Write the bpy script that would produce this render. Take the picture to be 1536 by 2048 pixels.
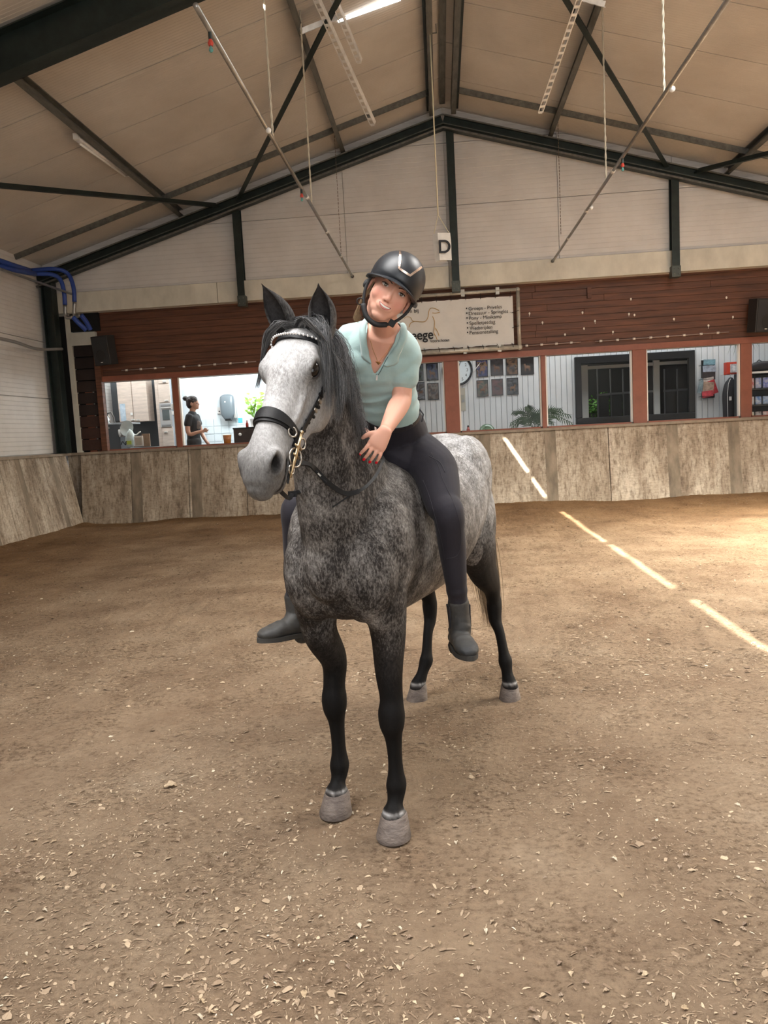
import bpy, bmesh, math, random
import numpy as np
from mathutils import Vector, Matrix, noise as mnoise
for o in list(bpy.data.objects): bpy.data.objects.remove(o)
SC = bpy.context.scene
COL = SC.collection
# ---------------------------------------------------------------- camera
FPX, CX, CY, HC = 1512.0, 768.0, 1024.0, 1.55
_d = Vector((113, 163, -FPX)).normalized()
_n = Vector((777, -14626, -FPX)).normalized()
_u = -_n; _u = (_u - _d * _u.dot(_d)).normalized()
_r = _d.cross(_u)
CM = Matrix((_r, _d, _u))                      # camera space -> world
cam_data = bpy.data.cameras.new('camera')
cam = bpy.data.objects.new('camera', cam_data)
COL.objects.link(cam)
cam.matrix_world = Matrix.Translation((0, 0, HC)) @ CM.to_4x4()
cam_data.sensor_fit = 'HORIZONTAL'; cam_data.sensor_width = 36.0
cam_data.lens = FPX / 1536.0 * 36.0
cam_data.clip_start = 0.05; cam_data.clip_end = 200
SC.camera = cam
def at(px, py, Y):
    w = CM @ Vector((px - CX, CY - py, -FPX))
    return Vector((0, 0, HC)) + w * (Y / w.y)
def px2m(n, Y): return n * Y / FPX
# ---------------------------------------------------------------- light
SC.view_settings.view_transform = 'Standard'
SC.view_settings.look = 'None'
SC.view_settings.exposure = EXPO = 0.78
SC.view_settings.gamma = 1.0
SC.view_settings.use_curve_mapping = False
W = bpy.data.worlds.new('world'); SC.world = W; W.use_nodes = True
bg = W.node_tree.nodes['Background']
bg.inputs['Color'].default_value = (0.80, 0.88, 1.0, 1); bg.inputs['Strength'].default_value = 1.0
def lamp(name, kind, loc, energy, color=(1, 1, 1), size=(1, 1), direction=(0, 0, -1), **kw):
    l = bpy.data.lights.new(name, kind); l.energy = energy; l.color = color
    if kind == 'AREA': l.shape = 'RECTANGLE'; l.size, l.size_y = size
    for k, v in kw.items(): setattr(l, k, v)
    o = bpy.data.objects.new(name, l); COL.objects.link(o); o.location = loc
    o.rotation_euler = Vector(direction).to_track_quat('-Z', 'Y').to_euler()
    return o
SUN_DIR = Vector((0.62, 1.32, -1.0)).normalized()
lamp('sun', 'SUN', (-10, -10, 20), 26, (1.0, 0.93, 0.80), direction=SUN_DIR, angle=math.radians(0.35))
# fill lamps added out of view, standing in for roof lights and open doors
lamp('roof_fill_left', 'AREA', (-1.2, 1.2, 6.3), 265, (1.0, 0.985, 0.97), (3.5, 5.0), (0.30, 0.12, -1), spread=math.radians(120))
lamp('roof_fill_right', 'AREA', (3.9, 5.6, 5.9), 300, (1.0, 0.97, 0.92), (3.0, 3.0), (0.1, 0.1, -1))
lamp('front_fill', 'AREA', (2.2, -4.5, 2.4), 165, (0.94, 0.97, 1.0), (6.0, 4.0), (0.22, 1, 0.10))
lamp('side_fill', 'AREA', (8.1, 9.0, 2.6), 1000, (1.0, 0.90, 0.74), (5.0, 2.4), (-1, 0.15, -1.3), spread=math.radians(115))
lamp('lounge_light', 'AREA', (3.8, 16.8, 4.2), 60, (0.92, 0.97, 1.0), (7, 1.5), (0, 0.15, -1))
lamp('kitchen_light', 'AREA', (-5.4, 16.8, 4.25), 130, (0.93, 0.98, 1.0), (5.5, 1.6), (0, 0.3, -1))
# ---------------------------------------------------------------- helpers
def link_mesh(name, verts, faces, mat=None, smooth=False):
    me = bpy.data.meshes.new(name); me.from_pydata([tuple(v) for v in verts], [], faces); me.update()
    if mat: me.materials.append(mat)
    if smooth: me.polygons.foreach_set('use_smooth', [True] * len(me.polygons))
    o = bpy.data.objects.new(name, me); COL.objects.link(o); return o
def tag(o, label=None, cat=None, group=None, kind=None):
    if label: o['label'] = label
    if cat: o['category'] = cat
    if group: o['group'] = group
    if kind: o['kind'] = kind
    return o
def thing(name, label, cat, loc=(0, 0, 0), group=None):
    o = bpy.data.objects.new(name, None); COL.objects.link(o); o.location = loc
    o.empty_display_size = 0.05
    return tag(o, label, cat, group)
def wloc(o):
    v = Vector(o.location)
    if o.parent: v = Vector(o.location) + o.matrix_parent_inverse.translation + wloc(o.parent)
    return v
def adopt(o, parent):
    if parent is not None:
        o.parent = parent; o.matrix_parent_inverse = Matrix.Translation(-wloc(parent))
    return o
def copy_tree(o, parent=None, dloc=None):
    c = o.copy(); COL.objects.link(c)
    if parent is not None: c.parent = parent
    if dloc is not None: c.location = Vector(o.location) + Vector(dloc)
    for ch in list(o.children): copy_tree(ch, c)
    return c
def relabel(o, label, group=None):
    o['label'] = label
    if group: o['group'] = group
    return o
def frame_of(t, hint):
    t = t.normalized(); h = Vector(hint)
    s = (h - t * h.dot(t))
    if s.length < 1e-5: s = t.orthogonal()
    s.normalize(); return s, t.cross(s).normalized()
def crom(P, n):
    """Catmull-Rom through rows of P (numpy array), n samples per span"""
    P = np.asarray(P, float); out = []
    Q = np.vstack([2 * P[0] - P[1], P, 2 * P[-1] - P[-2]])
    for i in range(1, len(Q) - 2):
        for k in range(n):
            t = k / n
            out.append(0.5 * ((2 * Q[i]) + (-Q[i-1] + Q[i+1]) * t + (2*Q[i-1] - 5*Q[i] + 4*Q[i+1] - Q[i+2]) * t*t + (-Q[i-1] + 3*Q[i] - 3*Q[i+1] + Q[i+2]) * t**3))
    out.append(P[-1]); return np.array(out)
class MB:
    def __init__(s): s.v = []; s.f = []
    def add(s, v, f):
        b = len(s.v); s.v += [Vector(x) for x in v]; s.f += [[i + b for i in q] for q in f]; return s
    def box(s, c, size, R=None, taper=1.0):
        hx, hy, hz = [k / 2 for k in size]; c = Vector(c); v = []
        for dz in (-1, 1):
            k = taper if dz > 0 else 1
            for dx, dy in ((-1, -1), (1, -1), (1, 1), (-1, 1)):
                p = Vector((dx * hx * k, dy * hy * k, dz * hz)); v.append(c + (R @ p if R else p))
        return s.add(v, [(3, 2, 1, 0), (4, 5, 6, 7), (0, 1, 5, 4), (1, 2, 6, 5), (2, 3, 7, 6), (3, 0, 4, 7)])
    def bar(s, a, b, w, h, up=(0, 0, 1)):
        a = Vector(a); b = Vector(b); t = b - a; x, y = frame_of(t, up)
        v = []
        for p in (a, b):
            for dx, dy in ((-1, -1), (1, -1), (1, 1), (-1, 1)): v.append(p + x * dx * h / 2 + y * dy * w / 2)
        return s.add(v, [(3, 2, 1, 0), (4, 5, 6, 7), (0, 1, 5, 4), (1, 2, 6, 5), (2, 3, 7, 6), (3, 0, 4, 7)])
    def ibeam(s, a, b, w, h, t=0.012, up=(0, 0, 1), tf=0.016):
        a = Vector(a); b = Vector(b); x, y = frame_of(b - a, up)
        s.bar(a, b, t, h, up)
        for sg in (-1, 1):
            o = x * sg * (h / 2 - tf / 2); s.bar(a + o, b + o, w, tf, up)
        return s
    def cprofile(s, a, b, w, h, t=0.006, up=(0, 0, 1), flip=1):
        a = Vector(a); b = Vector(b); x, y = frame_of(b - a, up)
        o = y * flip * w / 2
        s.bar(a - o, b - o, t, h, up)
        for sg in (-1, 1):
            o2 = x * sg * (h / 2 - t / 2); s.bar(a + o2, b + o2, w, t, up)
            o3 = x * sg * (h / 2 - .012) + o; s.bar(a + o3, b + o3, t, .024, up)
        return s
    def tube(s, pts, r, n=8, cap=True, hint=(0.3, 0.2, 1), flat=1.0):
        pts = [Vector(p) for p in pts]; rr = r if hasattr(r, '__len__') else [r] * len(pts)
        b = len(s.v); x = None
        for i, p in enumerate(pts):
            t = (pts[min(i + 1, len(pts) - 1)] - pts[max(i - 1, 0)])
            if t.length < 1e-9: t = Vector((0, 0, 1))
            x, y = frame_of(t, hint if (x is None or flat != 1.0) else x)
            for k in range(n):
                a = 2 * math.pi * k / n; s.v.append(p + (x * math.cos(a) * flat + y * math.sin(a)) * rr[i])
        m = len(pts)
        for i in range(m - 1):
            for k in range(n):
                k2 = (k + 1) % n; s.f.append([b + i*n + k, b + i*n + k2, b + (i+1)*n + k2, b + (i+1)*n + k])
        if cap: s.f.append([b + k for k in range(n)][::-1]); s.f.append([b + (m-1)*n + k for k in range(n)])
        return s
    def ribbon(s, pts, hints, w, t):
        """flat strap: pts, outward normals, width, thickness"""
        b = len(s.v); m = len(pts); ww = w if hasattr(w, '__len__') else [w] * m
        for i in range(m):
            p = Vector(pts[i]); tg = Vector(pts[min(i+1, m-1)]) - Vector(pts[max(i-1, 0)])
            nrm, side = frame_of(tg, hints[i])
            for a, c in ((-1, 0), (1, 0), (1, 1), (-1, 1)): s.v.append(p + side * a * ww[i] / 2 + nrm * c * t)
        for i in range(m - 1):
            for k in range(4):
                k2 = (k + 1) % 4; s.f.append([b + i*4 + k, b + i*4 + k2, b + (i+1)*4 + k2, b + (i+1)*4 + k])
        s.f.append([b + 3, b + 2, b + 1, b]); e = b + (m-1)*4; s.f.append([e, e+1, e+2, e+3]); return s
    def lathe(s, prof, c, n=20, axis=(0, 0, 1), hint=(1, 0, 0), sc=(1, 1)):
        c = Vector(c); ax = Vector(axis).normalized(); x, y = frame_of(ax, hint); b = len(s.v)
        for r, z in prof:
            for k in range(n):
                a = 2 * math.pi * k / n; s.v.append(c + ax * z + x * (math.cos(a) * r * sc[0]) + y * (math.sin(a) * r * sc[1]))
        for i in range(len(prof) - 1):
            for k in range(n):
                k2 = (k + 1) % n; s.f.append([b + i*n + k, b + i*n + k2, b + (i+1)*n + k2, b + (i+1)*n + k])
        s.f.append([b + k for k in range(n)][::-1]); s.f.append([b + (len(prof)-1)*n + k for k in range(n)])
        return s
    def ell(s, c, r, R=None, n=16, m=10):
        c = Vector(c); b = len(s.v); r = r if hasattr(r, '__len__') else (r, r, r)
        for i in range(m + 1):
            th = math.pi * i / m
            for k in range(n):
                a = 2 * math.pi * k / n
                p = Vector((r[0]*math.sin(th)*math.cos(a), r[1]*math.sin(th)*math.sin(a), r[2]*math.cos(th)))
                s.v.append(c + (R @ p if R else p))
        for i in range(m):
            for k in range(n):
                k2 = (k + 1) % n; s.f.append([b + i*n + k, b + (i+1)*n + k, b + (i+1)*n + k2, b + i*n + k2])
        return s
    def loft(s, nodes, hint=(1, 0, 0), n=24, sub=5, power=2.0, grow=0.0):
        """nodes: (point, half width along hint, half depth across[, dorsal offset narrowing]) ; rounded caps"""
        A = np.array([[*nd[0], nd[1], nd[2]] for nd in nodes]); A = crom(A, sub); b = len(s.v)
        pts = [Vector(a[:3]) for a in A]; m = len(pts)
        A[:, 3:] = np.maximum(A[:, 3:], 0.003) + grow
        rings = []
        def ring(p, x, y, rw, rd):
            i0 = len(s.v)
            for k in range(n):
                a = 2 * math.pi * k / n; c, q = math.cos(a), math.sin(a)
                e = 2.0 / power
                s.v.append(p + x * (math.copysign(abs(c) ** e, c) * rw) + y * (math.copysign(abs(q) ** e, q) * rd))
            rings.append(i0)
        t0 = (pts[0] - pts[1]).normalized(); x, y = frame_of(-t0, hint)
        rm = min(A[0][3], A[0][4])
        for k in (.12, .5, .85): ring(pts[0] + t0 * rm * math.sqrt(max(0, 1 - k * k)) * .8, x, y, A[0][3] * k, A[0][4] * k)
        for i, p in enumerate(pts):
            t = pts[min(i + 1, m - 1)] - pts[max(i - 1, 0)]
            x, y = frame_of(t, hint); ring(p, x, y, A[i][3], A[i][4])
        t0 = (pts[-1] - pts[-2]).normalized(); rm = min(A[-1][3], A[-1][4])
        for k in (.85, .5, .12): ring(pts[-1] + t0 * rm * math.sqrt(max(0, 1 - k * k)) * .8, x, y, A[-1][3] * k, A[-1][4] * k)
        for i in range(len(rings) - 1):
            for k in range(n):
                k2 = (k + 1) % n; s.f.append([rings[i] + k, rings[i] + k2, rings[i+1] + k2, rings[i+1] + k])
        s.f.append([rings[0] + k for k in range(n)][::-1]); s.f.append([rings[-1] + k for k in range(n)])
        return s
    def disp(s, fn): s.v = [fn(v) for v in s.v]; return s
    def build(s, name, mat=None, parent=None, smooth=False, origin=None, bevel=0, auto=False, **tags):
        if parent is None and origin is None and s.v:
            xs = [v.x for v in s.v]; ys = [v.y for v in s.v]; zs = [v.z for v in s.v]
            origin = Vector(((min(xs) + max(xs)) / 2, (min(ys) + max(ys)) / 2, min(zs)))
        org = Vector(origin) if origin is not None else Vector((0, 0, 0))
        o = link_mesh(name, [v - org for v in s.v], s.f, mat, smooth); o.location = org
        if bevel:
            md = o.modifiers.new('b', 'BEVEL'); md.width = bevel; md.segments = 2; md.limit_method = 'ANGLE'
        if auto: 
            for p in o.data.polygons: p.use_smooth = True
            o.data.set_sharp_from_angle(angle=math.radians(35))
        adopt(o, parent); tag(o, **tags); return o
def remesh(mb, voxel, smooth_it=8, fac=0.5):
    """union of closed lofts -> one continuous numpy (verts, faces)"""
    me = bpy.data.meshes.new('tmp'); me.from_pydata([tuple(v) for v in mb.v], [], mb.f)
    o = bpy.data.objects.new('tmp', me); COL.objects.link(o)
    m = o.modifiers.new('r', 'REMESH'); m.mode = 'VOXEL'; m.voxel_size = voxel; m.adaptivity = 0
    if smooth_it:
        m2 = o.modifiers.new('s', 'SMOOTH'); m2.factor = fac; m2.iterations = smooth_it
    dg = bpy.context.evaluated_depsgraph_get(); ev = o.evaluated_get(dg); r = bpy.data.meshes.new_from_object(ev)
    n = len(r.vertices); v = np.empty(n * 3); r.vertices.foreach_get('co', v); v = v.reshape(-1, 3)
    nm = np.empty(n * 3); r.vertices.foreach_get('normal', nm); nm = nm.reshape(-1, 3)
    bpy.data.objects.remove(o); bpy.data.meshes.remove(me)
    return r, v, nm
def mesh_obj(name, me, mat, parent=None, origin=None, **tags):
    me.materials.clear(); me.materials.append(mat)
    me.polygons.foreach_set('use_smooth', [True] * len(me.polygons))
    o = bpy.data.objects.new(name, me); COL.objects.link(o)
    if origin is not None: me.transform(Matrix.Translation(-Vector(origin))); o.location = origin
    adopt(o, parent); tag(o, **tags); return o
def set_col(me, cols, name='tone'):
    a = me.color_attributes.new(name, 'FLOAT_COLOR', 'POINT')
    c = np.ones((len(me.vertices), 4)); c[:, :cols.shape[1]] = cols
    a.data.foreach_set('color', c.ravel())
def G(P, c, r):
    """gaussian weight of points P around c with radius (scalar or 3)"""
    d = (P - np.asarray(c)) / np.asarray(r); return np.exp(-(d * d).sum(1))
def sstep(a, b, x):
    t = np.clip((x - a) / (b - a), 0, 1); return t * t * (3 - 2 * t)
def text_obj(name, body, size, loc, R, mat, parent=None, extrude=0.0008, spacing=1.0, bold=0.0, align='LEFT'):
    c = bpy.data.curves.new('t', 'FONT'); c.body = body; c.size = size; c.extrude = extrude; c.space_character = spacing
    c.align_x = align; c.offset = bold
    o = bpy.data.objects.new('t', c); COL.objects.link(o)
    dg = bpy.context.evaluated_depsgraph_get(); me = bpy.data.meshes.new_from_object(o.evaluated_get(dg))
    bpy.data.objects.remove(o)
    me.transform(Matrix.Translation(loc) @ R.to_4x4())
    me.materials.clear(); me.materials.append(mat)
    t = bpy.data.objects.new(name, me); COL.objects.link(t); adopt(t, parent); return t
# ---------------------------------------------------------------- materials
_M = {}
def mat(name, col=(.5, .5, .5), rough=0.6, metal=0.0, var=0.0, vscale=6.0, stretch=(1, 1, 1), col2=None, bump=0.0, bscale=40.0, spec=0.5, emit=None, estr=0, alpha=None, sheen=0, trans=0, coat=0):
    if name in _M: return _M[name]
    m = bpy.data.materials.new(name); m.use_nodes = True; nt = m.node_tree; N = nt.nodes; L = nt.links
    b = N['Principled BSDF']
    b.inputs['Base Color'].default_value = (*col, 1); b.inputs['Roughness'].default_value = rough
    b.inputs['Metallic'].default_value = metal; b.inputs['Specular IOR Level'].default_value = spec
    if sheen: b.inputs['Sheen Weight'].default_value = sheen
    if coat: b.inputs['Coat Weight'].default_value = coat
    if trans: b.inputs['Transmission Weight'].default_value = trans
    if emit: b.inputs['Emission Color'].default_value = (*emit, 1); b.inputs['Emission Strength'].default_value = estr
    if var or bump:
        tc = N.new('ShaderNodeTexCoord'); mp = N.new('ShaderNodeMapping'); L.new(tc.outputs['Object'], mp.inputs[0])
        mp.inputs['Scale'].default_value = stretch
    if var:
        n = N.new('ShaderNodeTexNoise'); n.inputs['Scale'].default_value = vscale; n.inputs['Detail'].default_value = 6; n.inputs['Roughness'].default_value = .65
        L.new(mp.outputs[0], n.inputs['Vector'])
        cr = N.new('ShaderNodeValToRGB'); cr.color_ramp.elements[0].position = .3; cr.color_ramp.elements[1].position = .7
        c2 = col2 or tuple(k * (1 - var) for k in col)
        cr.color_ramp.elements[0].color = (*c2, 1); cr.color_ramp.elements[1].color = (*(col if col2 else tuple(min(1, k * (1 + var * .5)) for k in col)), 1)
        L.new(n.outputs['Fac'], cr.inputs[0]); L.new(cr.outputs[0], b.inputs['Base Color'])
    if bump:
        n2 = N.new('ShaderNodeTexNoise'); n2.inputs['Scale'].default_value = bscale; n2.inputs['Detail'].default_value = 4
        L.new(mp.outputs[0], n2.inputs['Vector']); bp = N.new('ShaderNodeBump'); bp.inputs['Strength'].default_value = bump; bp.inputs['Distance'].default_value = .01
        L.new(n2.outputs['Fac'], bp.inputs['Height']); L.new(bp.outputs[0], b.inputs['Normal'])
    _M[name] = m; return m
def nodes(name):
    m = bpy.data.materials.new(name); m.use_nodes = True; nt = m.node_tree
    return m, nt.nodes, nt.links, nt.nodes['Principled BSDF']
def ramp(N, stops):
    cr = N.new('ShaderNodeValToRGB'); e = cr.color_ramp.elements
    while len(e) < len(stops): e.new(0.5)
    for i, (p, c) in enumerate(stops): e[i].position = p; e[i].color = (*c, 1)
    return cr
def mix(N, L, kind, fac, a, b):
    m = N.new('ShaderNodeMix'); m.data_type = 'RGBA'; m.blend_type = kind
    for s, v in ((m.inputs[0], fac), (m.inputs[6], a), (m.inputs[7], b)):
        if hasattr(v, 'default_value') or hasattr(v, 'is_linked'): L.new(v, s)
        elif isinstance(v, tuple): s.default_value = (*v, 1)
        else: s.default_value = v
    return m.outputs[2]
def atx(px, py, x):
    w = CM @ Vector((px - CX, CY - py, -FPX)); return Vector((0, 0, HC)) + w * (x / w.x)
def atz(px, py, z=0.0):
    w = CM @ Vector((px - CX, CY - py, -FPX)); return Vector((0, 0, HC)) + w * ((z - HC) / w.z)
def glass_mat(name="window_glass", refl=.004, tint=(1, 1, 1), rough=.01):
    if name in _M: return _M[name]
    m = bpy.data.materials.new(name); m.use_nodes = True; nt = m.node_tree; nt.nodes.clear()
    o = nt.nodes.new('ShaderNodeOutputMaterial'); t = nt.nodes.new('ShaderNodeBsdfTransparent'); g = nt.nodes.new('ShaderNodeBsdfGlossy'); x = nt.nodes.new('ShaderNodeMixShader')
    t.inputs[0].default_value = (*tint, 1); g.inputs['Roughness'].default_value = rough; x.inputs[0].default_value = refl
    nt.links.new(t.outputs[0], x.inputs[1]); nt.links.new(g.outputs[0], x.inputs[2]); nt.links.new(x.outputs[0], o.inputs[0]); _M[name] = m; return m
def vnoise(x, y, seed, scale):
    r = np.random.RandomState(seed); T = r.rand(256, 256); x = np.asarray(x) * scale + 1000; y = np.asarray(y) * scale + 1000
    i = np.floor(x).astype(int); j = np.floor(y).astype(int); fx = x - i; fy = y - j; fx = fx*fx*(3-2*fx); fy = fy*fy*(3-2*fy)
    g = lambda a, b: T[a % 256, b % 256]
    return (g(i, j)*(1-fx) + g(i+1, j)*fx)*(1-fy) + (g(i, j+1)*(1-fx) + g(i+1, j+1)*fx)*fy
# ================================================================ THE HALL
XR, ZR, SL = 0.30, 7.60, 0.29
def roofz(x): return ZR - SL * abs(x - XR)
XL, XRt = -7.80, 8.40
# ---- sand floor
def fh(x, y):
    h = (vnoise(x, y, 1, .45) - .5) * .05 + (vnoise(x, y, 2, 1.9) - .5) * .028 + (vnoise(x, y, 3, 6) - .5) * .014 + (vnoise(x, y, 4, 17) - .5) * .012 + (vnoise(x, y, 5, 45) - .5) * .008
    flat = np.exp(-(((x - .0) / 1.6) ** 2 + ((y - 3.5) / 1.8) ** 2))
    h = h * (1 - .35 * flat)
    return h + .10 * sstep(13.6, 15.2, y) * (vnoise(x, y, 8, .6)) + .06 * (1 - sstep(-7.6, -6.9, x)) - .01
ys = [-1.6]
while ys[-1] < 15.6: ys.append(ys[-1] + max(.02, .0085 * max(.8, abs(ys[-1]))))
ys = np.array(ys); xs = np.concatenate([np.arange(-8.2, -3.2, .05), np.arange(-3.2, 3.6, .016), np.arange(3.6, 8.8, .05)])
X, Y = np.meshgrid(xs, ys); Z = fh(X, Y); nx, ny = len(xs), len(ys)
I = np.arange(nx * ny).reshape(ny, nx)
F = np.stack([I[:-1, :-1], I[:-1, 1:], I[1:, 1:], I[1:, :-1]], -1).reshape(-1, 4)
M_sand, N, L, b = nodes('sand_footing')
tc = N.new('ShaderNodeTexCoord')
def tn(scale, det=6, ro=.6, st=(1, 1, 1)):
    mp = N.new('ShaderNodeMapping'); mp.inputs['Scale'].default_value = st; L.new(tc.outputs['Object'], mp.inputs[0])
    n = N.new('ShaderNodeTexNoise'); n.inputs['Scale'].default_value = scale; n.inputs['Detail'].default_value = det; n.inputs['Roughness'].default_value = ro; L.new(mp.outputs[0], n.inputs['Vector']); return n.outputs['Fac']
r1 = ramp(N, [(.3, (.27, .180, .115)), (.55, (.42, .305, .205)), (.75, (.52, .40, .285))]); L.new(tn(1.1, 8, .65), r1.inputs[0])
r2 = ramp(N, [(.38, (.36, .32, .28)), (.50, (.90, .90, .90)), (.68, (1.22, 1.20, 1.16))]); L.new(tn(30, 10, .78, (1, 1.3, 1)), r2.inputs[0])
mk = ramp(N, [(.38, (.25, .25, .25)), (.60, (1, 1, 1))]); L.new(tn(2.6, 5, .6), mk.inputs[0])
c = mix(N, L, 'MULTIPLY', mk.outputs[0], r1.outputs[0], r2.outputs[0])
# darker, redder tone towards the far and left walls
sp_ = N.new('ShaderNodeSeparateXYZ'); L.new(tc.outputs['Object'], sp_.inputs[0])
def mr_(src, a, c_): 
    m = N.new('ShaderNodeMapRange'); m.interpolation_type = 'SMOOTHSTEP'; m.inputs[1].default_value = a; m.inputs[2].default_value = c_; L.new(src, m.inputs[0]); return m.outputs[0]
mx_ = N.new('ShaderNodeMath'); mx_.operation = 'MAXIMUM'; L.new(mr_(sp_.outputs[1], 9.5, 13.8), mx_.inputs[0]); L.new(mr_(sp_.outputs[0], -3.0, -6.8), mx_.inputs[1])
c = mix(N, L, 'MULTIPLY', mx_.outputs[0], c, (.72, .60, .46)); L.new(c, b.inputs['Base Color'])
b.inputs['Roughness'].default_value = .92; b.inputs['Specular IOR Level'].default_value = .15
bp = N.new('ShaderNodeBump'); bp.inputs['Strength'].default_value = 1.0; bp.inputs['Distance'].default_value = .03; L.new(tn(55, 8, .75), bp.inputs['Height']); L.new(bp.outputs[0], b.inputs['Normal'])
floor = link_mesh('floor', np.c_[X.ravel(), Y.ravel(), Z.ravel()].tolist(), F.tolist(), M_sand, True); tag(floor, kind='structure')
# rear half of the arena, behind the viewer
# ---- shredded wood and leaves in the footing
M_chip, N, L, b = nodes('wood_shreds')
a_ = N.new('ShaderNodeAttribute'); a_.attribute_name = 'tone'; L.new(a_.outputs['Color'], b.inputs['Base Color']); b.inputs['Roughness'].default_value = .85
rg = np.random.RandomState(11)
def chips(n, smin, smax, ymin, ymax, power, name, elong=2.2, seed=0):
    r = np.random.RandomState(seed); y = ymin + (ymax - ymin) * r.rand(n) ** power; x = (r.rand(n) - .5) * 2 * (.62 * (y + 1.0) + .5) + .075 * y
    ok = (x > -7.2) & (x < 8.2) & (y < 14.4); dens = vnoise(x, y, 21, 3.0) * .6 + vnoise(x, y, 22, .9) * .4; ok &= dens > r.rand(n) * .62 + .12
    x, y = x[ok], y[ok]; n = len(x)
    L_ = smin + (smax - smin) * r.rand(n) ** 2.2; Wd = L_ / (1.1 + elong * r.rand(n)); a = r.rand(n) * 6.283
    up = .1 + .45 * r.rand(n); ca, sa = np.cos(a), np.sin(a); z = fh(x, y)
    V = np.zeros((n, 8, 3)); tilt = r.randn(n) * .22
    for k, (u, v, w) in enumerate([(-.5, -.32, 0), (-.48, .30, .02), (-.12, -.5, .5), (-.1, .5, .55), (.22, -.45, .55), (.2, .42, .45), (.5, -.12, -.05), (.47, .2, 0)]):
        u2 = u + r.randn(n) * .06; v2 = v + r.randn(n) * .10; w2 = w + r.randn(n) * .12
        V[:, k, 0] = x + ca * u2 * L_ - sa * v2 * Wd; V[:, k, 1] = y + sa * u2 * L_ + ca * v2 * Wd; V[:, k, 2] = z + .0015 + np.maximum(0, w2) * L_ * up * .5 + v2 * Wd * tilt
    fb = np.array([(0, 2, 3, 1), (2, 4, 5, 3), (4, 6, 7, 5)]); F = (fb[None] + 8 * np.arange(n)[:, None, None]).reshape(-1, 4)
    o = link_mesh(name, V.reshape(-1, 3).tolist(), F.tolist(), M_chip); t = r.rand(n) ** 2.4
    base = np.array([.165, .110, .068])[None] * (1 - t[:, None]) + np.array([.42, .32, .215])[None] * t[:, None]
    lt = r.rand(n) < .015; base[lt] = [.55, .47, .35]
    set_col(o.data, np.repeat(base, 8, 0)); adopt(o, floor); tag(o, kind='stuff'); return o
chips(150000, .004, .016, .9, 6.5, 1.15, 'wood_shreds', 4.5, seed=3)
chips(30000, .010, .034, .9, 6.0, 1.3, 'wood_shreds', 9.0, seed=7)
chips(36000, .010, .040, 4.5, 14.4, 1.1, 'wood_shreds', 4, seed=4)
rr = random.Random(8); leaf_me = []
for k in range(6):
    mb = MB(); n = 9; ln = 1.0
    for i in range(n):
        t = i / (n - 1); w = .42 * math.sin(math.pi * (.08 + .84 * t)) * rr.uniform(.75, 1.25); zc = .22 * math.sin(math.pi * t) * rr.uniform(.6, 1.2) + .05 * rr.random()
        for sx in (-1, 0, 1): mb.v.append(Vector((t - .5, sx * w + rr.uniform(-.03, .03), zc + abs(sx) * rr.uniform(.0, .14))))
    for i in range(n - 1):
        for j in (0, 1): mb.f.append([i*3 + j, i*3 + j + 1, i*3 + j + 4, i*3 + j + 3])
    col_ = [(.38, .29, .19), (.30, .22, .145), (.48, .41, .31), (.21, .145, .10), (.35, .26, .16), (.27, .20, .14)][k]
    me_ = bpy.data.meshes.new('leaf'); me_.from_pydata([tuple(v) for v in mb.v], [], mb.f); me_.materials.append(mat('dry_leaf_%d' % k, col_, .85, var=.3, vscale=4)); leaf_me.append(me_)
for i in range(300):
    px, py = rr.uniform(-10, 1550), 1180 + 880 * rr.random() ** .9
    if i == 0: px, py = 340, 1570
    p = atz(px, py); o = bpy.data.objects.new('dry_leaf', leaf_me[i % 6]); COL.objects.link(o)
    s = rr.uniform(.012, .022) if i else .05
    z = float(fh(np.array([p.x]), np.array([p.y]))[0]); o.scale = (s * 1.25, s * rr.uniform(.45, 1.0), s * 1.6); o.rotation_euler = (rr.gauss(0, .15), rr.gauss(0, .15), rr.uniform(0, 6.3))
    adopt(o, floor); o.location = (p.x, p.y, z + .001)
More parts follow.
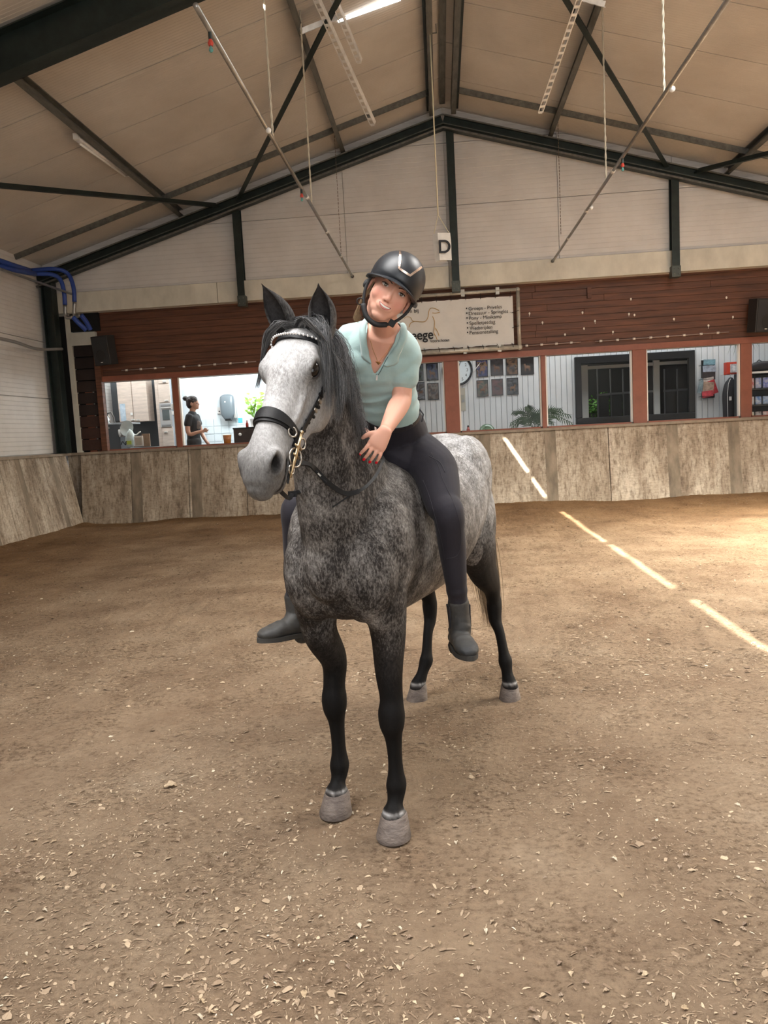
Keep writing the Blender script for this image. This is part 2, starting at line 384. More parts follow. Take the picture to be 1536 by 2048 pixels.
# ---- roof: insulated panels 1.2 m wide from eave to ridge
def ribbed(name, c1, c2, axis, freq, strength=.25, dirt=(.75, .70, .62), dist=.01, rough=.55, ramp_pos=(.35, .7), lo=.88):
    m, N, L, b = nodes(name); tc = N.new('ShaderNodeTexCoord'); sp = N.new('ShaderNodeSeparateXYZ'); L.new(tc.outputs['Object'], sp.inputs[0])
    mu = N.new('ShaderNodeMath'); mu.operation = 'MULTIPLY'; mu.inputs[1].default_value = freq; L.new(sp.outputs[axis], mu.inputs[0])
    fr = N.new('ShaderNodeMath'); fr.operation = 'FRACT'; L.new(mu.outputs[0], fr.inputs[0])
    cr = N.new('ShaderNodeValToRGB'); e = cr.color_ramp.elements; e[0].position = 0; e[0].color = (0, 0, 0, 1); e[1].position = .12; e[1].color = (1, 1, 1, 1); L.new(fr.outputs[0], cr.inputs[0])
    n = N.new('ShaderNodeTexNoise'); n.inputs['Scale'].default_value = .8; n.inputs['Detail'].default_value = 7; n.inputs['Roughness'].default_value = .6; L.new(tc.outputs['Object'], n.inputs['Vector'])
    r = ramp(N, [(ramp_pos[0], c2), (ramp_pos[1], c1)]); L.new(n.outputs['Fac'], r.inputs[0])
    mr = N.new('ShaderNodeMapRange'); mr.inputs[3].default_value = lo; L.new(cr.outputs[0], mr.inputs[0])
    comb = N.new('ShaderNodeCombineColor'); [L.new(mr.outputs[0], comb.inputs[k]) for k in range(3)]
    L.new(mix(N, L, 'MULTIPLY', 1.0, r.outputs[0], comb.outputs[0]), b.inputs['Base Color']); b.inputs['Roughness'].default_value = rough
    bp = N.new('ShaderNodeBump'); bp.inputs['Strength'].default_value = strength; bp.inputs['Distance'].default_value = dist; L.new(cr.outputs[0], bp.inputs['Height']); L.new(bp.outputs[0], b.inputs['Normal'])
    return m
M_roof = ribbed('roof_panel_cream', (.60, .555, .50), (.49, .445, .395), 1, 18.0, .5)
M_wall = ribbed('white_wall_panel', (.72, .71, .70), (.58, .56, .545), 2, 11.0, .5, lo=.80)
M_wallL = ribbed('white_side_panel', (.76, .75, .73), (.58, .56, .54), 2, 12.0, .5, lo=.84)
ceiling = tag(link_mesh('ceiling', [(XL - .3, -6, roofz(XL) + .12), (XR, -6, ZR + .3), (XRt + .3, -6, roofz(XRt) + .2), (XL - .3, -6.05, roofz(XL) + .12), (XR, -6.05, ZR + .3), (XRt + .3, -6.05, roofz(XRt) + .2)], [(0, 1, 4, 3), (1, 2, 5, 4)], M_roof), kind='structure')
def slope_panel(y0, y1, x0, x1, name='roof_panel', t=.08):
    z0, z1 = roofz(x0), roofz(x1); mb = MB()
    for zz in (0, t):
        for x, z in ((x0, z0), (x1, z1)):
            for y in (y0, y1): mb.v.append(Vector((x, y, z + zz)))
    mb.f = [(0, 1, 3, 2), (4, 6, 7, 5), (0, 4, 5, 1), (2, 3, 7, 6), (0, 2, 6, 4), (1, 5, 7, 3)]
    return mb.build(name, M_roof, ceiling)
yy = 15.35 + 1.2
seams = [10.19 + 1.2 * k for k in range(-14, 6)]
XS = 2.05 - .62 * 6.87
# unseen slit added in the left slope, cut to cast the sun streak
slits = [(7.68, 6.66), (6.52, 5.92), (4.33, .83), (.53, -2.15), (-2.67, -4.7)]
for i in range(len(seams) - 1):
    y0, y1 = seams[i] + .009, seams[i+1] - .009
    slope_panel(y0, y1, XR, XRt + .2)
    if y0 > 7.7: slope_panel(y0, y1, XL - .2, XR)
    elif y1 > 6.6:
        slope_panel(y0, y1, XL - .2, XS - .045); slope_panel(y0, y1, XS + .045, XR)
    else:
        slope_panel(y0, y1, XL - .2, XS - .045); slope_panel(y0, y1, XS + .045, XR)
edges = sorted([v for s in slits for v in s] ); prev = -8.0
spans = []
for a, c in sorted([(min(s), max(s)) for s in slits]): spans.append((prev, a)); prev = c
spans.append((prev, 7.76))
for a, c in spans:
    mb = MB(); mb.box((XS, (a + c) / 2, roofz(XS) + .10), (.16, c - a, .03)); mb.build('slit_cover', M_roof, ceiling)  # unseen covers added over the slit to break up the sun streak
MB().box((XR, 5, ZR + .10), (.5, 28, .03)).build('ridge_cap', M_roof, ceiling)
for i, s_ in enumerate(seams[1:-1]):          # the overlap behind each joint keeps it dark
    mb = MB()
    for x0, x1 in ((XL, XS - .05), (XS + .05, XR), (XR, XRt)):
        mb.bar((x0, s_, roofz(x0) + .10), (x1, s_, roofz(x1) + .10), .06, .03)
    mb.build('joint_strip', mat('joint_dark', (.05, .035, .025), .9), ceiling)
# ---- side and rear walls (outside the view they only close the hall)
M_cream = mat('cream_fascia', (.66, .64, .56), .6, var=.22, vscale=2.0, stretch=(1, 1, .6))
M_dark = mat('dark_green_steel', (.020, .030, .027), .45, metal=.3, var=.4, vscale=5, bump=.1, bscale=30)
M_darkg = mat('grey_green_steel', (.085, .098, .088), .5, metal=.3, var=.35, vscale=4, stretch=(3, 3, .6))
M_galv = mat('galvanised_purlin', (.15, .15, .135), .5, metal=.35, var=.45, vscale=3, stretch=(4, 1, 4))
M_zinc = mat('bright_zinc', (.80, .79, .76), .45, metal=.25, var=.25, vscale=8)
wl = MB(); wl.box((XL - .12, 6.4, 2.6), (.1, 25.8, 5.5)); wall_left = wl.build('wall_left', M_wallL, kind='structure')
z0 = 1.50
for k, (a, c) in enumerate([(1.5, 2.6), (2.6, 3.72), (3.72, 5.3)]):
    for y0, y1 in ((-6, 0), (0, 6), (6, 12), (12, 15.2)):
        MB().box((XL - .04, (y0 + y1) / 2, (a + c) / 2), (.05, y1 - y0 - .01, c - a - .012)).build('wall_panel', M_wallL, wall_left)
wr = MB(); wr.box((XRt + .10, 4.5, 2.7), (.1, 22, 5.4)); wr.build('wall_right', M_wallL, kind='structure')
wb = MB(); wb.box((.3, -6.1, 4), (16.6, .1, 8)); wb.build('wall_front', M_wallL, kind='structure')
MB().box((.3, 4.5, -.25), (17.5, 22, .1)).build('trim_1', M_cream, kind='structure')
# ---- concrete kick walls
M_conc, N, L, b = nodes('stained_concrete'); tc = N.new('ShaderNodeTexCoord')
def cn(scale, st, det=8, ro=.65):
    mp = N.new('ShaderNodeMapping'); mp.inputs['Scale'].default_value = st; L.new(tc.outputs['Object'], mp.inputs[0])
    n = N.new('ShaderNodeTexNoise'); n.inputs['Scale'].default_value = scale; n.inputs['Detail'].default_value = det; n.inputs['Roughness'].default_value = ro; L.new(mp.outputs[0], n.inputs['Vector']); return n.outputs['Fac']
r1 = ramp(N, [(.32, (.20, .155, .115)), (.47, (.36, .30, .235)), (.66, (.54, .48, .40))]); L.new(cn(2.2, (1.6, 1.6, .28)), r1.inputs[0])
r2 = ramp(N, [(.36, (.50, .46, .42)), (.50, (1, 1, 1)), (.70, (1.15, 1.14, 1.12))]); L.new(cn(15, (1.5, 1.5, .32), 8, .75), r2.inputs[0])
r3 = ramp(N, [(.40, (.72, .70, .68)), (.56, (1, 1, 1))]); L.new(cn(26, (.5, .5, 1.3), 6, .7), r3.inputs[0])
cc = mix(N, L, 'MULTIPLY', 1.0, r1.outputs[0], r2.outputs[0]); cc = mix(N, L, 'MULTIPLY', .8, cc, r3.outputs[0]); L.new(cc, b.inputs['Base Color']); b.inputs['Roughness'].default_value = .9
bp = N.new('ShaderNodeBump'); bp.inputs['Strength'].default_value = .3; L.new(cn(30, (1, 1, .5)), bp.inputs['Height']); L.new(bp.outputs[0], b.inputs['Normal'])
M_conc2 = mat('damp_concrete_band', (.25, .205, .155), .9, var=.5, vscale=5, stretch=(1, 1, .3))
core = MB(); core.box((.3, 15.30, .70), (16.0, .30, 1.50)); wall_back = core.build('wall_back', M_conc, kind='structure')
def kick(a, c, parent, m=M_conc, t=.10, z1=1.44, lean=.20, proud=0):
    """slab between two floor points a, c on the arena side; top leans outwards"""
    a = Vector(a); c = Vector(c); d = (c - a).normalized(); nrm = Vector((-d.y, d.x, 0)); a = a + d * .006; c = c - d * .006; a -= nrm * proud; c -= nrm * proud
    mb = MB(); mb.v = [a, c, c + nrm * t, a + nrm * t] ; top = nrm * lean + Vector((0, 0, z1)); bot = Vector((0, 0, -.12)) - nrm * lean * .08
    base = list(mb.v); mb.v = [p + bot for p in base] + [p + top for p in base]
    mb.f = [(3, 2, 1, 0), (4, 5, 6, 7), (0, 1, 5, 4), (1, 2, 6, 5), (2, 3, 7, 6), (3, 0, 4, 7)]
    return mb.build('concrete_panel', m, parent, bevel=.006)
xk = [-7.42, -6.35, -5.15, -3.95, -2.75, -1.55, -.35, .85, 2.05, 3.25, 4.45, 5.65, 6.85, 8.2]
for a, c in zip(xk[:-1], xk[1:]): kick((a, 14.92, 0), (c, 14.92, 0), wall_back)
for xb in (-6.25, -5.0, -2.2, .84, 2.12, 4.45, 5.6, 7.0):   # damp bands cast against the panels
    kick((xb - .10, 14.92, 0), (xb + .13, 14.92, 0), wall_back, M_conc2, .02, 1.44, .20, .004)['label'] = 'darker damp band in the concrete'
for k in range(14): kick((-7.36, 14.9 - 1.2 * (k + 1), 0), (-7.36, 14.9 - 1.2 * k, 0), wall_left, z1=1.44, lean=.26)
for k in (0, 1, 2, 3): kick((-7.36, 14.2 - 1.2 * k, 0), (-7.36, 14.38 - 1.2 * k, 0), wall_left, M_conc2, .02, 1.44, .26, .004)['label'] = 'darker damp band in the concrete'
M_cap = mat('weathered_cap', (.27, .22, .17), .85, var=.3, vscale=6)
MB().box((.3, 15.22, 1.465), (15.9, .32, .05)).build('trim_2', M_cap, kind='structure')
MB().box((-7.72, 5.2, 1.465), (.28, 19.8, .05)).build('trim_3', M_cap, kind='structure')
for k in range(12): kick((8.0, 14.9 - 1.3 * k, 0), (8.0, 14.9 - 1.3 * (k + 1), 0), bpy.data.objects['wall_right'], z1=1.44, lean=.24)
# ---- gable of white panels, cut to the roof slope
_g = MB(); _g.v = [Vector((x, y, z)) for y in (15.10, 15.14) for x, z in ((XL - .1, 4.3), (XRt + .1, 4.3), (XRt + .1, roofz(XRt)), (XR, ZR), (XL - .1, roofz(XL)))]; _g.f = [(0, 1, 2, 3, 4), (9, 8, 7, 6, 5)] + [(i, i + 5, (i + 1) % 5 + 5, (i + 1) % 5) for i in range(5)]
wall_gable = _g.build('wall_gable', M_cream, kind='structure')
def clip_panel(x0, x1, z0, z1, Y0, t, m, name, parent):
    x0 += .004; x1 -= .004; pts = [(x0, z0), (x1, z0)]; rz = lambda x: roofz(x) - .005
    top = []; xs_ = sorted(set([x0, x1] + ([XR] if x0 < XR < x1 else []) + [x for x in (XR - (ZR - .005 - z1) / SL, XR + (ZR - .005 - z1) / SL) if x0 < x < x1]))
    for x in reversed(xs_): top.append((x, min(z1, rz(x))))
    top = [p for p in top if p[1] > z0 + .01]
    if not top: return
    if top[0][0] < x1 - .01: pts[1] = (XR + (ZR - z0) / SL, z0)
    if top[-1][0] > x0 + .01: pts[0] = (XR - (ZR - z0) / SL, z0)
    poly = pts + top; n = len(poly); mb = MB(); mb.v = [Vector((x, Y0, z)) for x, z in poly] + [Vector((x, Y0 + t, z)) for x, z in poly]
    mb.f = [list(range(n)), list(range(2*n - 1, n - 1, -1))] + [[i, i + n, (i+1) % n + n, (i+1) % n] for i in range(n)]
    return mb.build(name, m, parent)
zc = 4.68
for x0, x1 in ((XL, -3.7), (-3.7, -1.66), (-1.66, .3), (.3, 2.4), (2.4, 4.5), (4.5, XRt)):
    for a, c in ((zc, 5.80), (5.80, 6.95), (6.95, 7.6)):
        clip_panel(x0, x1, a + .005, c - .005, 15.02, .06, M_wall, 'wall_panel', wall_gable)
for x0, x1 in ((XL, -4.25), (-4.25, .3), (.3, 4.5), (4.5, XRt)):
    MB().box(((x0 + x1) / 2, 15.0, 4.475), (x1 - x0 - .012, .08, .39)).build('fascia_panel', M_cream, wall_gable)
# ---- brown timber wall with the window row
M_brown = mat('brown_boards', (.135, .052, .027), .6, var=.6, vscale=2.5, stretch=(.5, 1, 7), bump=.12, bscale=30)
M_brown2 = mat('brown_frame', (.26, .085, .05), .5, var=.22, vscale=3)
YB = 15.36
wall_board = MB().box((.7, YB + .10, 3.75), (15.6, .03, 1.7)).build('wall_boards', mat('board_backing', (.05, .022, .015), .9), kind='structure')
rb = random.Random(3)
for k in range(13):
    z = 3.02 + .125 * k; x = -7.0
    while x < 8.4:
        w = min(rb.uniform(3.2, 5.4), 8.4 - x); MB().box((x + w / 2, YB + rb.uniform(-.004, .004), z + .0605), (w - .004, .03, .121), None).build('board', M_brown, wall_board, bevel=.004); x += w
MB().box((.7, YB - .02, 2.965), (15.4, .10, .11)).build('trim_4', M_brown2, kind='structure')
def X_at(px, py, Y=YB): return at(px, py, Y).x
posts = [(172, 186), (347, 358), (560, 580), (700, 715), (890, 918), (1083, 1092), (1265, 1293), (1480, 1501)]
pz = 2.93
edges_ = []
for i, (a, c) in enumerate(posts):
    xa, xc = X_at(a, 790), X_at(c, 790); edges_.append((xa, xc))
    MB().box(((xa + xc) / 2, YB + .03, (pz + 1.49) / 2), (xc - xa, .14, pz - 1.49)).build('trim_%d' % (5 + i), M_brown2, kind='structure', bevel=.004)
M_jamb = mat('white_jamb', (.80, .78, .72), .5)
wins = [(edges_[i][1], edges_[i+1][0]) for i in range(len(edges_) - 1)] + [(edges_[-1][1], 8.0)]
for i, (xa, xc) in enumerate(wins):
    fr = MB(); t = .028
    for x in (xa + t / 2, xc - t / 2): fr.box((x, YB + .04, (pz + 1.49) / 2), (t, .09, pz - 1.49))
    wnd = fr.build('window_%d' % (i + 1), M_jamb if i not in (7,) else M_brown2, kind='structure')
    MB().box(((xa + xc) / 2, YB + .04, 1.505), (xc - xa, .09, .03)).build('window_sill', M_brown2, wnd)
    MB().box(((xa + xc) / 2, YB + .05, pz - .012), (xc - xa, .06, .022)).build('window_head', M_jamb, wnd)
    MB().box(((xa + xc) / 2, YB + .05, (pz + 1.51) / 2), (xc - xa - .05, .006, pz - 1.54)).build('pane', glass_mat(), wnd)
# left end of the window wall: cream lining, shutter boards
MB().box((-7.50, YB - .05, 2.9), (.10, .1, 2.85)).build('trim_20', M_cream, kind='structure')
MB().box((-7.22, YB - .06, 3.80), (.56, .1, .26)).build('trim_21', M_cream, kind='structure')
MB().box((-7.20, YB - .03, 4.15), (.70, .1, .4)).build('trim_22', mat('void_black', (.006, .006, .006), .9), kind='structure')
MB().box((-6.95, YB - .05, 2.3), (.12, .12, 2.9)).build('trim_23', M_brown, kind='structure')
MB().box((-7.2, YB + .02, 2.6), (.62, .02, 2.3)).build('trim_24', mat('void_black', (.006, .006, .006), .9), kind='structure')  # black sheet added behind the slats to keep their gaps dark
sh = thing('shutter', 'near-black louvred shutter of wide boards left of the kitchen window', 'shutter', (-7.22, YB - .08, 1.5))
for k in range(9):
    z = 1.52 + .24 * k; MB().box((-7.22, YB - .05, z + .115), (.44, .03, .222), Matrix.Rotation(-.08, 3, 'X')).build('slat', mat('shutter_dark', (.022, .012, .010), .7, var=.3) if k > 2 else mat('shutter_brown', (.05, .022, .016), .7, var=.3), sh, bevel=.003)
# ---- steel frame
def steel(name, label, m, fn, cat='beam', group=None, **kw):
    mb = MB(); fn(mb); return mb.build(name, m, label=label, cat=None, **kw) if False else tag(mb.build(name, m), label, cat, group)
def rafter(mb, x0, x1, Y, top, h, w, s=0):
    mb.ibeam((x0, Y, roofz(x0) - top), (x1, Y, roofz(x1) - top), w, h, .012)
YG = 14.80
def rafter_lines(x0, x1, lab):
    o = [q for q in COL.objects if q.get('label') == lab][0]
    for dz, m_, h_ in ((.245, M_galv, .022), (.47, M_galv, .030), (.40, M_darkg, .018)):
        MB().bar((x0, YG - .078, roofz(x0) - dz), (x1, YG - .078, roofz(x1) - dz), .02, h_).build('flange_edge', m_, o)
steel('rafter', 'dark green steel rafter under the gable, left slope', M_dark, lambda m: rafter(m, XL, XR, YG, .36, .24, .14))
steel('rafter', 'dark green steel rafter under the gable, right slope', M_dark, lambda m: rafter(m, XR, XRt, YG, .36, .24, .14))
rafter_lines(XL, XR, 'dark green steel rafter under the gable, left slope'); rafter_lines(XR, XRt, 'dark green steel rafter under the gable, right slope')
steel('rafter', 'wide black steel rafter crossing the top left corner, nearest to the viewer', M_dark, lambda m: rafter(m, XL, XR - .9, 8.5, .27, .44, .22))
steel('edge_rail', 'thin grey edge rail between ceiling and gable, left of the ridge', M_galv, lambda m: m.bar((XL, 14.05, roofz(XL) - .05), (XR - .2, 14.05, roofz(XR - .2) - .05), .03, .10), 'rail')
steel('edge_rail', 'thin grey edge rail between ceiling and gable, right of the ridge', M_galv, lambda m: m.bar((XR + .2, 14.05, roofz(XR + .2) - .05), (XRt, 14.05, roofz(XRt) - .05), .03, .10), 'rail')
for x, lab in ((-4.84, 'galvanised purlin carrying the tube lamp on the left'), (-1.62, 'galvanised purlin between tube lamp purlin and ridge'), (2.29, 'galvanised purlin just right of the ridge'), (5.45, 'galvanised purlin in the top right corner')):
    sg = 1 if x < XR else -1; n_ = Vector((-SL * (1 if x < XR else -1), 0, 1)).normalized()
    mb = MB(); mb.cprofile((x, 1, roofz(x) - .09), (x, 14.98, roofz(x) - .09), .075, .18, .008, n_, sg); tag(mb.build('purlin', M_galv), lab, 'beam')
rg_ = thing('ridge_purlin', 'twin dark galvanised ridge purlins running along the roof peak', 'beam', (XR, 8, 7.3))
for sx in (-1, 1):
    MB().cprofile((XR + sx * .20, 1, ZR - .17), (XR + sx * .20, 14.7, ZR - .17), .08, .2, .008, (0, 0, 1), sx).build('purlin', M_galv, rg_)
    MB().bar((XR + sx * .27, 1, ZR - .10), (XR + sx * .27, 14.7, ZR - .10), .04, .16).build('flange', M_dark, rg_)
MB().bar((XR, 1, ZR - .06), (XR, 14.7, ZR - .06), .10, .03).build('web', M_galv, rg_)
def post(px, x, ztop, label, zb=4.16):
    t = thing('gable_post', label, 'post', (x, 14.83, zb))
    MB().box((x, 14.83, (zb + ztop) / 2), (.14, .012, ztop - zb)).box((x - .0, 14.90, (zb + ztop) / 2), (.012, .14, ztop - zb)).box((x, 14.97, (zb + ztop) / 2), (.14, .012, ztop - zb)).build('column', M_dark, t)
    MB().box((x, 14.90, zb + .10), (.16, .18, .20)).build('foot_plate', M_darkg, t)
    for dz in (.05, .15):
        for dx in (-.04, .04): MB().lathe([(.012, 0), (.012, .012)], (x + dx, 14.80, zb + dz), 6, (0, -1, 0)).build('bolt', M_galv, t)
post(0, -3.74, roofz(-3.74) - .42, 'dark steel gable post above the shutter side of the kitchen, left')
post(0, .42, ZR - .45, 'dark steel gable post under the ridge beside the letter sign')
post(0, 4.50, roofz(4.5) - .42, 'dark steel gable post on the right, above the black framed lounge window')
steel('corner_column', 'dark steel corner column with flanges at the left end wall', M_dark, lambda m: m.ibeam((-7.62, 14.85, 1.49), (-7.62, 14.85, 5.1), .20, .22, .012, (1, 0, 0)), 'post')
def brace(a, c, lab, w=.075): steel('brace', lab, M_dark, lambda m: m.bar(a, c, w, .02, (0, 0, 1)).bar(Vector(a) + Vector((0, 0, .03)), Vector(c) + Vector((0, 0, .03)), .012, .075, (0, 0, 1)), 'brace')
brace((-3.66, 14.78, roofz(-3.66) - .30), (-.30, 8.6, roofz(-.30) - .30), 'dark diagonal brace rising from the left post towards the ridge')
brace((-4.05, 14.78, roofz(-4.05) - .30), (-7.62, 8.6, roofz(-7.62) - .30), 'dark diagonal brace from the left post across the left ceiling to the wall')
brace((4.34, 14.78, roofz(4.34) - .30), (.85, 8.6, roofz(.85) - .30), 'dark diagonal brace rising from the right post towards the ridge')
brace((4.85, 14.78, roofz(4.85) - .30), (8.2, 8.6, roofz(8.2) - .30), 'dark diagonal brace from the right post to the right edge')
# sprinkler pipes
M_pipe = mat('steel_pipe', (.36, .355, .34), .30, metal=.85, var=.3, vscale=6)
M_red = mat('red_plastic', (.50, .05, .03), .4); M_teal = mat('teal_plastic', (.10, .28, .26), .4); M_whiteP = mat('white_plastic', (.80, .79, .76), .4)
def pipe(px0, py0, px1, py1, lab, noz):
    e = at(px1, py1, 14.98); x = e.x; s = atx(px0, py0, x); t = thing('sprinkler_pipe', lab, 'pipe', e)
    z_ = e.z; yn = 5.5
    sl = (s.z - e.z) / (s.y - e.y); A = Vector((x, yn, e.z + sl * (yn - e.y)))
    MB().tube([A, e], .021, 12).build('pipe', M_pipe, t, smooth=True)
    for f_ in (9.9, 11.6, 13.2):
        c_ = A.lerp(e, (f_ - yn) / (e.y - yn)); MB().tube([c_ - Vector((0, .04, 0)), c_ + Vector((0, .04, 0))], .027, 12).build('coupling', M_zinc, t, smooth=True)
    for px, py, kind in noz:
        c_ = atx(px, py, x); c_ = A.lerp(e, (c_.y - yn) / (e.y - yn))
        if kind: 
            nz_ = MB().tube([c_, c_ - Vector((0, 0, .07))], .014, 8).build('nozzle', M_dark, t)
            MB().lathe([(.016, 0), (.022, .02), (.012, .045)], c_ - Vector((0, 0, .115)), 10).build('nozzle_ring', M_red, nz_); MB().lathe([(.008, 0), (.018, .015), (.010, .035), (.006, .05)], c_ - Vector((0, 0, .16)), 10).build('nozzle_tip', M_teal, nz_)
        else: MB().ell(c_ - Vector((-.02, 0, .03)), .028, None, 10, 8).build('knob', M_whiteP, t, smooth=True)
    MB().lathe([(.034, 0), (.034, .02)], e, 12, (0, -1, 0)).build('wall_flange', M_galv, t)
    return x, A, e
xl_, PA, PE = pipe(385, 0, 705, 553, 'steel sprinkler pipe slanting down to the wall left of the helmet', [(420, 70, 1), (533, 262, 0), (603, 385, 1)])
xr_, QA, QE = pipe(1455, 0, 1105, 523, 'steel sprinkler pipe slanting down to the wall right of the letter sign', [(1340, 175, 0), (1245, 320, 1), (1180, 415, 0)])
M_rope = mat('twisted_rope', (.55, .50, .40), .8); M_rope2 = mat('pale_rope', (.70, .64, .46), .8)
def rope(px, py, x, A, e, lab, r=.011, m=M_rope):
    c_ = atx(px, py, x); z0 = A.lerp(e, (c_.y - A.y) / (e.y - A.y)).z; z1 = roofz(x) - .02; mb = MB()
    for ph in (0, math.pi):
        n = int((z1 - z0) / .03); mb.tube([Vector((x + .006 * math.cos(ph + k * .9), c_.y + .006 * math.sin(ph + k * .9), z0 + (z1 - z0) * k / n)) for k in range(n + 1)], r * .7, 5)
    tag(mb.build('rope', m, smooth=True), lab, 'rope')
rope(545, 262, xl_, PA, PE, 'twisted rope holding the left sprinkler pipe, nearer of its two')
rope(623, 400, xl_, PA, PE, 'twisted rope holding the left sprinkler pipe, farther of its two')
rope(1328, 178, xr_, QA, QE, 'twisted rope holding the right sprinkler pipe, nearer of its two')
rope(1212, 347, xr_, QA, QE, 'twisted rope holding the right sprinkler pipe, farther of its two')
for px, py0, py1, lab in ((683, 300, 520, 'thin chain hanging in front of the gable left of the ridge'), (1122, 255, 470, 'thin chain hanging in front of the gable right of the ridge')):
    c = at(px, py1, 14.4); a = Vector((c.x, c.y, roofz(c.x))); mb = MB(); n = 34
    for k in range(n):
        p = a.lerp(c, k / n); q_ = a.lerp(c, (k + .75) / n); mb.bar(p, q_, .008, .008)
    tag(mb.build('chain', mat('rust_chain', (.16, .12, .09), .8)), lab, 'chain')
# slotted angle bars and lit strip under the roof
def slotted(a, c, lab, w=.055):
    a, c = Vector(a), Vector(c); t = thing('slotted_bar', lab, 'bar', c); d = c - a; n = int(d.length / .10); mb = MB(); x, y = frame_of(d, (0, -.4, 1))
    mb.bar(a + y * w / 2 * 1.2, c + y * w / 2 * 1.2, .012, .008, x); mb.bar(a - y * w / 2 * 1.2, c - y * w / 2 * 1.2, .012, .008, x)
    for k in range(n + 1):
        p = a.lerp(c, k / n); mb.bar(p - y * w / 2, p + y * w / 2, .035, .008, x)
    mb.build('perforated_face', M_zinc, t)
    MB().bar(a + y * w * .6 + x * .03, c + y * w * .6 + x * .03, .008, .06, x).build('flange', M_zinc, t)
slotted(at(626, -12, 9.6), at(745, 250, 11.2), 'longer bright slotted metal bar hanging left of the ridge')
slotted(at(662, -10, 9.9), at(718, 125, 10.8), 'shorter bright slotted metal bar hanging left of the ridge')
slotted(at(1165, -20, 9.6), at(1081, 225, 11.2), 'bright slotted metal bar hanging right of the ridge')
slotted(at(603, 68, 10.4), at(690, 33, 10.4), 'short bright cross bar bolted to the purlin left of the ridge')
slotted(at(1120, -10, 10.2), at(1208, 14, 10.2), 'short bright cross bar bolted to the purlin right of the ridge')
M_lamp = mat('lit_tube', (1, 1, 1), .5, emit=(1, .98, .93), estr=5.0)
t = thing('strip_lamp', 'lit white strip lamp under the left roof slope at the top edge', 'lamp', at(730, 20, 10.9))
MB().bar(at(676, 40, 10.9), at(800, -4, 10.9), .06, .04).build('tube', M_lamp, t); MB().bar(at(676, 38, 10.94) + Vector((0, 0, .05)), at(800, -6, 10.94) + Vector((0, 0, .05)), .09, .03).build('housing', M_zinc, t)
for px in (700, 770): 
    p = at(px, 30 - (px - 700) * .35, 10.94); MB().bar(p + Vector((0, 0, .05)), (p.x, p.y, roofz(p.x)), .01, .01).build('hanger', M_galv, t)
# unlit tube lamp on the left purlin
a, c = at(152, 278, 10.0), at(252, 348, 12.0)
a = atx(155, 278, -4.93); c = atx(252, 348, -4.93)
t = thing('tube_lamp', 'unlit tube lamp in a clear housing fixed under the left purlin', 'lamp', c)
MB().tube([a, c], .055, 12, flat=.7).build('housing', mat('clear_housing', (.60, .58, .56), .25, var=.2), t, smooth=True)
MB().tube([a.lerp(c, .04) - Vector((0, .0, .045)), a.lerp(c, .96) - Vector((0, 0, .045))], .018, 8).build('tube', M_whiteP, t, smooth=True)
MB().box(a + Vector((0, -.03, .02)), (.08, .05, .08)).build('end_cap', M_whiteP, t); MB().box(c + Vector((0, .03, .02)), (.10, .06, .09)).build('end_cap', M_whiteP, t)
# letter sign on its rope
Yd = 11.8; pt = at(861, 40, Yd); pb = at(876, 430, Yd); xr0 = pb.x
t = thing('letter_sign', 'white hanging sign with the black letter D on a pale rope', 'sign', at(882, 520, Yd))
MB().tube([(xr0, Yd, roofz(xr0) - .12), (xr0, Yd, pb.z)], .010, 8).build('rope', M_rope2, t, smooth=True)
MB().box((xr0 + .02, Yd, roofz(xr0) - .20), (.16, .012, .012)).box((xr0 + .09, Yd, roofz(xr0) - .14), (.012, .012, .13)).build('hook', M_galv, t)
tl, tr = at(868, 468, Yd), at(898, 466, Yd)
MB().tube([pb, tl], .006, 6).tube([pb, tr], .006, 6).build('cord', M_rope2, t)
mb = MB(); W_, Hh = .26, .40; cx = (tl.x + tr.x) / 2; zt = tl.z; rows = 8
for k in range(rows):
    f_ = k / (rows - 1)
    for dx, dy in ((-.5, .0), (-.22, -.055), (.5, .0), (.22, .075), (-.30, .06)):
        mb.v.append(Vector((cx + dx * W_ * (1 + .03 * math.sin(5 * f_)) + .012 * f_, Yd + dy * (1 + .1 * math.sin(7 * f_)), zt - Hh * f_ - (.02 if dx == -.5 and f_ == 1 else 0))))
for k in range(rows - 1):
    for j in range(5): j2 = (j + 1) % 5; mb.f.append([k*5 + j, k*5 + j2, (k+1)*5 + j2, (k+1)*5 + j])
mb.build('fabric_box', mat('sign_fabric', (.74, .72, .68), .8, var=.12, vscale=8), t)
RW = Matrix(((1, 0, 0), (0, 0, -1), (0, 1, 0)))
ang = math.atan2(.055, .72 * W_)
M_ink = mat('black_print', (.015, .015, .018), .7)
text_obj('letter', 'D', .27, (cx - .065, Yd - .085, zt - .30), Matrix.Rotation(.18, 3, 'Z') @ RW, M_ink, t, .002, bold=.004)
# blue hoses in the left corner
M_blue = mat('blue_hose', (.02, .06, .30), .4); 
t = thing('pipe_run', 'pair of blue hoses bending down in the top left corner', 'hose', at(150, 640, 14.6))
def hose(pts, r, name, m, par): MB().tube([Vector(p) for p in crom(np.array([tuple(p) for p in pts]), 6)], r, 10).build(name, m, par, smooth=True)
hose([at(60, 541, 14.3), at(110, 538, 14.4), at(136, 548, 14.5), at(147, 575, 14.5), at(149, 604, 14.5)], .040, 'hose', M_blue, t)
hose([at(70, 548, 14.2), at(104, 549, 14.3), at(121, 560, 14.35), at(128, 585, 14.35), at(130, 610, 14.35)], .040, 'hose', M_blue, t)
hose([at(-20, 515, 12.3), at(30, 532, 13.0), at(60, 541, 14.3)], .045, 'hose', M_blue, t); hose([at(-20, 528, 12.3), at(30, 540, 13.0), at(70, 548, 14.2)], .045, 'hose', M_blue, t)
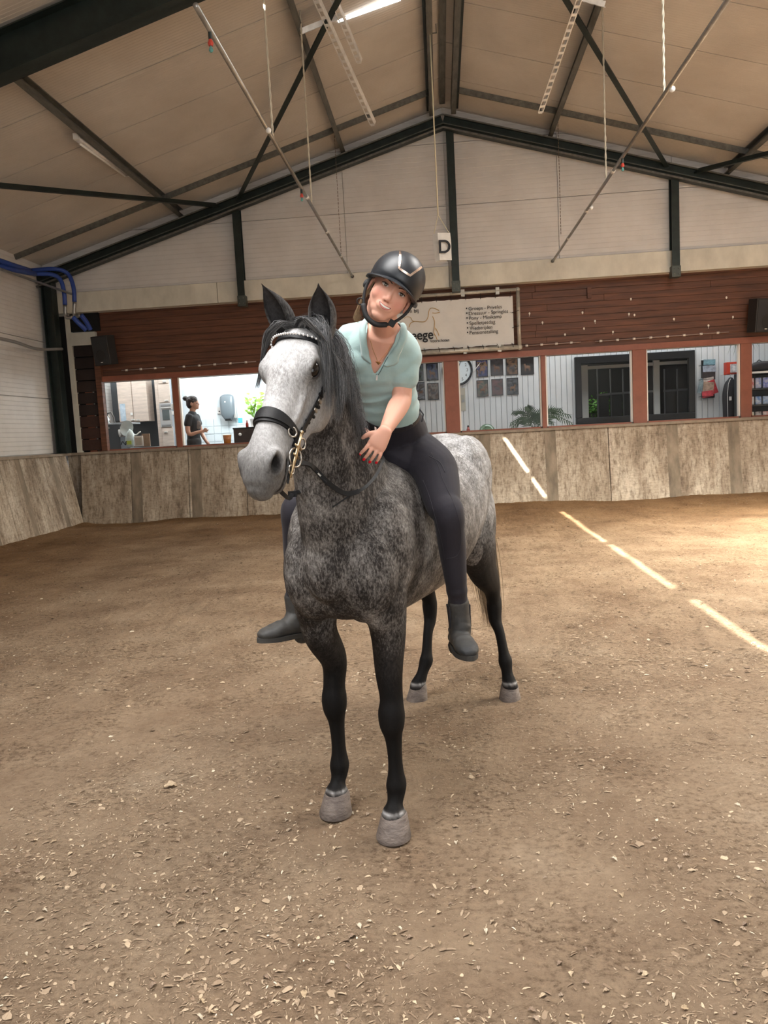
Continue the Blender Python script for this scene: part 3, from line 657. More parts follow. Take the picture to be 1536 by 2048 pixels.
hose([at(149, 604, 14.5), at(149, 630, 14.5), at(160, 631, 14.5)], .036, 'elbow', M_pipe, t); hose([at(130, 610, 14.35), at(132, 633, 14.35), at(145, 635, 14.35)], .036, 'elbow', M_pipe, t)
hose([at(146, 634, 14.35), at(158, 647, 14.4), at(172, 660, 14.5)], .045, 'hose', M_blue, t); hose([at(162, 630, 14.5), at(172, 643, 14.6), at(181, 659, 14.7)], .045, 'hose', M_blue, t)
a = at(0, 538, 11.5); tag(MB().tube([a + (a - at(143, 588, 14.6)) * .3, a, at(143, 588, 14.6)], .022, 8).build('sprinkler_pipe', M_pipe, smooth=True), 'pale pipe running along the left wall into the corner under the blue hoses', 'pipe')
tag(MB().tube([Vector(p) for p in crom(np.array([tuple(at(-15, 674, 11.2)), tuple(at(30, 684, 12.3)), tuple(at(75, 698, 13.8)), tuple(at(124, 698, 14.7))]), 6)], .028, 8).build('cable', mat('grey_cable', (.22, .21, .20), .5), smooth=True), 'sagging grey cable across the left wall into the corner', 'cable')
# ================================================================ things on the window wall
YW = YB - .03
def pb_(mb, x0, y0, x1, y1, Y, d, off=0):
    """box whose front face spans the pixel rectangle at depth Y, going back by d"""
    c = at((x0 + x1) / 2, (y0 + y1) / 2, Y); w = px2m(abs(x1 - x0), Y) * 1.01; h = px2m(abs(y1 - y0), Y) * 1.0
    return mb.box((c.x, Y + d / 2 + off, c.z), (w, d, h))
# banner
Yb = 15.22
t = thing('banner', 'white banner with horse line drawing and list of riding lessons, laced into a pipe frame', 'sign', at(930, 710, Yb))
tr, br = at(1025, 591, Yb), at(1028, 689, Yb); xl0 = at(772, 640, Yb).x
zt, zb_ = tr.z, br.z; mb = MB(); nx_, nz_ = 30, 8
for k in range(nz_ + 1):
    for i in range(nx_ + 1):
        u, v = i / nx_, k / nz_
        mb.v.append(Vector((xl0 + (tr.x - xl0) * u, Yb + .006 * math.sin(u * 31) * (1 - v) ** 2 + .01 * math.exp(-((u - .93) / .05) ** 2) * (1 - v), zt + (zb_ - zt) * v - .012 * abs(math.sin(u * 31)) * (v == 0) + .012 * abs(math.sin(u * 33)) * (v == 1))))
for k in range(nz_):
    for i in range(nx_): q0 = k * (nx_ + 1) + i; mb.f.append([q0, q0 + nx_ + 1, q0 + nx_ + 2, q0 + 1])
mb.build('sheet', mat('banner_vinyl', (.74, .73, .70), .5, var=.10, vscale=1.6), t, smooth=True)
def wtext(body, px, py, size, par, Y, m=M_ink, target=None, sp=1.0, bold=0.0, name='lettering'):
    p = at(px, py, Y); o = text_obj(name, body, size, (0, 0, 0), RW, m, par, .001, sp, bold)
    xs_ = [v.co.x for v in o.data.vertices]; w = max(xs_) - min(xs_); k = (px2m(target, Y) / w) if target else 1
    o.data.transform(Matrix.Translation((p.x, Y, p.z)) @ Matrix.Diagonal((k, 1, 1, 1)) @ Matrix.Translation((-min(xs_), 0, 0))); return o
Yt = Yb - .022
for body, x, y, w in (('Groeps - Priveles', 937.5, 621, 64), ('Dressuur - Springles .', 938, 630.5, 80), ('Pony - Minikamp', 938.5, 640, 63), ('Spelletjesdag', 939, 650, 50), ('Wedstrijden', 939.5, 660, 44), ('Pensionstalling', 939.5, 669, 55)):
    wtext(body, x, y, .098, t, Yt, target=w)
    wtext('\u2022', x - 5.5, y + .5, .13, t, Yt, target=2.6)
wtext('Welkom bij', 787, 628, .10, t, Yt, target=49, bold=.0008)
wtext('eege', 823, 680, .26, t, Yt, target=43, bold=.004); wtext('Voorschoten', 860, 685, .085, t, Yt, target=38, bold=.0005)
M_gold = mat('gold_line', (.55, .36, .15), .5)
def pline(pts, r=.007):
    A = crom(np.array([tuple(at(x, y, Yt)) for x, y in pts]), 6); MB().tube([Vector(p) for p in A], r, 6).build('horse_line_drawing', M_gold, t)
C5 = lambda x, y: (840 + x / 5.908, 570 + y / 5.908)
pline([C5(235, 320), C5(190, 332), C5(145, 330)]); pline([C5(225, 300), C5(170, 275), C5(125, 275), C5(105, 310), C5(95, 380), C5(60, 430), C5(0, 435), C5(-60, 430), C5(-110, 450), C5(-130, 500)])
pline([C5(150, 370), C5(172, 430), C5(170, 500), C5(165, 560), C5(190, 610), C5(205, 650)]); pline([C5(180, 505), C5(210, 555), C5(225, 600)])
pline([C5(-190, 395), C5(-150, 375), C5(-110, 385), C5(-90, 420), C5(-60, 430)], .005)
# pipe frame
t2 = thing('steel_frame', 'weathered steel pipe frame around the white banner', 'frame', at(935, 712, 15.15)); Yp = 15.15
M_pipe2 = mat('weathered_pipe', (.52, .50, .44), .45, metal=.4, var=.35, vscale=9)
TR, BR = at(1034, 579, Yp), at(1040.5, 694, Yp); TL = Vector((xl0 - .2, Yp, TR.z)); BL = Vector((xl0 - .2, Yp, BR.z)); BR.x = TR.x = (TR.x + BR.x) / 2
MB().tube([TL, TR], .032, 12).build('rail', M_pipe2, t2, smooth=True); MB().tube([TR, BR], .036, 12).build('rail', M_pipe2, t2, smooth=True); MB().tube([BR, BL], .046, 12).build('rail', M_pipe2, t2, smooth=True); MB().tube([TL, BL], .036, 12).build('rail', M_pipe2, t2, smooth=True)
for p, r in ((TR, .045), (BR, .056)): MB().ell(p, r, None, 12, 10).build('elbow', M_pipe2, t2, smooth=True)
for f_ in (.30, .62, .86):
    for A, B_ in ((TL, TR), (BL, BR)):
        p = A.lerp(B_, f_); MB().box(p + Vector((0, .02, 0)), (.07, .10, .13)).build('clamp', M_pipe2, t2)
for i in range(9):
    x = xl0 + .15 + i * (tr.x - xl0 - .2) / 8
    MB().tube([(x, Yb - .01, zb_ + .03), (x + .02, Yp - .03, BL.z + .05), (x + .02, Yp - .055, BL.z)], .005, 5).build('lace', M_ink, t2); MB().tube([(x, Yb - .01, zt - .03), (x, Yp - .03, TL.z)], .005, 5).build('lace', M_ink, t2)
for f_ in (.35, .66): MB().tube([(tr.x - .03, Yb - .01, zt + (zb_ - zt) * f_), (TR.x, Yp - .045, zt + (zb_ - zt) * f_ + .02)], .005, 5).build('lace', M_ink, t2)
# speakers
M_spk = mat('speaker_black', (.018, .018, .018), .5); M_grill = mat('speaker_grille', (.030, .031, .034), .7, bump=.3, bscale=300)
def speaker(x0, y0, x1, y1, side, lab):
    Y = 15.05; c = at((x0 + x1) / 2, (y0 + y1) / 2, Y); w, h = px2m(x1 - x0, Y), px2m(y1 - y0, Y); t = thing('speaker', lab, 'speaker', c - Vector((0, 0, h / 2)))
    R = Matrix.Rotation(side * .30, 3, 'Z') @ Matrix.Rotation(.12, 3, 'X')
    MB().box(c, (w, .24, h), R).build('cabinet', M_spk, t, bevel=.012); MB().box(c + R @ Vector((0, -.125, 0)), (w * .90, .012, h * .92), R).build('grille', M_grill, t, bevel=.004)
    MB().lathe([(w * .28, 0), (w * .30, .006), (w * .26, .010)], c + R @ Vector((0, -.130, -h * .18)), 20, R @ Vector((0, -1, 0))).build('woofer', M_spk, t); MB().lathe([(w * .09, 0), (w * .07, .008)], c + R @ Vector((0, -.130, h * .25)), 14, R @ Vector((0, -1, 0))).build('tweeter', M_spk, t)
    MB().box(c + Vector((0, .17, 0)), (.06, .20, .12)).build('bracket', M_dark, t); MB().box(c + R @ Vector((0, -.133, -h * .40)), (.05, .004, .016), R).build('badge', M_whiteP, t)
speaker(189, 672, 229, 730, -1, 'black wall speaker above the left kitchen window')
speaker(1502, 600, 1546, 662, 1, 'black wall speaker at the right end of the brown boards')
# insulated wire strips
def strip(pts, knobs, lab):
    t = thing('insulator_strip', lab, 'strip', at(*pts[0], YW)); a, c = at(*pts[0], YW - .05), at(*pts[1], YW - .05)
    MB().tube([a, c], .011, 8).build('rod', mat('strip_rod', (.30, .22, .20), .5), t, smooth=True)
    for k in range(knobs):
        p = a.lerp(c, (k + .35) / knobs); MB().tube([p - (c - a).normalized() * .025, p + (c - a).normalized() * .025], .022, 10).build('insulator', mat('porcelain', (.72, .66, .60), .35), t, smooth=True)
        MB().tube([p, p + Vector((0, .06, 0))], .008, 6).build('pin', M_galv, t)
strip([(243, 741), (329, 735)], 3, 'knobbed wire strip above the first kitchen window'); strip([(357, 734), (512, 723)], 5, 'knobbed wire strip above the second kitchen window')
strip([(1043, 692), (1162, 684)], 4, 'short knobbed wire strip right of the banner'); strip([(1190, 683), (1458, 664)], 8, 'long knobbed wire strip running to the right speaker')
strip([(850, 704), (1028, 690)], 5, 'knobbed wire strip under the banner'); 
MB_ = MB(); pb_(MB_, 1175, 575, 1183, 595, YW - .04, .06); tag(MB_.build('wall_hook', M_brown), 'small brown wall bracket on the boards right of the banner', 'hook')
# bird droppings are wear on the boards
sp = MB(); rs = random.Random(2)
for (x, y) in [(1059, 627), (1168, 657), (1226, 664), (1262, 598), (1258, 628), (1269, 630), (1348, 638), (1417, 651), (1466, 634), (1453, 595), (1130, 669), (1165, 625), (1190, 642), (1085, 645)]:
    p = at(x, y, YB - .022); sp.ell(p, (.018, .003, .024), None, 8, 6); sp.bar(p, p - Vector((rs.uniform(-.01, .01), 0, rs.uniform(.02, .06))), .008, .003, (0, 1, 0))
sp.build('paint_fleck', mat('dropping_white', (.75, .70, .62), .8), wall_board)['kind'] = 'stuff'
# ================================================================ lounge behind the glass
YL = 18.2
M_lboard = mat('white_lounge_board', (.70, .72, .72), .5, var=.08, vscale=2); 
xsp = at(570, 780, 16).x
_x0, _x1, _z0, _z1 = at(1155, 780, YL).x, at(1382, 780, YL).x, at(1268, 838, YL).z, at(1268, 718, YL).z
wlg = MB().box(((-1.7 + _x0) / 2, YL + .05, 2.8), (_x0 + 1.7, .03, 4.0)).box(((8.9 + _x1) / 2, YL + .05, 2.8), (8.9 - _x1, .03, 4.0)).box(((_x0 + _x1) / 2, YL + .05, (.8 + _z0) / 2), (_x1 - _x0, .03, _z0 - .8)).box(((_x0 + _x1) / 2, YL + .05, (4.8 + _z1) / 2), (_x1 - _x0, .03, 4.8 - _z1)).build('wall_lounge', mat('joint_grey', (.25, .27, .28), .8), kind='structure')
me0 = None; x = -2.0
bx0, bx1 = at(1160, 780, YL).x, at(1377, 780, YL).x
k = 0
while x < 8.8:
    w = .128
    segs = [(.9, 4.3)]
    if bx0 - .1 < x + w / 2 < bx1 + .1: segs = [(.9, at(1260, 840, YL).z), (at(1260, 718, YL).z, 4.3)]
    for a, c in segs: MB().box((x + w / 2, YL, (a + c) / 2), (w - .008, .03, c - a)).build('wall_board', M_lboard, wlg, bevel=.003)
    x += w
MB().box((.4, 17, 4.36), (17, 3.6, .1)).build('ceiling_lounge', M_jamb, kind='structure'); MB().box((.4, 17.0, .85), (17, 3.6, .1)).build('floor_lounge', mat('lounge_floor', (.12, .10, .09), .5), kind='structure')
MB().box((xsp, 16.9, 2.6), (.1, 2.8, 3.5)).build('wall_partition', mat('pale_paint', (.72, .76, .78), .6), kind='structure')
MB().box((8.85, 16.9, 2.6), (.1, 2.8, 3.5)).build('wall_lounge_right', M_lboard, kind='structure')
M_blk = mat('black_frame', (.012, .013, .014), .35)
YQ = YL - .03
def pic(x0, y0, x1, y1, cols, lab, seed, grp='framed horse photographs on the lounge wall'):
    Y = YQ; c = at((x0 + x1) / 2, (y0 + y1) / 2, Y); w, h = px2m(x1 - x0, Y), px2m(y1 - y0, Y); t = thing('picture_frame', lab, 'picture', c - Vector((0, 0, h / 2)), grp)
    MB().box((c.x, Y, c.z), (w, .02, h)).build('frame', M_blk, t)
    m, N, L, b = nodes('photo_%d' % seed); tc = N.new('ShaderNodeTexCoord'); mp = N.new('ShaderNodeMapping'); mp.inputs['Location'].default_value = (seed * 3.1, seed, 0); L.new(tc.outputs['Object'], mp.inputs[0])
    n = N.new('ShaderNodeTexNoise'); n.inputs['Scale'].default_value = 9; n.inputs['Detail'].default_value = 5; n.inputs['Distortion'].default_value = .8; L.new(mp.outputs[0], n.inputs['Vector'])
    cols = [tuple(k * .55 for k in c_) for c_ in cols]; r = ramp(N, [(.35, cols[0]), (.48, cols[1]), (.58, cols[2]), (.66, cols[0])]); L.new(n.outputs['Fac'], r.inputs[0]); L.new(r.outputs[0], b.inputs['Base Color']); b.inputs['Roughness'].default_value = .3
    MB().box((c.x, Y - .012, c.z), (w * .86, .006, h * .90)).build('photograph', m, t)
    # a small horse outline inside the photograph
    s = min(w, h) * .30; cc_ = Vector((c.x, Y - .017, c.z - h * .08)); sg = 1 if seed % 2 else -1; mb = MB()
    mb.ell(cc_, (s * .75, .003, s * .38), None, 10, 6).ell(cc_ + Vector((sg * s * .72, 0, s * .62)), (s * .30, .003, s * .18), Matrix.Rotation(sg * .7, 3, 'Y'), 8, 6).bar(cc_ + Vector((sg * s * .5, 0, 0)), cc_ + Vector((sg * s * .6, 0, s * .7)), s * .34, .003, (0, 1, 0))
    for dx in (-.6, -.4, .4, .6): mb.bar(cc_ + Vector((dx * s, 0, 0)), cc_ + Vector((dx * s * 1.1, 0, -s * 1.0)), s * .12, .003, (0, 1, 0))
    mb.build('horse_print', mat('photo_horse_%d' % (seed % 3), [(.13, .06, .03), (.05, .045, .045), (.17, .09, .05)][seed % 3], .5), t)
D = (.02, .015, .015)
C5b = lambda x, y: (840 + x / 5.908, 570 + y / 5.908)
for i, (x0, y0, x1, y1, cols, lab) in enumerate([
    (-20, 935, 38, 1130, (D, (.20, .22, .26), (.10, .14, .10)), 'framed photo partly hidden by the sleeve, upper row left of the brown post'),
    (76, 928, 214, 1125, (D, (.10, .13, .24), (.20, .20, .22)), 'framed photo in blue tones, upper row left of the brown post'),
    (-40, 1150, 58, 1355, (D, (.30, .32, .36), (.08, .06, .05)), 'framed photo partly hidden by the sleeve, lower row left of the brown post'),
    (90, 1160, 222, 1355, (D, (.16, .09, .06), (.34, .28, .24)), 'framed photo in brown tones, lower row left of the brown post'),
    (664, 888, 800, 1085, (D, (.05, .08, .26), (.42, .24, .12)), 'framed photo of chestnut horse before blue, upper row next to the clock'),
    (834, 860, 980, 1065, (D, (.06, .05, .05), (.10, .09, .09)), 'large dark framed photo, second of the upper row right of the clock'),
    (1018, 866, 1155, 1060, (D, (.22, .12, .07), (.30, .18, .10)), 'framed photo of brown horses, third of the upper row right of the clock'),
    (1192, 848, 1342, 1055, (D, (.025, .02, .02), (.045, .04, .04)), 'nearly black framed photo at the right end of the upper row'),
    (672, 1126, 806, 1318, (D, (.12, .15, .10), (.34, .14, .08)), 'framed photo of reddish horse, lower row under the clock side'),
    (848, 1112, 980, 1303, (D, (.14, .05, .04), (.26, .12, .12)), 'dark red framed photo in the middle of the lower row'),
    (1028, 1100, 1160, 1293, (D, (.07, .08, .09), (.16, .17, .18)), 'grey toned framed photo at the right end of the lower row')]):
    pic(*C5b(x0, y0), *C5b(x1, y1), cols, lab, i + 1)
# clock
cc0 = at(*C5b(440, 1010), YQ); R_ = px2m(178 / 5.908, YQ)
t = thing('wall_clock', 'large round wall clock with black rim half hidden by a brown post', 'clock', cc0 - Vector((0, 0, R_)))
MB().lathe([(R_, 0), (R_, .05), (R_ * .95, .07), (R_ * .86, .05), (R_ * .86, .02)], cc0 + Vector((0, .0, 0)), 40, (0, -1, 0)).build('rim', M_blk, t, auto=True)
MB().lathe([(R_ * .87, 0), (R_ * .87, .03)], cc0, 40, (0, -1, 0)).build('dial', mat('dial_white', (.72, .80, .83), .4), t)
for h_ in range(1, 13):
    a_ = math.pi / 2 - h_ * math.pi / 6; text_obj('numeral', str(h_), R_ * .26, cc0 + Vector((math.cos(a_) * R_ * .66 - (R_ * .08 if h_ < 10 else R_ * .14), -.033, math.sin(a_) * R_ * .66 - R_ * .09)), RW, M_ink, t)
for L__, a_, w in ((R_ * .62, math.radians(66), .014), (R_ * .12, math.radians(-10), .02)): MB().bar(cc0 + Vector((0, -.036, 0)), cc0 + Vector((math.cos(a_) * L__, -.036, math.sin(a_) * L__)), w, .004, (0, 1, 0)).build('hand', M_blk, t)
tag(MB().tube([at(*C5b(590, 1090), YQ), at(*C5b(650, 1000), YQ - .02), at(*C5b(750, 870), YQ)], .008, 6).build('cord', M_whiteP, smooth=True), 'pale cord running up to the right from the wall clock', 'cord')
# calendar poster
t = thing('calendar', 'beige calendar with landscape picture below the wall clock', 'poster', at(*C5b(490, 1480), YQ))
mb = MB(); pb_(mb, *C5b(452, 1220), *C5b(535, 1485), YQ, .01); mb.build('sheet', mat('beige_paper', (.50, .47, .38), .7), t)
mb = MB(); pb_(mb, *C5b(458, 1300), *C5b(522, 1385), YQ - .01, .004); mb.build('landscape_picture', mat('landscape', (.30, .33, .42), .6, var=.5, vscale=6, col2=(.45, .38, .16)), t)
# plants
MB().box((2.9, 15.78, 1.27), (8.6, .50, .05)).build('trim_25', M_jamb, kind='structure')
M_palm = mat('palm_leaf', (.055, .10, .055), .5, var=.4, vscale=6); M_green = mat('leaf_green', (.05, .12, .04), .5, var=.4, vscale=5)
def fronds(t, base, specs, m=M_palm, name='frond', nl=13, ll=.17, w=.012):
    base = Vector(base)
    for (dx, dz, dy) in specs:
        mb = MB(); tip = base + Vector((dx, dy, dz)); mid = base + Vector((dx * .45, dy * .45, dz * .45 + .13 + .15 * abs(dx)))
        A = crom(np.array([tuple(base), tuple(mid), tuple(tip)]), 8); mb.tube([Vector(a) for a in A], [.007] * len(A), 5); n = len(A)
        for i in range(3, n):
            p = Vector(A[i]); d = (Vector(A[i]) - Vector(A[i-1])).normalized(); sd = Vector((-d.z, 0, d.x)); f_ = i / n; l_ = ll * (1.25 - f_) + .03
            for s in (-1, 1):
                q_ = p + (sd * s * .8 + d * .8).normalized() * l_ + Vector((0, s * .03, -.03)); b0 = len(mb.v); perp = Vector((d.x, 0, d.z)) * w
                mb.v += [p - perp, p + perp, (p + q_) / 2 + perp * 1.2 + Vector((0, 0, .01)), q_, (p + q_) / 2 - perp]; mb.f.append([b0, b0+1, b0+2, b0+3, b0+4])
        mb.build(name, m, t)
pc = at(1070, 862, 16.4)
t = thing('potted_palm', 'potted palm with feathery fronds on both sides of the narrow window post', 'plant', (pc.x, pc.y, 1.3))
MB().lathe([(.12, 0), (.15, .5), (.16, .56), (.12, .56)], (pc.x, pc.y, .90), 16).build('pot', mat('pot_grey', (.15, .14, .13), .6), t)
fronds(t, (pc.x, pc.y, 1.45), [(-.5, .18, .0), (-.42, .42, .1), (-.15, .5, -.1), (.25, .38, .1), (.55, .42, 0), (.75, .28, .1), (.75, .12, -.1), (-.55, .02, .1), (.4, .15, .15), (.05, .35, .2)])
pc = at(1488, 690, 16.3)
t = thing('hanging_plant', 'spiky hanging plant at the top behind the right window post', 'plant', (pc.x, pc.y, pc.z))
MB().lathe([(.05, 0), (.13, .12), (.14, .2), (.12, .2)], (pc.x, pc.y, pc.z + .02), 14).build('pot', mat('pot_grey', (.15, .14, .13), .6), t)
mb = MB(); rp = random.Random(4)
for i in range(46):
    a_ = rp.uniform(0, 6.28); l_ = rp.uniform(.22, .42); e_ = rp.uniform(-.9, .6); d = Vector((math.cos(a_), math.sin(a_) * .7, 0)); p0 = Vector((pc.x, pc.y, pc.z + .2)); p1 = p0 + d * l_ * .5 + Vector((0, 0, l_ * (.25 + e_ * .3))); p2 = p0 + d * l_ + Vector((0, 0, l_ * e_ - .1))
    sd = Vector((-d.y, d.x, .2)) * .014; b0 = len(mb.v); mb.v += [p0 - sd, p0 + sd, p1 + sd * 1.2, p1 - sd * 1.2, p2]; mb.f += [[b0, b0+1, b0+2, b0+3], [b0+3, b0+2, b0+4]]
mb.build('leaves', M_green, t)
# glass ball and small bottle on the sill
p = at(974, 862, 15.75); t = thing('glass_vase', 'round green glass bowl on the window sill', 'vase', (p.x, p.y, p.z - .12))
p.z = 1.47; MB().ell((p.x, p.y, p.z), .165, None, 24, 16).build('bowl', glass_mat('green_glass', .18, (.55, .72, .55), .03), t, smooth=True)
MB().ell((p.x, p.y, p.z - .05), (.11, .11, .075), None, 16, 10).build('moss', mat('moss', (.06, .14, .04), .9, var=.5, vscale=30), t)
MB().lathe([(.07, 0), (.07, .03)], (p.x, p.y, 1.295), 16).build('foot', M_whiteP, t)
p = at(936.5, 860, 15.7); t = thing('figurine', 'tiny red and white figurine on the sill below the calendar', 'figurine', (p.x, p.y, p.z - .03))
MB().lathe([(.04, 1.295 - p.z + .04), (.034, 0), (.036, .05), (.02, .09), (.018, .10)], (p.x, p.y, p.z - .04), 10).build('body', mat('dull_red', (.30, .05, .05), .5), t); MB().ell((p.x, p.y, p.z + .075), .022, None, 8, 6).build('head', M_ink, t); MB().lathe([(.024, 0), (.028, .02)], (p.x, p.y, p.z + .02), 10).build('collar', M_whiteP, t)
# black framed inner window and the dim yard beyond
t = thing('framed_window', 'black framed window in the lounge wall looking into a dim stable', 'window', at(1268, 842, YQ))
o0, o1 = at(1148, 716, YQ), at(1389, 839, YQ); zt_, zb2 = at(1268, 709, YQ).z, at(1268, 843, YQ).z; th = px2m(12, YQ)
for a, c, s_ in (((o0.x + o1.x) / 2, zt_ - th / 2, (o1.x - o0.x, th * 1.2)), ((o0.x + o1.x) / 2, zb2 + th / 2, (o1.x - o0.x, th))): MB().box((a, YQ - .03, c), (s_[0], .12, s_[1])).build('frame_rail', M_blk, t, bevel=.01)
for x in (o0.x + th / 2, o1.x - th / 2): MB().box((x, YQ - .03, (zt_ + zb2) / 2), (th, .12, zt_ - zb2 - 2 * th)).build('frame_stile', M_blk, t, bevel=.01)
MB().box(((o0.x + o1.x) / 2, YQ + .02, (zt_ + zb2) / 2), (o1.x - o0.x - 2 * th, .006, zt_ - zb2 - 2 * th)).build('pane', glass_mat(), t)
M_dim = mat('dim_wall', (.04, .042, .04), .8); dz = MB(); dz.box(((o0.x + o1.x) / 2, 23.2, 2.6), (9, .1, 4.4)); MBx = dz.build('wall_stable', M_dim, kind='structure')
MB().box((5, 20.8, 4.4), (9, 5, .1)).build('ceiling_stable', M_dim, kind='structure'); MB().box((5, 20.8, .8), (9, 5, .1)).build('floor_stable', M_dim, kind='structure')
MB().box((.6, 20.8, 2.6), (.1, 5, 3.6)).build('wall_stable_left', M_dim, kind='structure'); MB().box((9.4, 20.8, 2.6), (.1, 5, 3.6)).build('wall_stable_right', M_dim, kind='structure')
M_pane = mat('pale_post', (.62, .62, .58), .6)
mb = MB(); pb_(mb, 1309, 724, 1320, 905, 19.0, .08); tag(mb.build('door_post', M_pane), 'pale upright post seen through the black framed window', 'post')
mb = MB(); pb_(mb, 1162, 734, 1177, 905, 19.0, .08); tag(mb.build('notice_board', M_pane), 'pale narrow panel at the left edge inside the black framed window', 'panel')
mb = MB(); pb_(mb, 1162, 727, 1378, 733, 19.05, .08); tag(mb.build('header_rail', M_pane), 'pale header rail across the top inside the black framed window', 'rail')
st_ = mat('stall_steel', (.10, .105, .105), .5)
for i, x0 in enumerate((1196, 1222, 1247, 1283, 1330, 1355)):
    t = thing('stall_gate', ['leftmost grey stall gate panel behind the black framed window', 'second grey stall gate panel behind the black framed window', 'grey stall gate panel left of the brown post behind glass', 'grey stall gate panel left of the pale upright post', 'grey stall gate panel right of the pale upright post', 'rightmost grey stall gate panel behind the black framed window'][i], 'gate', at(x0 + 11, 830, 21))
    mb = MB(); pb_(mb, x0, 792 - i * 2, x0 + 22, 898, 21, .03); mb.build('panel', st_, t); mb = MB(); pb_(mb, x0 - 1, 787 - i * 2, x0 + 24, 791 - i * 2, 20.96, .05); mb.build('top_rail', mat('stall_rail', (.30, .31, .31), .4), t); mb = MB(); pb_(mb, x0 - 1, 740, x0 + 1, 834, 20.95, .05); mb.build('upright', mat('stall_rail', (.30, .31, .31), .4), t)
p = at(1205, 815, 22.0); mb = MB(); rq = random.Random(9)
for i in range(500):
    c_ = p + Vector((rq.gauss(0, .35), rq.gauss(0, .15), rq.gauss(0, .16))); a_ = Vector((rq.gauss(0, 1), rq.gauss(0, 1), rq.gauss(0, 1))).normalized() * .05; b_ = a_.orthogonal() * .5; n0 = len(mb.v); mb.v += [c_ - a_, c_ + b_, c_ + a_, c_ - b_]; mb.f.append([n0, n0+1, n0+2, n0+3])
mb.bar(p, (p.x, p.y, .85), .05, .05); tag(mb.build('bush', mat('lit_leaves', (.10, .30, .04), .6, var=.4)), 'sunlit green bush low in the black framed window', 'bush')
lamp('stable_lamp', 'AREA', (3.4, 21.6, 4.2), 25, (1, .97, .9), (1.2, .8), (0, 0.1, -1))
# magazine rack, red box, garment bag, snack machine
Ym = YQ - .05; Cm = lambda x, y: (1080 + x / 3.368, 670 + y / 3.368)
t = thing('magazine_rack', 'wall rack stuffed with magazines right of the black framed window', 'rack', at(*Cm(1130, 420), Ym))
mb = MB(); pb_(mb, *Cm(1092, 175), *Cm(1172, 418), Ym, .03); mb.build('back_plate', M_blk, t)
for i, (x0, y0, x1, y1, col, rot) in enumerate([(1098, 168, 1178, 210, (.20, .36, .42), .03), (1092, 208, 1180, 250, (.45, .50, .58), -.05), (1088, 252, 1175, 300, (.06, .05, .05), .02), (1062, 300, 1130, 395, (.30, .38, .40), .25), (1095, 290, 1165, 340, (.72, .62, .55), -.15), (1110, 310, 1180, 400, (.55, .05, .06), -.3), (1088, 320, 1160, 385, (.55, .38, .28), .12), (1080, 380, 1155, 418, (.60, .07, .09), -.1)]):
    a, c = at(*Cm(x0, y0), Ym), at(*Cm(x1, y1), Ym); cen = (a + c) / 2; cen.y = Ym - .03 - .012 * i
    MB().box(cen, (abs(c.x - a.x), .012, abs(a.z - c.z)), Matrix.Rotation(rot, 3, 'Y')).build('magazine', mat('magazine_%d' % i, col, .35, var=.6, vscale=10), t)
for y in (205, 300, 415): a, c = at(*Cm(1086, y), Ym - .16), at(*Cm(1178, y - 4), Ym - .16); MB().tube([a + Vector((0, .16, 0)), a, c, c + Vector((0, .16, 0))], .006, 6).build('wire', M_blk, t)
t = thing('red_box', 'red box with white picture above the dark garment bag', 'box', at(*Cm(1300, 262), 17.6))
mb = MB(); pb_(mb, *Cm(1262, 183), *Cm(1340, 262), 17.6, .2); mb.build('case', mat('box_red', (.60, .06, .03), .4), t, bevel=.01); mb = MB(); pb_(mb, *Cm(1285, 196), *Cm(1340, 250), 17.585, .01); mb.build('front_label', mat('label_print', (.75, .72, .72), .5, var=.6, vscale=15), t)
t = thing('garment_bag', 'dark garment bag with pale piping hanging right of the magazine rack', 'bag', at(*Cm(1285, 548), 17.5))
pts = [at(*Cm(1285, 295), 17.6), at(*Cm(1284, 330), 17.6), at(*Cm(1282, 400), 17.6), at(*Cm(1284, 480), 17.6), at(*Cm(1285, 560), 17.6)]
mb = MB(); mb.loft([(pts[0], .05, .04), (pts[1], .13, .07), (pts[2], .17, .09), (pts[3], .17, .09), (pts[4], .165, .09)], (1, 0, 0), 20, 4, 2.4); mb.build('bag_body', mat('bag_cloth', (.018, .018, .022), .7), t, smooth=True)
for sx in (-.10, .13): MB().tube([pts[0] + Vector((sx * .3, -.06, 0)), pts[1] + Vector((sx * .8, -.085, 0)), pts[2] + Vector((sx, -.10, 0)), pts[4] + Vector((sx, -.10, 0))], .006, 6).build('piping', M_whiteP, t)
MB().tube([pts[0], pts[0] + Vector((0, 0, .10)), (pts[0].x, YL, pts[0].z + .13)], .006, 6).build('hook', M_zinc, t); mb = MB(); pb_(mb, *Cm(1275, 415), *Cm(1290, 440), 17.48, .005); mb.build('badge', M_whiteP, t)
Yv = 16.6; vx0, vx1 = at(1496, 760, Yv).x, 8.2; vz1, vz0 = at(1510, 745, Yv).z, .95
t = thing('snack_machine', 'glass fronted snack machine behind the window at the right edge', 'machine', ((vx0 + vx1) / 2, Yv + .4, vz0))
MB().box(((vx0 + vx1) / 2, Yv + .75, (vz0 + vz1) / 2), (vx1 - vx0, .04, vz1 - vz0)).box((vx0 + .02, Yv + .4, (vz0 + vz1) / 2), (.04, .7, vz1 - vz0)).box((vx1, Yv + .4, (vz0 + vz1) / 2), (.04, .7, vz1 - vz0)).box(((vx0 + vx1) / 2, Yv + .4, vz1), (vx1 - vx0, .72, .05)).build('cabinet', mat('machine_dark', (.05, .06, .065), .5), t)
MB().box(((vx0 + vx1) / 2, Yv - .0, (vz0 + vz1) / 2), (vx1 - vx0, .006, vz1 - vz0)).build('glass_front', glass_mat(), t)
MB().box(((vx0 + vx1) / 2, Yv - .01, vz1), (vx1 - vx0, .02, .04)).build('edge_strip', M_whiteP, t)
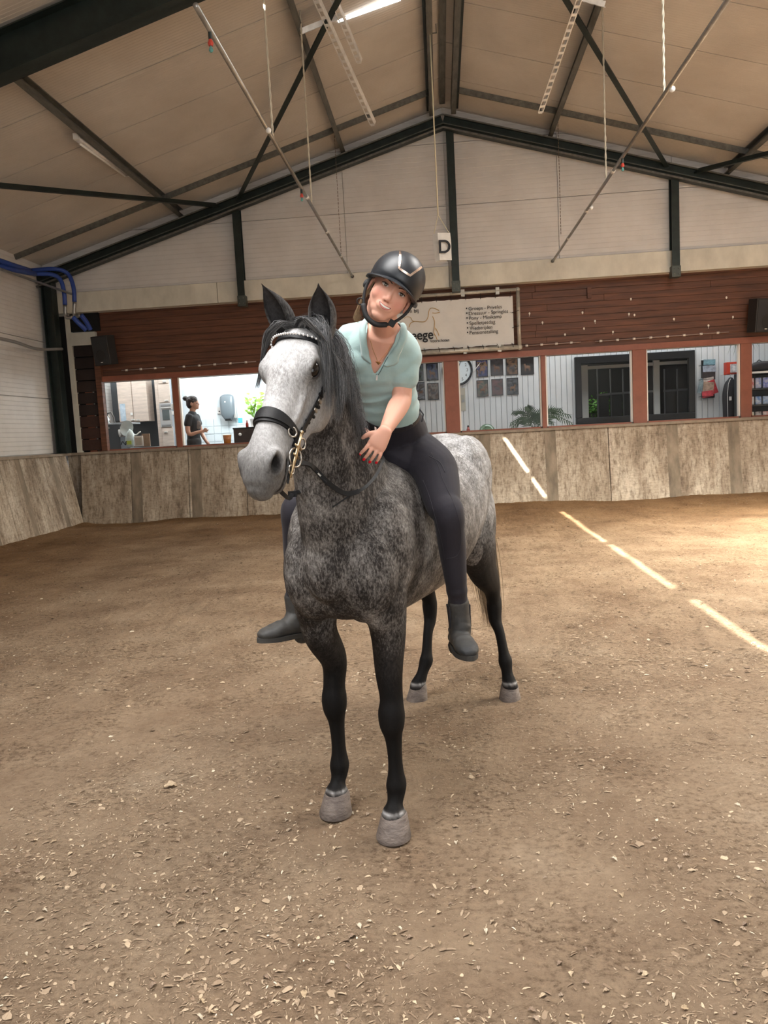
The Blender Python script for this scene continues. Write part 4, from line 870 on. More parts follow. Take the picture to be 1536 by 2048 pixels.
rows_ = [(.28, [(.55, .05, .04), (.04, .14, .55), (.03, .10, .60), (.50, .10, .05), (.6, .5, .1)]), (.62, [(.7, .7, .68), (.05, .22, .60), (.08, .28, .62), (.72, .5, .2), (.6, .62, .6)]), (.94, [(.55, .50, .12), (.20, .12, .10), (.55, .12, .10), (.7, .6, .3), (.3, .3, .5)])]
for zi, (dz_, cols) in enumerate(rows_):
    z_ = vz1 - dz_ - .05; MB().box(((vx0 + vx1) / 2, Yv + .38, z_ - .015), (vx1 - vx0 - .05, .6, .02)).build('shelf', M_galv, t)
    for j, col in enumerate(cols):
        x = vx0 + .12 + j * .15; h_ = .22 if zi == 0 else .17
        if x < vx1 - .1:
            s = thing('snack_pack', '%s snack pack on the %s shelf of the snack machine' % (['first', 'second', 'third', 'fourth', 'fifth'][j] + ' from left', ['top', 'middle', 'bottom'][zi]), 'snack', (x, Yv + .15, z_), 'snacks in the machine')
            mm = mat('pack_%d_%d' % (zi, j), col, .3, var=.4, vscale=14, col2=(.8, .8, .78)); mb = MB(); mb.loft([((x, Yv + .15, z_ + .01), .062, .004), ((x, Yv + .15, z_ + .05), .063, .026), ((x, Yv + .15, z_ + h_ - .04), .063, .026), ((x, Yv + .15, z_ + h_), .062, .004)], (1, 0, 0), 12, 3, 3); mb.build('wrapper', mm, s, smooth=True)
t = thing('black_bag', 'black bag lying on top of the snack machine', 'bag', ((vx0 + vx1) / 2, Yv + .3, vz1)); p = at(1520, 733, Yv + .2)
mb = MB(); mb.loft([((p.x - .22, p.y, vz1 + .09), .05, .06), ((p.x - .05, p.y, vz1 + .12), .14, .115), ((p.x + .25, p.y, vz1 + .12), .14, .11)], (0, 1, 0), 16, 4, 2.5); mb.build('bag_body', mat('bag_cloth', (.018, .018, .022), .7), t, smooth=True)
MB().tube([(p.x - .1, p.y, vz1 + .2), (p.x - .02, p.y, vz1 + .27), (p.x + .08, p.y, vz1 + .2)], .01, 6).build('handle', M_blk, t)
# ================================================================ kitchen behind the left windows
K = lambda x, y: (170 + x / 4.389, 730 + y / 4.389)
YK = 18.4
xk0 = -9.4
M_kwall = mat('kitchen_paint', (.72, .80, .84), .6); M_grey = mat('kitchen_grey_panel', (.075, .082, .09), .5); M_wood = mat('kitchen_pale_wood', (.66, .55, .47), .5, var=.2, vscale=3, stretch=(1, 1, 7))
wk = MB().box(((xk0 + xsp) / 2, YK + .06, 2.6), (xsp - xk0, .06, 3.5)).build('wall_kitchen', M_kwall, kind='structure')
MB().box((xk0 - .02, 16.9, 2.6), (.06, 3.2, 3.5)).build('wall_kitchen_left', M_kwall, kind='structure')
# outer corner panels close the hall beside the kitchen
MB().box((-8.7, 15.50, 2.9), (2.4, .05, 3.0)).build('wall_corner', mat('void_black', (.006, .006, .006), .9), kind='structure')
M_tile = mat('white_tile', (.72, .80, .84), .25)
tx0, tx1 = at(397, 850, YK).x, at(505, 850, YK).x; tz1 = at(430, 837, YK).z; tw = .36; tw = px2m(15.5, YK)
for i in range(int((tx1 - tx0) / tw) + 2):
    for j in range(6):
        MB().box((tx0 + (i - .5) * tw, YK + .02, tz1 - (j + .5) * tw), (tw - .010, .02, tw - .010)).build('tile', M_tile, wk, bevel=.003)
tx = at(184, 800, 17.6).x
for j in range(9):
    for i in range(3): MB().box((tx + .02 + i * .2 - .2, YK - .01, 1.2 + j * .34), (.19, .02, .33)).build('tile', M_tile, wk)
def kb(name, lab, cat, parts, grp=None, Y=None):
    """parts: (name, x0,y0,x1,y1 in the crop, Y, depth, material[, bevel])"""
    x0 = min(p[1] for p in parts); x1 = max(p[3] for p in parts); y1 = max(p[4] for p in parts)
    t = thing(name, lab, cat, at(*K((x0 + x1) / 2, y1), parts[0][5]), grp)
    for p in parts:
        mb = MB(); pb_(mb, *K(p[1], p[2]), *K(p[3], p[4]), p[5], p[6]); mb.build(p[0], p[7], t, bevel=(p[8] if len(p) > 8 else .004))
    return t
kb('wall_panel', 'dark grey wall panel left of the pale wall cupboard', 'panel', [('panel', 130, 130, 300, 500, 17.9, .4, M_grey)])
kb('wall_panel', 'dark grey wall panel between the wall cupboard and the oven cabinet', 'panel', [('panel', 400, 120, 690, 720, 18.15, .1, M_grey)])
M_hand = mat('satin_handle', (.72, .70, .66), .3, metal=.5)
kb('wall_cupboard', 'pale wooden wall cupboard with two doors and a notice', 'cabinet', [('body', 288, 118, 540, 500, 17.55, .45, M_wood), ('door', 286, 116, 413, 499, 17.52, .025, M_wood), ('door', 416, 114, 545, 497, 17.52, .025, M_wood), ('handle', 402, 475, 438, 487, 17.49, .025, M_hand), ('handle', 447, 477, 480, 489, 17.49, .025, M_hand),
    ('notice', 308, 340, 358, 495, 17.505, .004, mat('blue_notice', (.66, .72, .78), .5, var=.5, vscale=7, col2=(.30, .42, .52))), ('sticker', 398, 418, 420, 442, 17.505, .004, M_whiteP)])
M_steel = mat('oven_steel', (.52, .51, .50), .35, metal=.3)
kb('oven_cabinet', 'tall pale wooden cabinet with built in steel oven', 'cabinet', [('body', 636, 100, 765, 955, 17.6, .5, M_wood), ('door', 640, 100, 735, 162, 17.57, .03, M_wood), ('door', 642, 168, 745, 328, 17.57, .03, M_wood), ('door', 680, 552, 780, 712, 17.57, .03, M_wood), ('handle', 678, 140, 708, 152, 17.54, .03, M_hand), ('handle', 696, 306, 728, 318, 17.54, .03, M_hand), ('handle', 694, 582, 722, 594, 17.54, .03, M_hand),
    ('oven_front', 655, 335, 765, 545, 17.56, .04, M_steel), ('oven_window', 678, 392, 742, 482, 17.55, .012, mat('oven_glass', (.10, .12, .12), .15)), ('vent', 662, 345, 752, 362, 17.55, .012, mat('vent_grey', (.25, .25, .25), .4)), ('vent', 672, 520, 758, 534, 17.55, .012, mat('vent_grey', (.25, .25, .25), .4)), ('oven_handle', 664, 372, 752, 380, 17.53, .02, M_hand)])
kb('door_frame', 'pale blue door edge with bolt right of the oven cabinet', 'door', [('stile', 770, 100, 806, 948, 17.3, .06, mat('blue_grey_door', (.50, .58, .66), .5)), ('bolt', 757, 340, 776, 392, 17.25, .05, M_hand), ('lock', 760, 405, 774, 437, 17.25, .05, M_whiteP)])
kb('counter_unit', 'dark grey counter unit under the kettle, left in the kitchen', 'cabinet', [('body', 135, 522, 312, 745, 16.6, .5, M_grey), ('worktop', 128, 508, 400, 522, 16.57, .6, mat('steel_top', (.42, .44, .46), .3, metal=.3)), ('knob', 196, 545, 208, 560, 16.56, .04, M_hand)])
kb('worktop', 'long dark worktop along the kitchen window', 'worktop', [('slab', 312, 706, 1420, 735, 15.66, .50, mat('worktop_dark', (.04, .042, .045), .4))])
p = at(*K(182, 525), 16.7); t = thing('kettle', 'polished steel kettle with black handle on the counter unit', 'kettle', p)
MB().lathe([(.12, 0), (.125, .03), (.115, .16), (.09, .23), (.03, .25), (.02, .27)], p, 20).build('kettle_body', mat('polished_steel', (.62, .60, .58), .12, metal=.95), t, smooth=True)
MB().tube([p + Vector((.06, 0, .25)), p + Vector((.15, 0, .27)), p + Vector((.20, 0, .16)), p + Vector((.21, 0, .02))], .018, 8).build('handle', mat('kettle_handle', (.10, .09, .08), .3), t, smooth=True); MB().bar(p + Vector((-.10, 0, .16)), p + Vector((-.16, 0, .22)), .03, .03).build('spout', M_steel, t)
p = at(*K(345, 590), 16.5); t = thing('pan', 'steel saucepan turned over with pale lid leaning on it', 'pan', p - Vector((0, 0, .08)))
MB().lathe([(.14, 0), (.14, .16), (.12, .17)], p + Vector((0, 0, -.1)), 20).build('pot', mat('polished_steel', (.62, .60, .58), .12, metal=.95), t, smooth=True); MB().bar(p + Vector((-.05, -.1, -.06)), p + Vector((.20, -.16, .02)), .025, .02).build('handle', M_steel, t)
p = at(*K(378, 558), 16.3); MB().lathe([(.02, -.0), (.12, .01), (.17, .05), (.175, .05), (.12, .0), (.02, -.02)], p, 24, (-.25, -1, .2)).build('lid', mat('pale_plastic', (.60, .66, .64), .35), t, smooth=True)
p = at(*K(455, 610), 16.3); t = thing('ladle', 'white curved ladle standing up beside the saucepan', 'ladle', p)
MB().tube([Vector(q) for q in crom(np.array([tuple(at(*K(415, 608), 16.3)), tuple(at(*K(450, 612), 16.3)), tuple(at(*K(475, 592), 16.3)), tuple(at(*K(488, 585), 16.3))]), 6)], .014, 8).build('shaft', M_whiteP, t, smooth=True); MB().ell(at(*K(415, 610), 16.3), (.05, .05, .03), None, 12, 8).build('bowl', M_whiteP, t, smooth=True)
p = at(*K(402, 705), 16.2); t = thing('cloth_bag', 'pale bag with yellow green print on the worktop', 'bag', p)
MB().loft([(p, .10, .06), (p + Vector((0, 0, .14)), .11, .07), (p + Vector((.01, 0, .28)), .07, .05), (p + Vector((.0, 0, .34)), .02, .02)], (1, 0, 0), 14, 4).build('bag_body', mat('pale_bag', (.60, .68, .66), .5, var=.3), t, smooth=True); MB().box(p + Vector((0, -.075, .06)), (.10, .01, .08)).build('print', mat('lime_print', (.52, .62, .10), .5), t)
kb('recipe_frame', 'silver framed picture leaning on the worktop', 'frame', [('frame', 430, 622, 512, 716, 15.9, .02, M_hand), ('picture', 440, 634, 500, 704, 15.89, .012, mat('green_photo', (.40, .45, .34), .4, var=.6, vscale=10, col2=(.55, .40, .36)))])
kb('cutting_board', 'brown wooden cutting board standing behind the silver frame', 'board', [('board', 498, 602, 570, 716, 16.0, .03, mat('board_wood', (.30, .20, .13), .6, var=.3))])
p = at(*K(345, 700), 16.15); tag(MB().tube([Vector(q) for q in crom(np.array([tuple(at(*K(x, y), 16.15)) for x, y in ((318, 700), (330, 672), (345, 690), (358, 700), (362, 672), (388, 670), (385, 700))]), 5)], .011, 6).build('cable', M_ink, smooth=True), 'black cable curled on the worktop below the saucepan', 'cable')
tag(MB().tube([Vector(q) for q in crom(np.array([tuple(at(*K(x, y), 16.5)) for x, y in ((118, 545), (130, 600), (112, 670), (135, 705), (120, 740))]), 6)], .012, 6).build('cable', M_ink, smooth=True), 'dark cable hanging down the tiles left of the counter unit', 'cable')
t = thing('soap_dispenser', 'grey soap dispenser on the kitchen wall', 'dispenser', at(*K(1253, 445), YK - .1)); p = at(*K(1253, 368), YK - .12)
MB().loft([(p + Vector((0, 0, -.26)), .12, .08), (p + Vector((0, 0, -.16)), .17, .10), (p + Vector((0, 0, .10)), .18, .11), (p + Vector((0, 0, .24)), .17, .09)], (1, 0, 0), 20, 4, 3.5).build('cover', mat('dispenser_smoke', (.14, .17, .19), .3), t, smooth=True)
MB().box(p + Vector((.17, .04, 0)), (.06, .12, .56)).build('side_panel', M_steel, t, bevel=.01); MB().lathe([(.025, 0), (.02, .01)], p + Vector((-.03, -.10, .12)), 12, (0, -1, 0)).build('lock', M_hand, t); MB().box(p + Vector((0, -.02, -.31)), (.14, .10, .05)).build('nozzle', M_blk, t)
kb('wall_socket', 'white double wall socket left of the soap dispenser', 'socket', [('plate', 1160, 370, 1196, 428, YK, .03, M_whiteP), ('dark_slot', 1172, 402, 1184, 412, YK - .01, .01, M_blk)])
kb('light_switch', 'small pale switch high on the wall right of the soap dispenser', 'switch', [('plate', 1398, 340, 1420, 405, YK, .03, M_whiteP)])
kb('sticky_note', 'turquoise note on the kitchen tiles', 'note', [('sheet', 1344, 464, 1382, 508, YK - .0, .006, mat('turquoise', (.10, .52, .70), .6))])
kb('side_cabinet', 'dark cabinet with a round white knob beside the horse head', 'cabinet', [('body', 1304, 556, 1560, 695, 15.95, .5, mat('dark_brown_cab', (.06, .045, .042), .5)), ('top', 1292, 545, 1570, 558, 15.93, .55, M_blk)])
p = at(*K(1361, 610), 15.9); MB().ell(p, .035, None, 12, 8).build('knob', M_whiteP, bpy.data.objects['side_cabinet'], smooth=True)
p = at(*K(1425, 548), 16.0); t = thing('red_bottle', 'small red bottle on the dark side cabinet', 'bottle', p); MB().lathe([(.03, 0), (.03, .08), (.014, .11), (.014, .14)], p, 12).build('glass_body', M_red, t, smooth=True); MB().lathe([(.016, 0), (.016, .02)], p + Vector((0, 0, .135)), 10).build('cap', M_whiteP, t)
p = at(*K(1252, 690), 15.75); t = thing('beer_cup', 'clear cup of amber drink standing in the kitchen window', 'cup', p)
MB().lathe([(.070, 0), (.088, .17), (.092, .18)], p, 20).build('drink', mat('amber_drink', (.65, .24, .04), .15, emit=None), t, smooth=True); MB().lathe([(.074, 0), (.098, .20), (.094, .20), (.07, .01)], p + Vector((0, 0, .0)), 20).build('cup_wall', glass_mat('cup_glass', .08, (.98, .96, .92)), t, smooth=True)
p = at(*K(1490, 470), 17.2); t = thing('window_plant', 'bright green potted plant half hidden by the horse head', 'plant', p); mb = MB(); rp = random.Random(6)
MB().lathe([(.09, 0), (.12, .18), (.12, .2)], p - Vector((0, 0, .2)), 14).build('pot', M_whiteP, t)
for i in range(60):
    a_ = rp.uniform(0, 6.28); l_ = rp.uniform(.2, .5); p1 = p + Vector((math.cos(a_) * l_ * .5, math.sin(a_) * l_ * .4, l_ * rp.uniform(.3, 1.3))); d = Vector((math.cos(a_), 0, rp.uniform(-.4, .6))).normalized() * .07; sd = d.orthogonal().normalized() * .035; b0 = len(mb.v); mb.v += [p1 - d, p1 + sd, p1 + d, p1 - sd]; mb.f.append([b0, b0+1, b0+2, b0+3])
    mb.bar(p, p1, .004, .004)
MB().box((p.x, p.y + .35, p.z - .22), (.5, .95, .04)).build('shelf', M_whiteP, t)
mb.build('leaves', mat('lime_leaf', (.30, .55, .06), .5, var=.3), t)
p = at(*K(1330, 150), 17.6); t = thing('kitchen_lamp', 'glowing white lamp high in the kitchen beside the horse forelock', 'lamp', p)
MB().ell(p, (.16, .12, .10), None, 20, 12).build('diffuser', mat('lit_globe', (1, 1, 1), .5, emit=(.93, .98, 1), estr=10), t, smooth=True); MB().bar(p + Vector((0, .02, .05)), (p.x, p.y + .02, 4.31), .03, .03).build('stem', M_whiteP, t)
pl = bpy.data.lights.new('kitchen_lamp_light', 'POINT'); pl.energy = 35; pl.color = (.93, .98, 1); pl.shadow_soft_size = .15; po = bpy.data.objects.new('kitchen_lamp_light', pl); COL.objects.link(po); po.location = p - Vector((0, .25, .12))
# ---- woman in the kitchen, seen in profile facing right
WS = 1.30; pw = at(387, 866, 16.35)
def Wp(x, y, z): return Vector((pw.x + x * WS, pw.y + y * WS, pw.z + z * WS))      # z measured from the elbow height
wm = thing('person', 'woman in black T-shirt with dark hair bun standing in the kitchen in profile', 'person', Wp(0, 0, -.95))
M_skin2 = mat('skin_tan', (.48, .26, .18), .5)
mb = MB(); S = WS
def wl_(nodes, hint=(0, 1, 0), n=16, pw_=2.0, grow=0): mb.loft([(Wp(*p), a * S, c * S) for p, a, c in nodes], hint, n, 4, pw_, grow)
wl_([((.0, 0, -.95), .05, .07), ((-.01, .05, -.5), .06, .07), ((-.0, .06, -.12), .08, .09)]); wl_([((.0, -.1, -.95), .05, .07), ((-.01, -.08, -.5), .06, .07), ((-.0, -.06, -.12), .08, .09)])
wl_([((0, 0, -.15), .15, .10), ((.0, 0, -.02), .13, .09), ((.01, 0, .16), .15, .105), ((.0, 0, .27), .16, .085), ((.005, 0, .33), .06, .055), ((.02, 0, .40), .048, .05)])
hc = (.045, 0, .50)
mb.ell(Wp(.03, 0, .515), (.098 * S, .076 * S, .095 * S)); mb.ell(Wp(.062, 0, .47), (.062 * S, .056 * S, .085 * S)); mb.ell(Wp(.128, 0, .475), (.018 * S, .012 * S, .016 * S)); mb.ell(Wp(.105, 0, .415), (.022 * S, .025 * S, .02 * S)); mb.ell(Wp(.118, 0, .44), (.012 * S, .02 * S, .012 * S))
wl_([((-.0, -.15, .27), .045, .05), ((-.03, -.19, .10), .038, .045), ((-.0, -.21, -.02), .034, .036), ((.12, -.22, .0), .028, .03), ((.20, -.22, .015), .02, .026), ((.25, -.22, .02), .014, .03)])
for k, (dz, dx) in enumerate(((.045, .33), (.02, .345), (-.002, .34), (-.025, .325))): wl_([((.25, -.22, .02 + dz * .3), .010, .011), ((.29, -.225, .02 + dz * .8), .009, .009), ((dx, -.22, .02 + dz * 1.1), .006, .007)], n=8)
wl_([((.24, -.225, .03), .010, .010), ((.27, -.24, .06), .009, .009), ((.29, -.24, .075), .007, .007)], n=8)
wl_([((.02, .15, .27), .045, .05), ((.06, .17, .08), .038, .042), ((.12, .12, -.05), .032, .034), ((.20, .05, -.16), .024, .028), ((.24, .02, -.20), .018, .03)])
me_, P_, N_ = remesh(mb, .012, 3); mesh_obj('body', me_, M_skin2, wm)
mb = MB(); wl_([((0, 0, -.17), .15, .105), ((.0, 0, -.02), .135, .10), ((.012, 0, .16), .155, .118), ((.0, 0, .27), .165, .095), ((.005, 0, .315), .09, .07)], grow=.008)
wl_([((-.0, -.15, .28), .05, .055), ((-.03, -.185, .14), .048, .056)], grow=.008); wl_([((.02, .15, .28), .05, .055), ((.05, .17, .15), .048, .052)], grow=.008)
me_, P_, N_ = remesh(mb, .012, 3); mesh_obj('t_shirt', me_, mat('black_cotton', (.012, .012, .014), .8), wm)
mb = MB(); mb.ell(Wp(.115, -.075, .13), (.055 * S, .02 * S, .075 * S), Matrix.Rotation(.5, 3, 'Z')); mb.build('shirt_print', mat('shirt_print', (.16, .13, .12), .7, var=.7, vscale=14), wm, smooth=True)
mb = MB(); wl_([((0, 0, -.38), .14, .10), ((.0, 0, -.16), .152, .112), ((.0, 0, -.11), .148, .108)], grow=.006); mb.build('trousers', mat('dark_trousers', (.03, .028, .028), .8), wm, smooth=True)
mb = MB(); mb.ell(Wp(.018, 0, .535), (.105 * S, .085 * S, .090 * S)); mb.ell(Wp(-.02, 0, .49), (.065 * S, .078 * S, .085 * S)); mb.ell(Wp(-.095, 0, .585), (.045 * S, .042 * S, .042 * S)); mb.ell(Wp(-.05, 0, .565), (.05 * S, .04 * S, .04 * S))
me_, P_, N_ = remesh(mb, .010, 2)
P_ = P_ + (N_ * ((vnoise(P_[:, 2] * 2 + P_[:, 0], P_[:, 1], 3, 60) - .5) * .012)[:, None]); me_.vertices.foreach_set('co', P_.ravel()); mesh_obj('hair', me_, mat('dark_hair', (.022, .014, .012), .5), wm)
for sx in (-1, 1):
    MB().ell(Wp(.112, sx * .034, .492), (.012, .014, .010)).build('eye', M_blk, wm); MB().bar(Wp(.112, sx * .022, .512), Wp(.100, sx * .05, .512), .006, .008).build('eyebrow', mat('dark_hair', (.022, .014, .012), .5), wm)
    MB().ell(Wp(.03, sx * .077, .48), (.022 * S, .010 * S, .032 * S)).build('ear', M_skin2, wm, smooth=True)
MB().ell(Wp(.121, 0, .437), (.010, .026, .008)).build('lips', mat('lip', (.42, .14, .12), .4), wm, smooth=True)
# ================================================================ HORSE
HO = Vector((-.37, 2.88, 0)); HB = Vector((.298, .955, 0)).normalized(); HL = Vector((.955, -.298, 0)).normalized()
def H(s, l, z): return HO + HB * s + HL * l + Vector((0, 0, z))
_yw, _pt, _rl = math.radians(20), math.radians(33), math.radians(1.5)
_f = Vector((-math.sin(_yw), -math.cos(_yw), 0)); _z = Vector((0, 0, 1))
HA = -math.cos(_pt) * _z + math.sin(_pt) * _f; HD = math.cos(_pt) * _f + math.sin(_pt) * _z; HLa = Vector((math.cos(_yw), -math.sin(_yw), 0))
HA, HLa = HA * math.cos(_rl) - HLa * math.sin(_rl), HLa * math.cos(_rl) + HA * math.sin(_rl)
HU = .935
HP0 = at(632, 737, 2.37) - (HA * .165 * HU + HD * -.058 + HLa * .098)
def HH(u, d, l): return HP0 + HA * (u * HU) + HD * d + HLa * l
HR = Matrix((HA, HD, HLa)).transposed()            # head frame -> world
BR = Matrix((HB, HL, Vector((0, 0, 1)))).transposed()
M_coat, N, L, b = nodes('horse_coat')
at_ = N.new('ShaderNodeAttribute'); at_.attribute_name = 'tone'
tc = N.new('ShaderNodeTexCoord')
def nz(scale, stretch=(1, 1, 1), det=4, ro=.6):
    mp = N.new('ShaderNodeMapping'); mp.inputs['Scale'].default_value = stretch; L.new(tc.outputs['Object'], mp.inputs[0])
    n = N.new('ShaderNodeTexNoise'); n.inputs['Scale'].default_value = scale; n.inputs['Detail'].default_value = det; n.inputs['Roughness'].default_value = ro
    L.new(mp.outputs[0], n.inputs['Vector']); return n.outputs['Fac']
dap = ramp(N, [(.36, (0, 0, 0)), (.68, (1, 1, 1))]); L.new(nz(13, (1, 1, .8), 5, .6), dap.inputs[0])
fl = ramp(N, [(.40, (0, 0, 0)), (.62, (1, 1, 1))]); L.new(nz(120, (1, 1, .5), 6, .75), fl.inputs[0])
fl2 = ramp(N, [(.35, (0, 0, 0)), (.65, (1, 1, 1))]); L.new(nz(320, (1, 1, .22), 3, .7), fl2.inputs[0])
def mth(op, a, c):
    m = N.new('ShaderNodeMath'); m.operation = op
    for i, v in enumerate((a, c)):
        if hasattr(v, 'links'): L.new(v, m.inputs[i])
        else: m.inputs[i].default_value = v
    return m.outputs[0]
sep = N.new('ShaderNodeSeparateColor'); L.new(at_.outputs['Color'], sep.inputs[0])
# r = base lightness, g = amount of mottling, b = warmth
tex = mth('ADD', mth('ADD', mth('MULTIPLY', dap.outputs[0], .50), mth('MULTIPLY', fl.outputs[0], .55)), mth('MULTIPLY', fl2.outputs[0], .35))
tex = mth('SUBTRACT', tex, .70)
val = mth('ADD', sep.outputs[0], mth('MULTIPLY', tex, mth('MULTIPLY', sep.outputs[1], 1.0)))
vr = ramp(N, [(0.0, (.006, .0055, .0055)), (.22, (.028, .025, .024)), (.5, (.16, .155, .152)), (.78, (.40, .395, .395)), (1.0, (.66, .655, .66))])
L.new(val, vr.inputs[0])
warm = mix(N, L, 'MULTIPLY', sep.outputs[2], vr.outputs[0], (1.0, .85, .70))
L.new(warm, b.inputs['Base Color']); b.inputs['Roughness'].default_value = .68; b.inputs['Specular IOR Level'].default_value = .13
b.inputs['Sheen Weight'].default_value = .0
bp = N.new('ShaderNodeBump'); bp.inputs['Strength'].default_value = .22; bp.inputs['Distance'].default_value = .004
L.new(nz(260, (1, 1, .25), 4, .7), bp.inputs['Height']); L.new(bp.outputs[0], b.inputs['Normal'])

hb = MB()
# trunk: (s,l,z), half width, half height
hb.loft([(H(-.16, 0, 1.10), .12, .17), (H(-.09, 0, 1.09), .195, .24), (H(.03, 0, 1.11), .222, .30), (H(.20, 0, 1.12), .235, .33),
         (H(.42, 0, 1.10), .262, .315), (H(.70, 0, 1.10), .285, .305), (H(.95, 0, 1.13), .272, .295), (H(1.15, 0, 1.21), .262, .30),
         (H(1.32, 0, 1.25), .245, .285), (H(1.47, 0, 1.22), .20, .24), (H(1.55, 0, 1.18), .13, .16)], HL, 32, 6, 2.15)
hb.ell(H(.24, 0, 1.36), (.22, .075, .125), BR)                              # withers
for sg in (1, -1):
    hb.ell(H(.02, sg * .150, 1.12), (.16, .105, .22), BR)                   # shoulder
    hb.ell(H(-.10, sg * .10, 1.04), (.12, .13, .19), BR)                 # pectorals
    hb.ell(H(-.03, sg * .145, .93), (.12, .082, .15), BR)
    hb.ell(H(1.24, sg * .135, 1.30), (.26, .125, .22), BR)                  # croup
    hb.ell(H(1.30, sg * .165, 1.06), (.20, .095, .26), BR)                  # thigh
# neck
nk = [((H(.06, 0, 1.20)), .17, .33), (H(-.045, -.005, 1.38), .145, .27), (H(-.14, -.005, 1.53), .115, .20), (H(-.225, .01, 1.68), .093, .155),
      (H(-.29, .03, 1.80), .083, .125), (HH(.01, -.135, 0), .075, .10)]
hb.loft(nk, HL, 28, 6, 2.0)
hb.loft([(H(.08, 0, 1.42), .045, .08), (H(-.02, 0, 1.60), .035, .06), (H(-.11, .02, 1.74), .032, .06), (H(-.21, .035, 1.86), .03, .05)], HL, 14, 5)   # crest
for sg in (1, -1):                                                            # neck muscle cords
    hb.loft([(H(-.10, sg * .085, 1.15), .05, .06), (H(-.17, sg * .075, 1.35), .045, .05), (H(-.26, sg * .062 + .005, 1.58), .035, .045), (H(-.31, sg * .05 + .02, 1.72), .03, .035)], HL, 14, 4)
# head
hb.loft([(HH(-.035, -.105, 0), .062, .060), (HH(.03, -.105, 0), .082, .092), (HH(.10, -.112, 0), .090, .112), (HH(.17, -.122, 0), .088, .122),
         (HH(.25, -.120, 0), .072, .115), (HH(.33, -.105, 0), .060, .096), (HH(.41, -.092, 0), .055, .083), (HH(.48, -.088, 0), .058, .080),
         (HH(.54, -.090, 0), .062, .078), (HH(.585, -.092, 0), .055, .062), (HH(.605, -.095, 0), .040, .044)], HLa, 28, 5, 2.25)
for sg in (1, -1):
    hb.ell(HH(.20, -.185, sg * .048), (.115, .088, .034), HR)               # cheek
    hb.loft([(HH(.20, -.24, sg * .030), .028, .030), (HH(.32, -.185, sg * .026), .026, .026), (HH(.44, -.155, sg * .022), .024, .024)], HLa, 12, 4)
    hb.ell(HH(.155, -.060, sg * .074), (.054, .040, .034), HR)               # brow / orbit
    hb.ell(HH(.12, -.05, sg * .055), (.05, .035, .04), HR)
    hb.ell(HH(.27, -.085, sg * .056), (.10, .014, .018), HR)                 # facial crest
    hb.ell(HH(.525, -.060, sg * .044), (.052, .042, .032), HR)               # nostril wing
    hb.ell(HH(.02, -.15, sg * .045), (.05, .07, .035), HR)
hb.ell(HH(.545, -.152, 0), (.040, .032, .036), HR); hb.loft([(HH(.44, -.165, 0), .030, .025), (HH(.50, -.160, 0), .036, .028), (HH(.56, -.152, 0), .036, .026)], HLa, 14, 4)
hb.ell(HH(.30, -.045, 0), (.20, .022, .038), HR)                              # nasal bone
# legs  (nodes: point, half width, half depth)
def fore(l0, l1, s1, sg):
    D = lambda s, l, z: H(s, l, z)
    hb.loft([(D(-.02, l0 * 1.00, 1.02), .085, .115), (D(-.02, l0, .90), .078, .105), (D(-.01, l0 * .5 + l1 * .5, .78), .066, .080), (D(s1, l1 * .97, .64), .053, .062),
             (D(s1, l1, .535), .045, .050), (D(s1 - .008, l1, .48), .052, .056), (D(s1 - .008, l1, .43), .049, .052), (D(s1, l1, .38), .034, .042),
             (D(s1 + .005, l1, .30), .0275, .038), (D(s1 + .005, l1, .235), .030, .039), (D(s1 + .003, l1, .185), .040, .048), (D(s1 - .004, l1, .15), .035, .041),
             (D(s1 - .022, l1, .118), .031, .034), (D(s1 - .034, l1, .092), .046, .050), (D(s1 - .040, l1, .060), .050, .055), (D(s1 - .042, l1, .040), .048, .052)], HL, 20, 5)
fore(.145, .146, -.055 + .04, 1)
fore(-.145, -.148, .05 + .04, -1)
def hind(lh, hock, fet, pas, hoof):
    hb.loft([(H(1.22, lh * .8, 1.06), .105, .18), (H(1.27, lh, .94), .098, .165), (H(1.35, lh * 1.02, .80), .078, .120), (hock + Vector((0, 0, .14)) - HB * .07, .052, .074),
             (hock + Vector((0, 0, .05)) - HB * .01, .039, .064), (hock, .043, .062), (hock + Vector((0, 0, -.07)) + (fet - hock) * .05, .036, .050),
             (hock.lerp(fet, .5), .028, .038), (hock.lerp(fet, .85), .030, .039), (fet, .040, .048), (fet.lerp(pas, .6), .032, .038), (pas, .034, .038), (hoof, .046, .048), (hoof - Vector((0, 0, .03)), .046, .048)], HL, 20, 5)
hind(.165, H(1.57, .175, .53), H(1.535, .235, .215), H(1.52, .25, .13), H(1.51, .262, .08))
hind(-.155, H(1.56, -.215, .52), H(1.45, -.215, .215), H(1.405, -.235, .13), H(1.385, -.252, .08))
me, P, NM = remesh(hb, .0060, 12, .5)
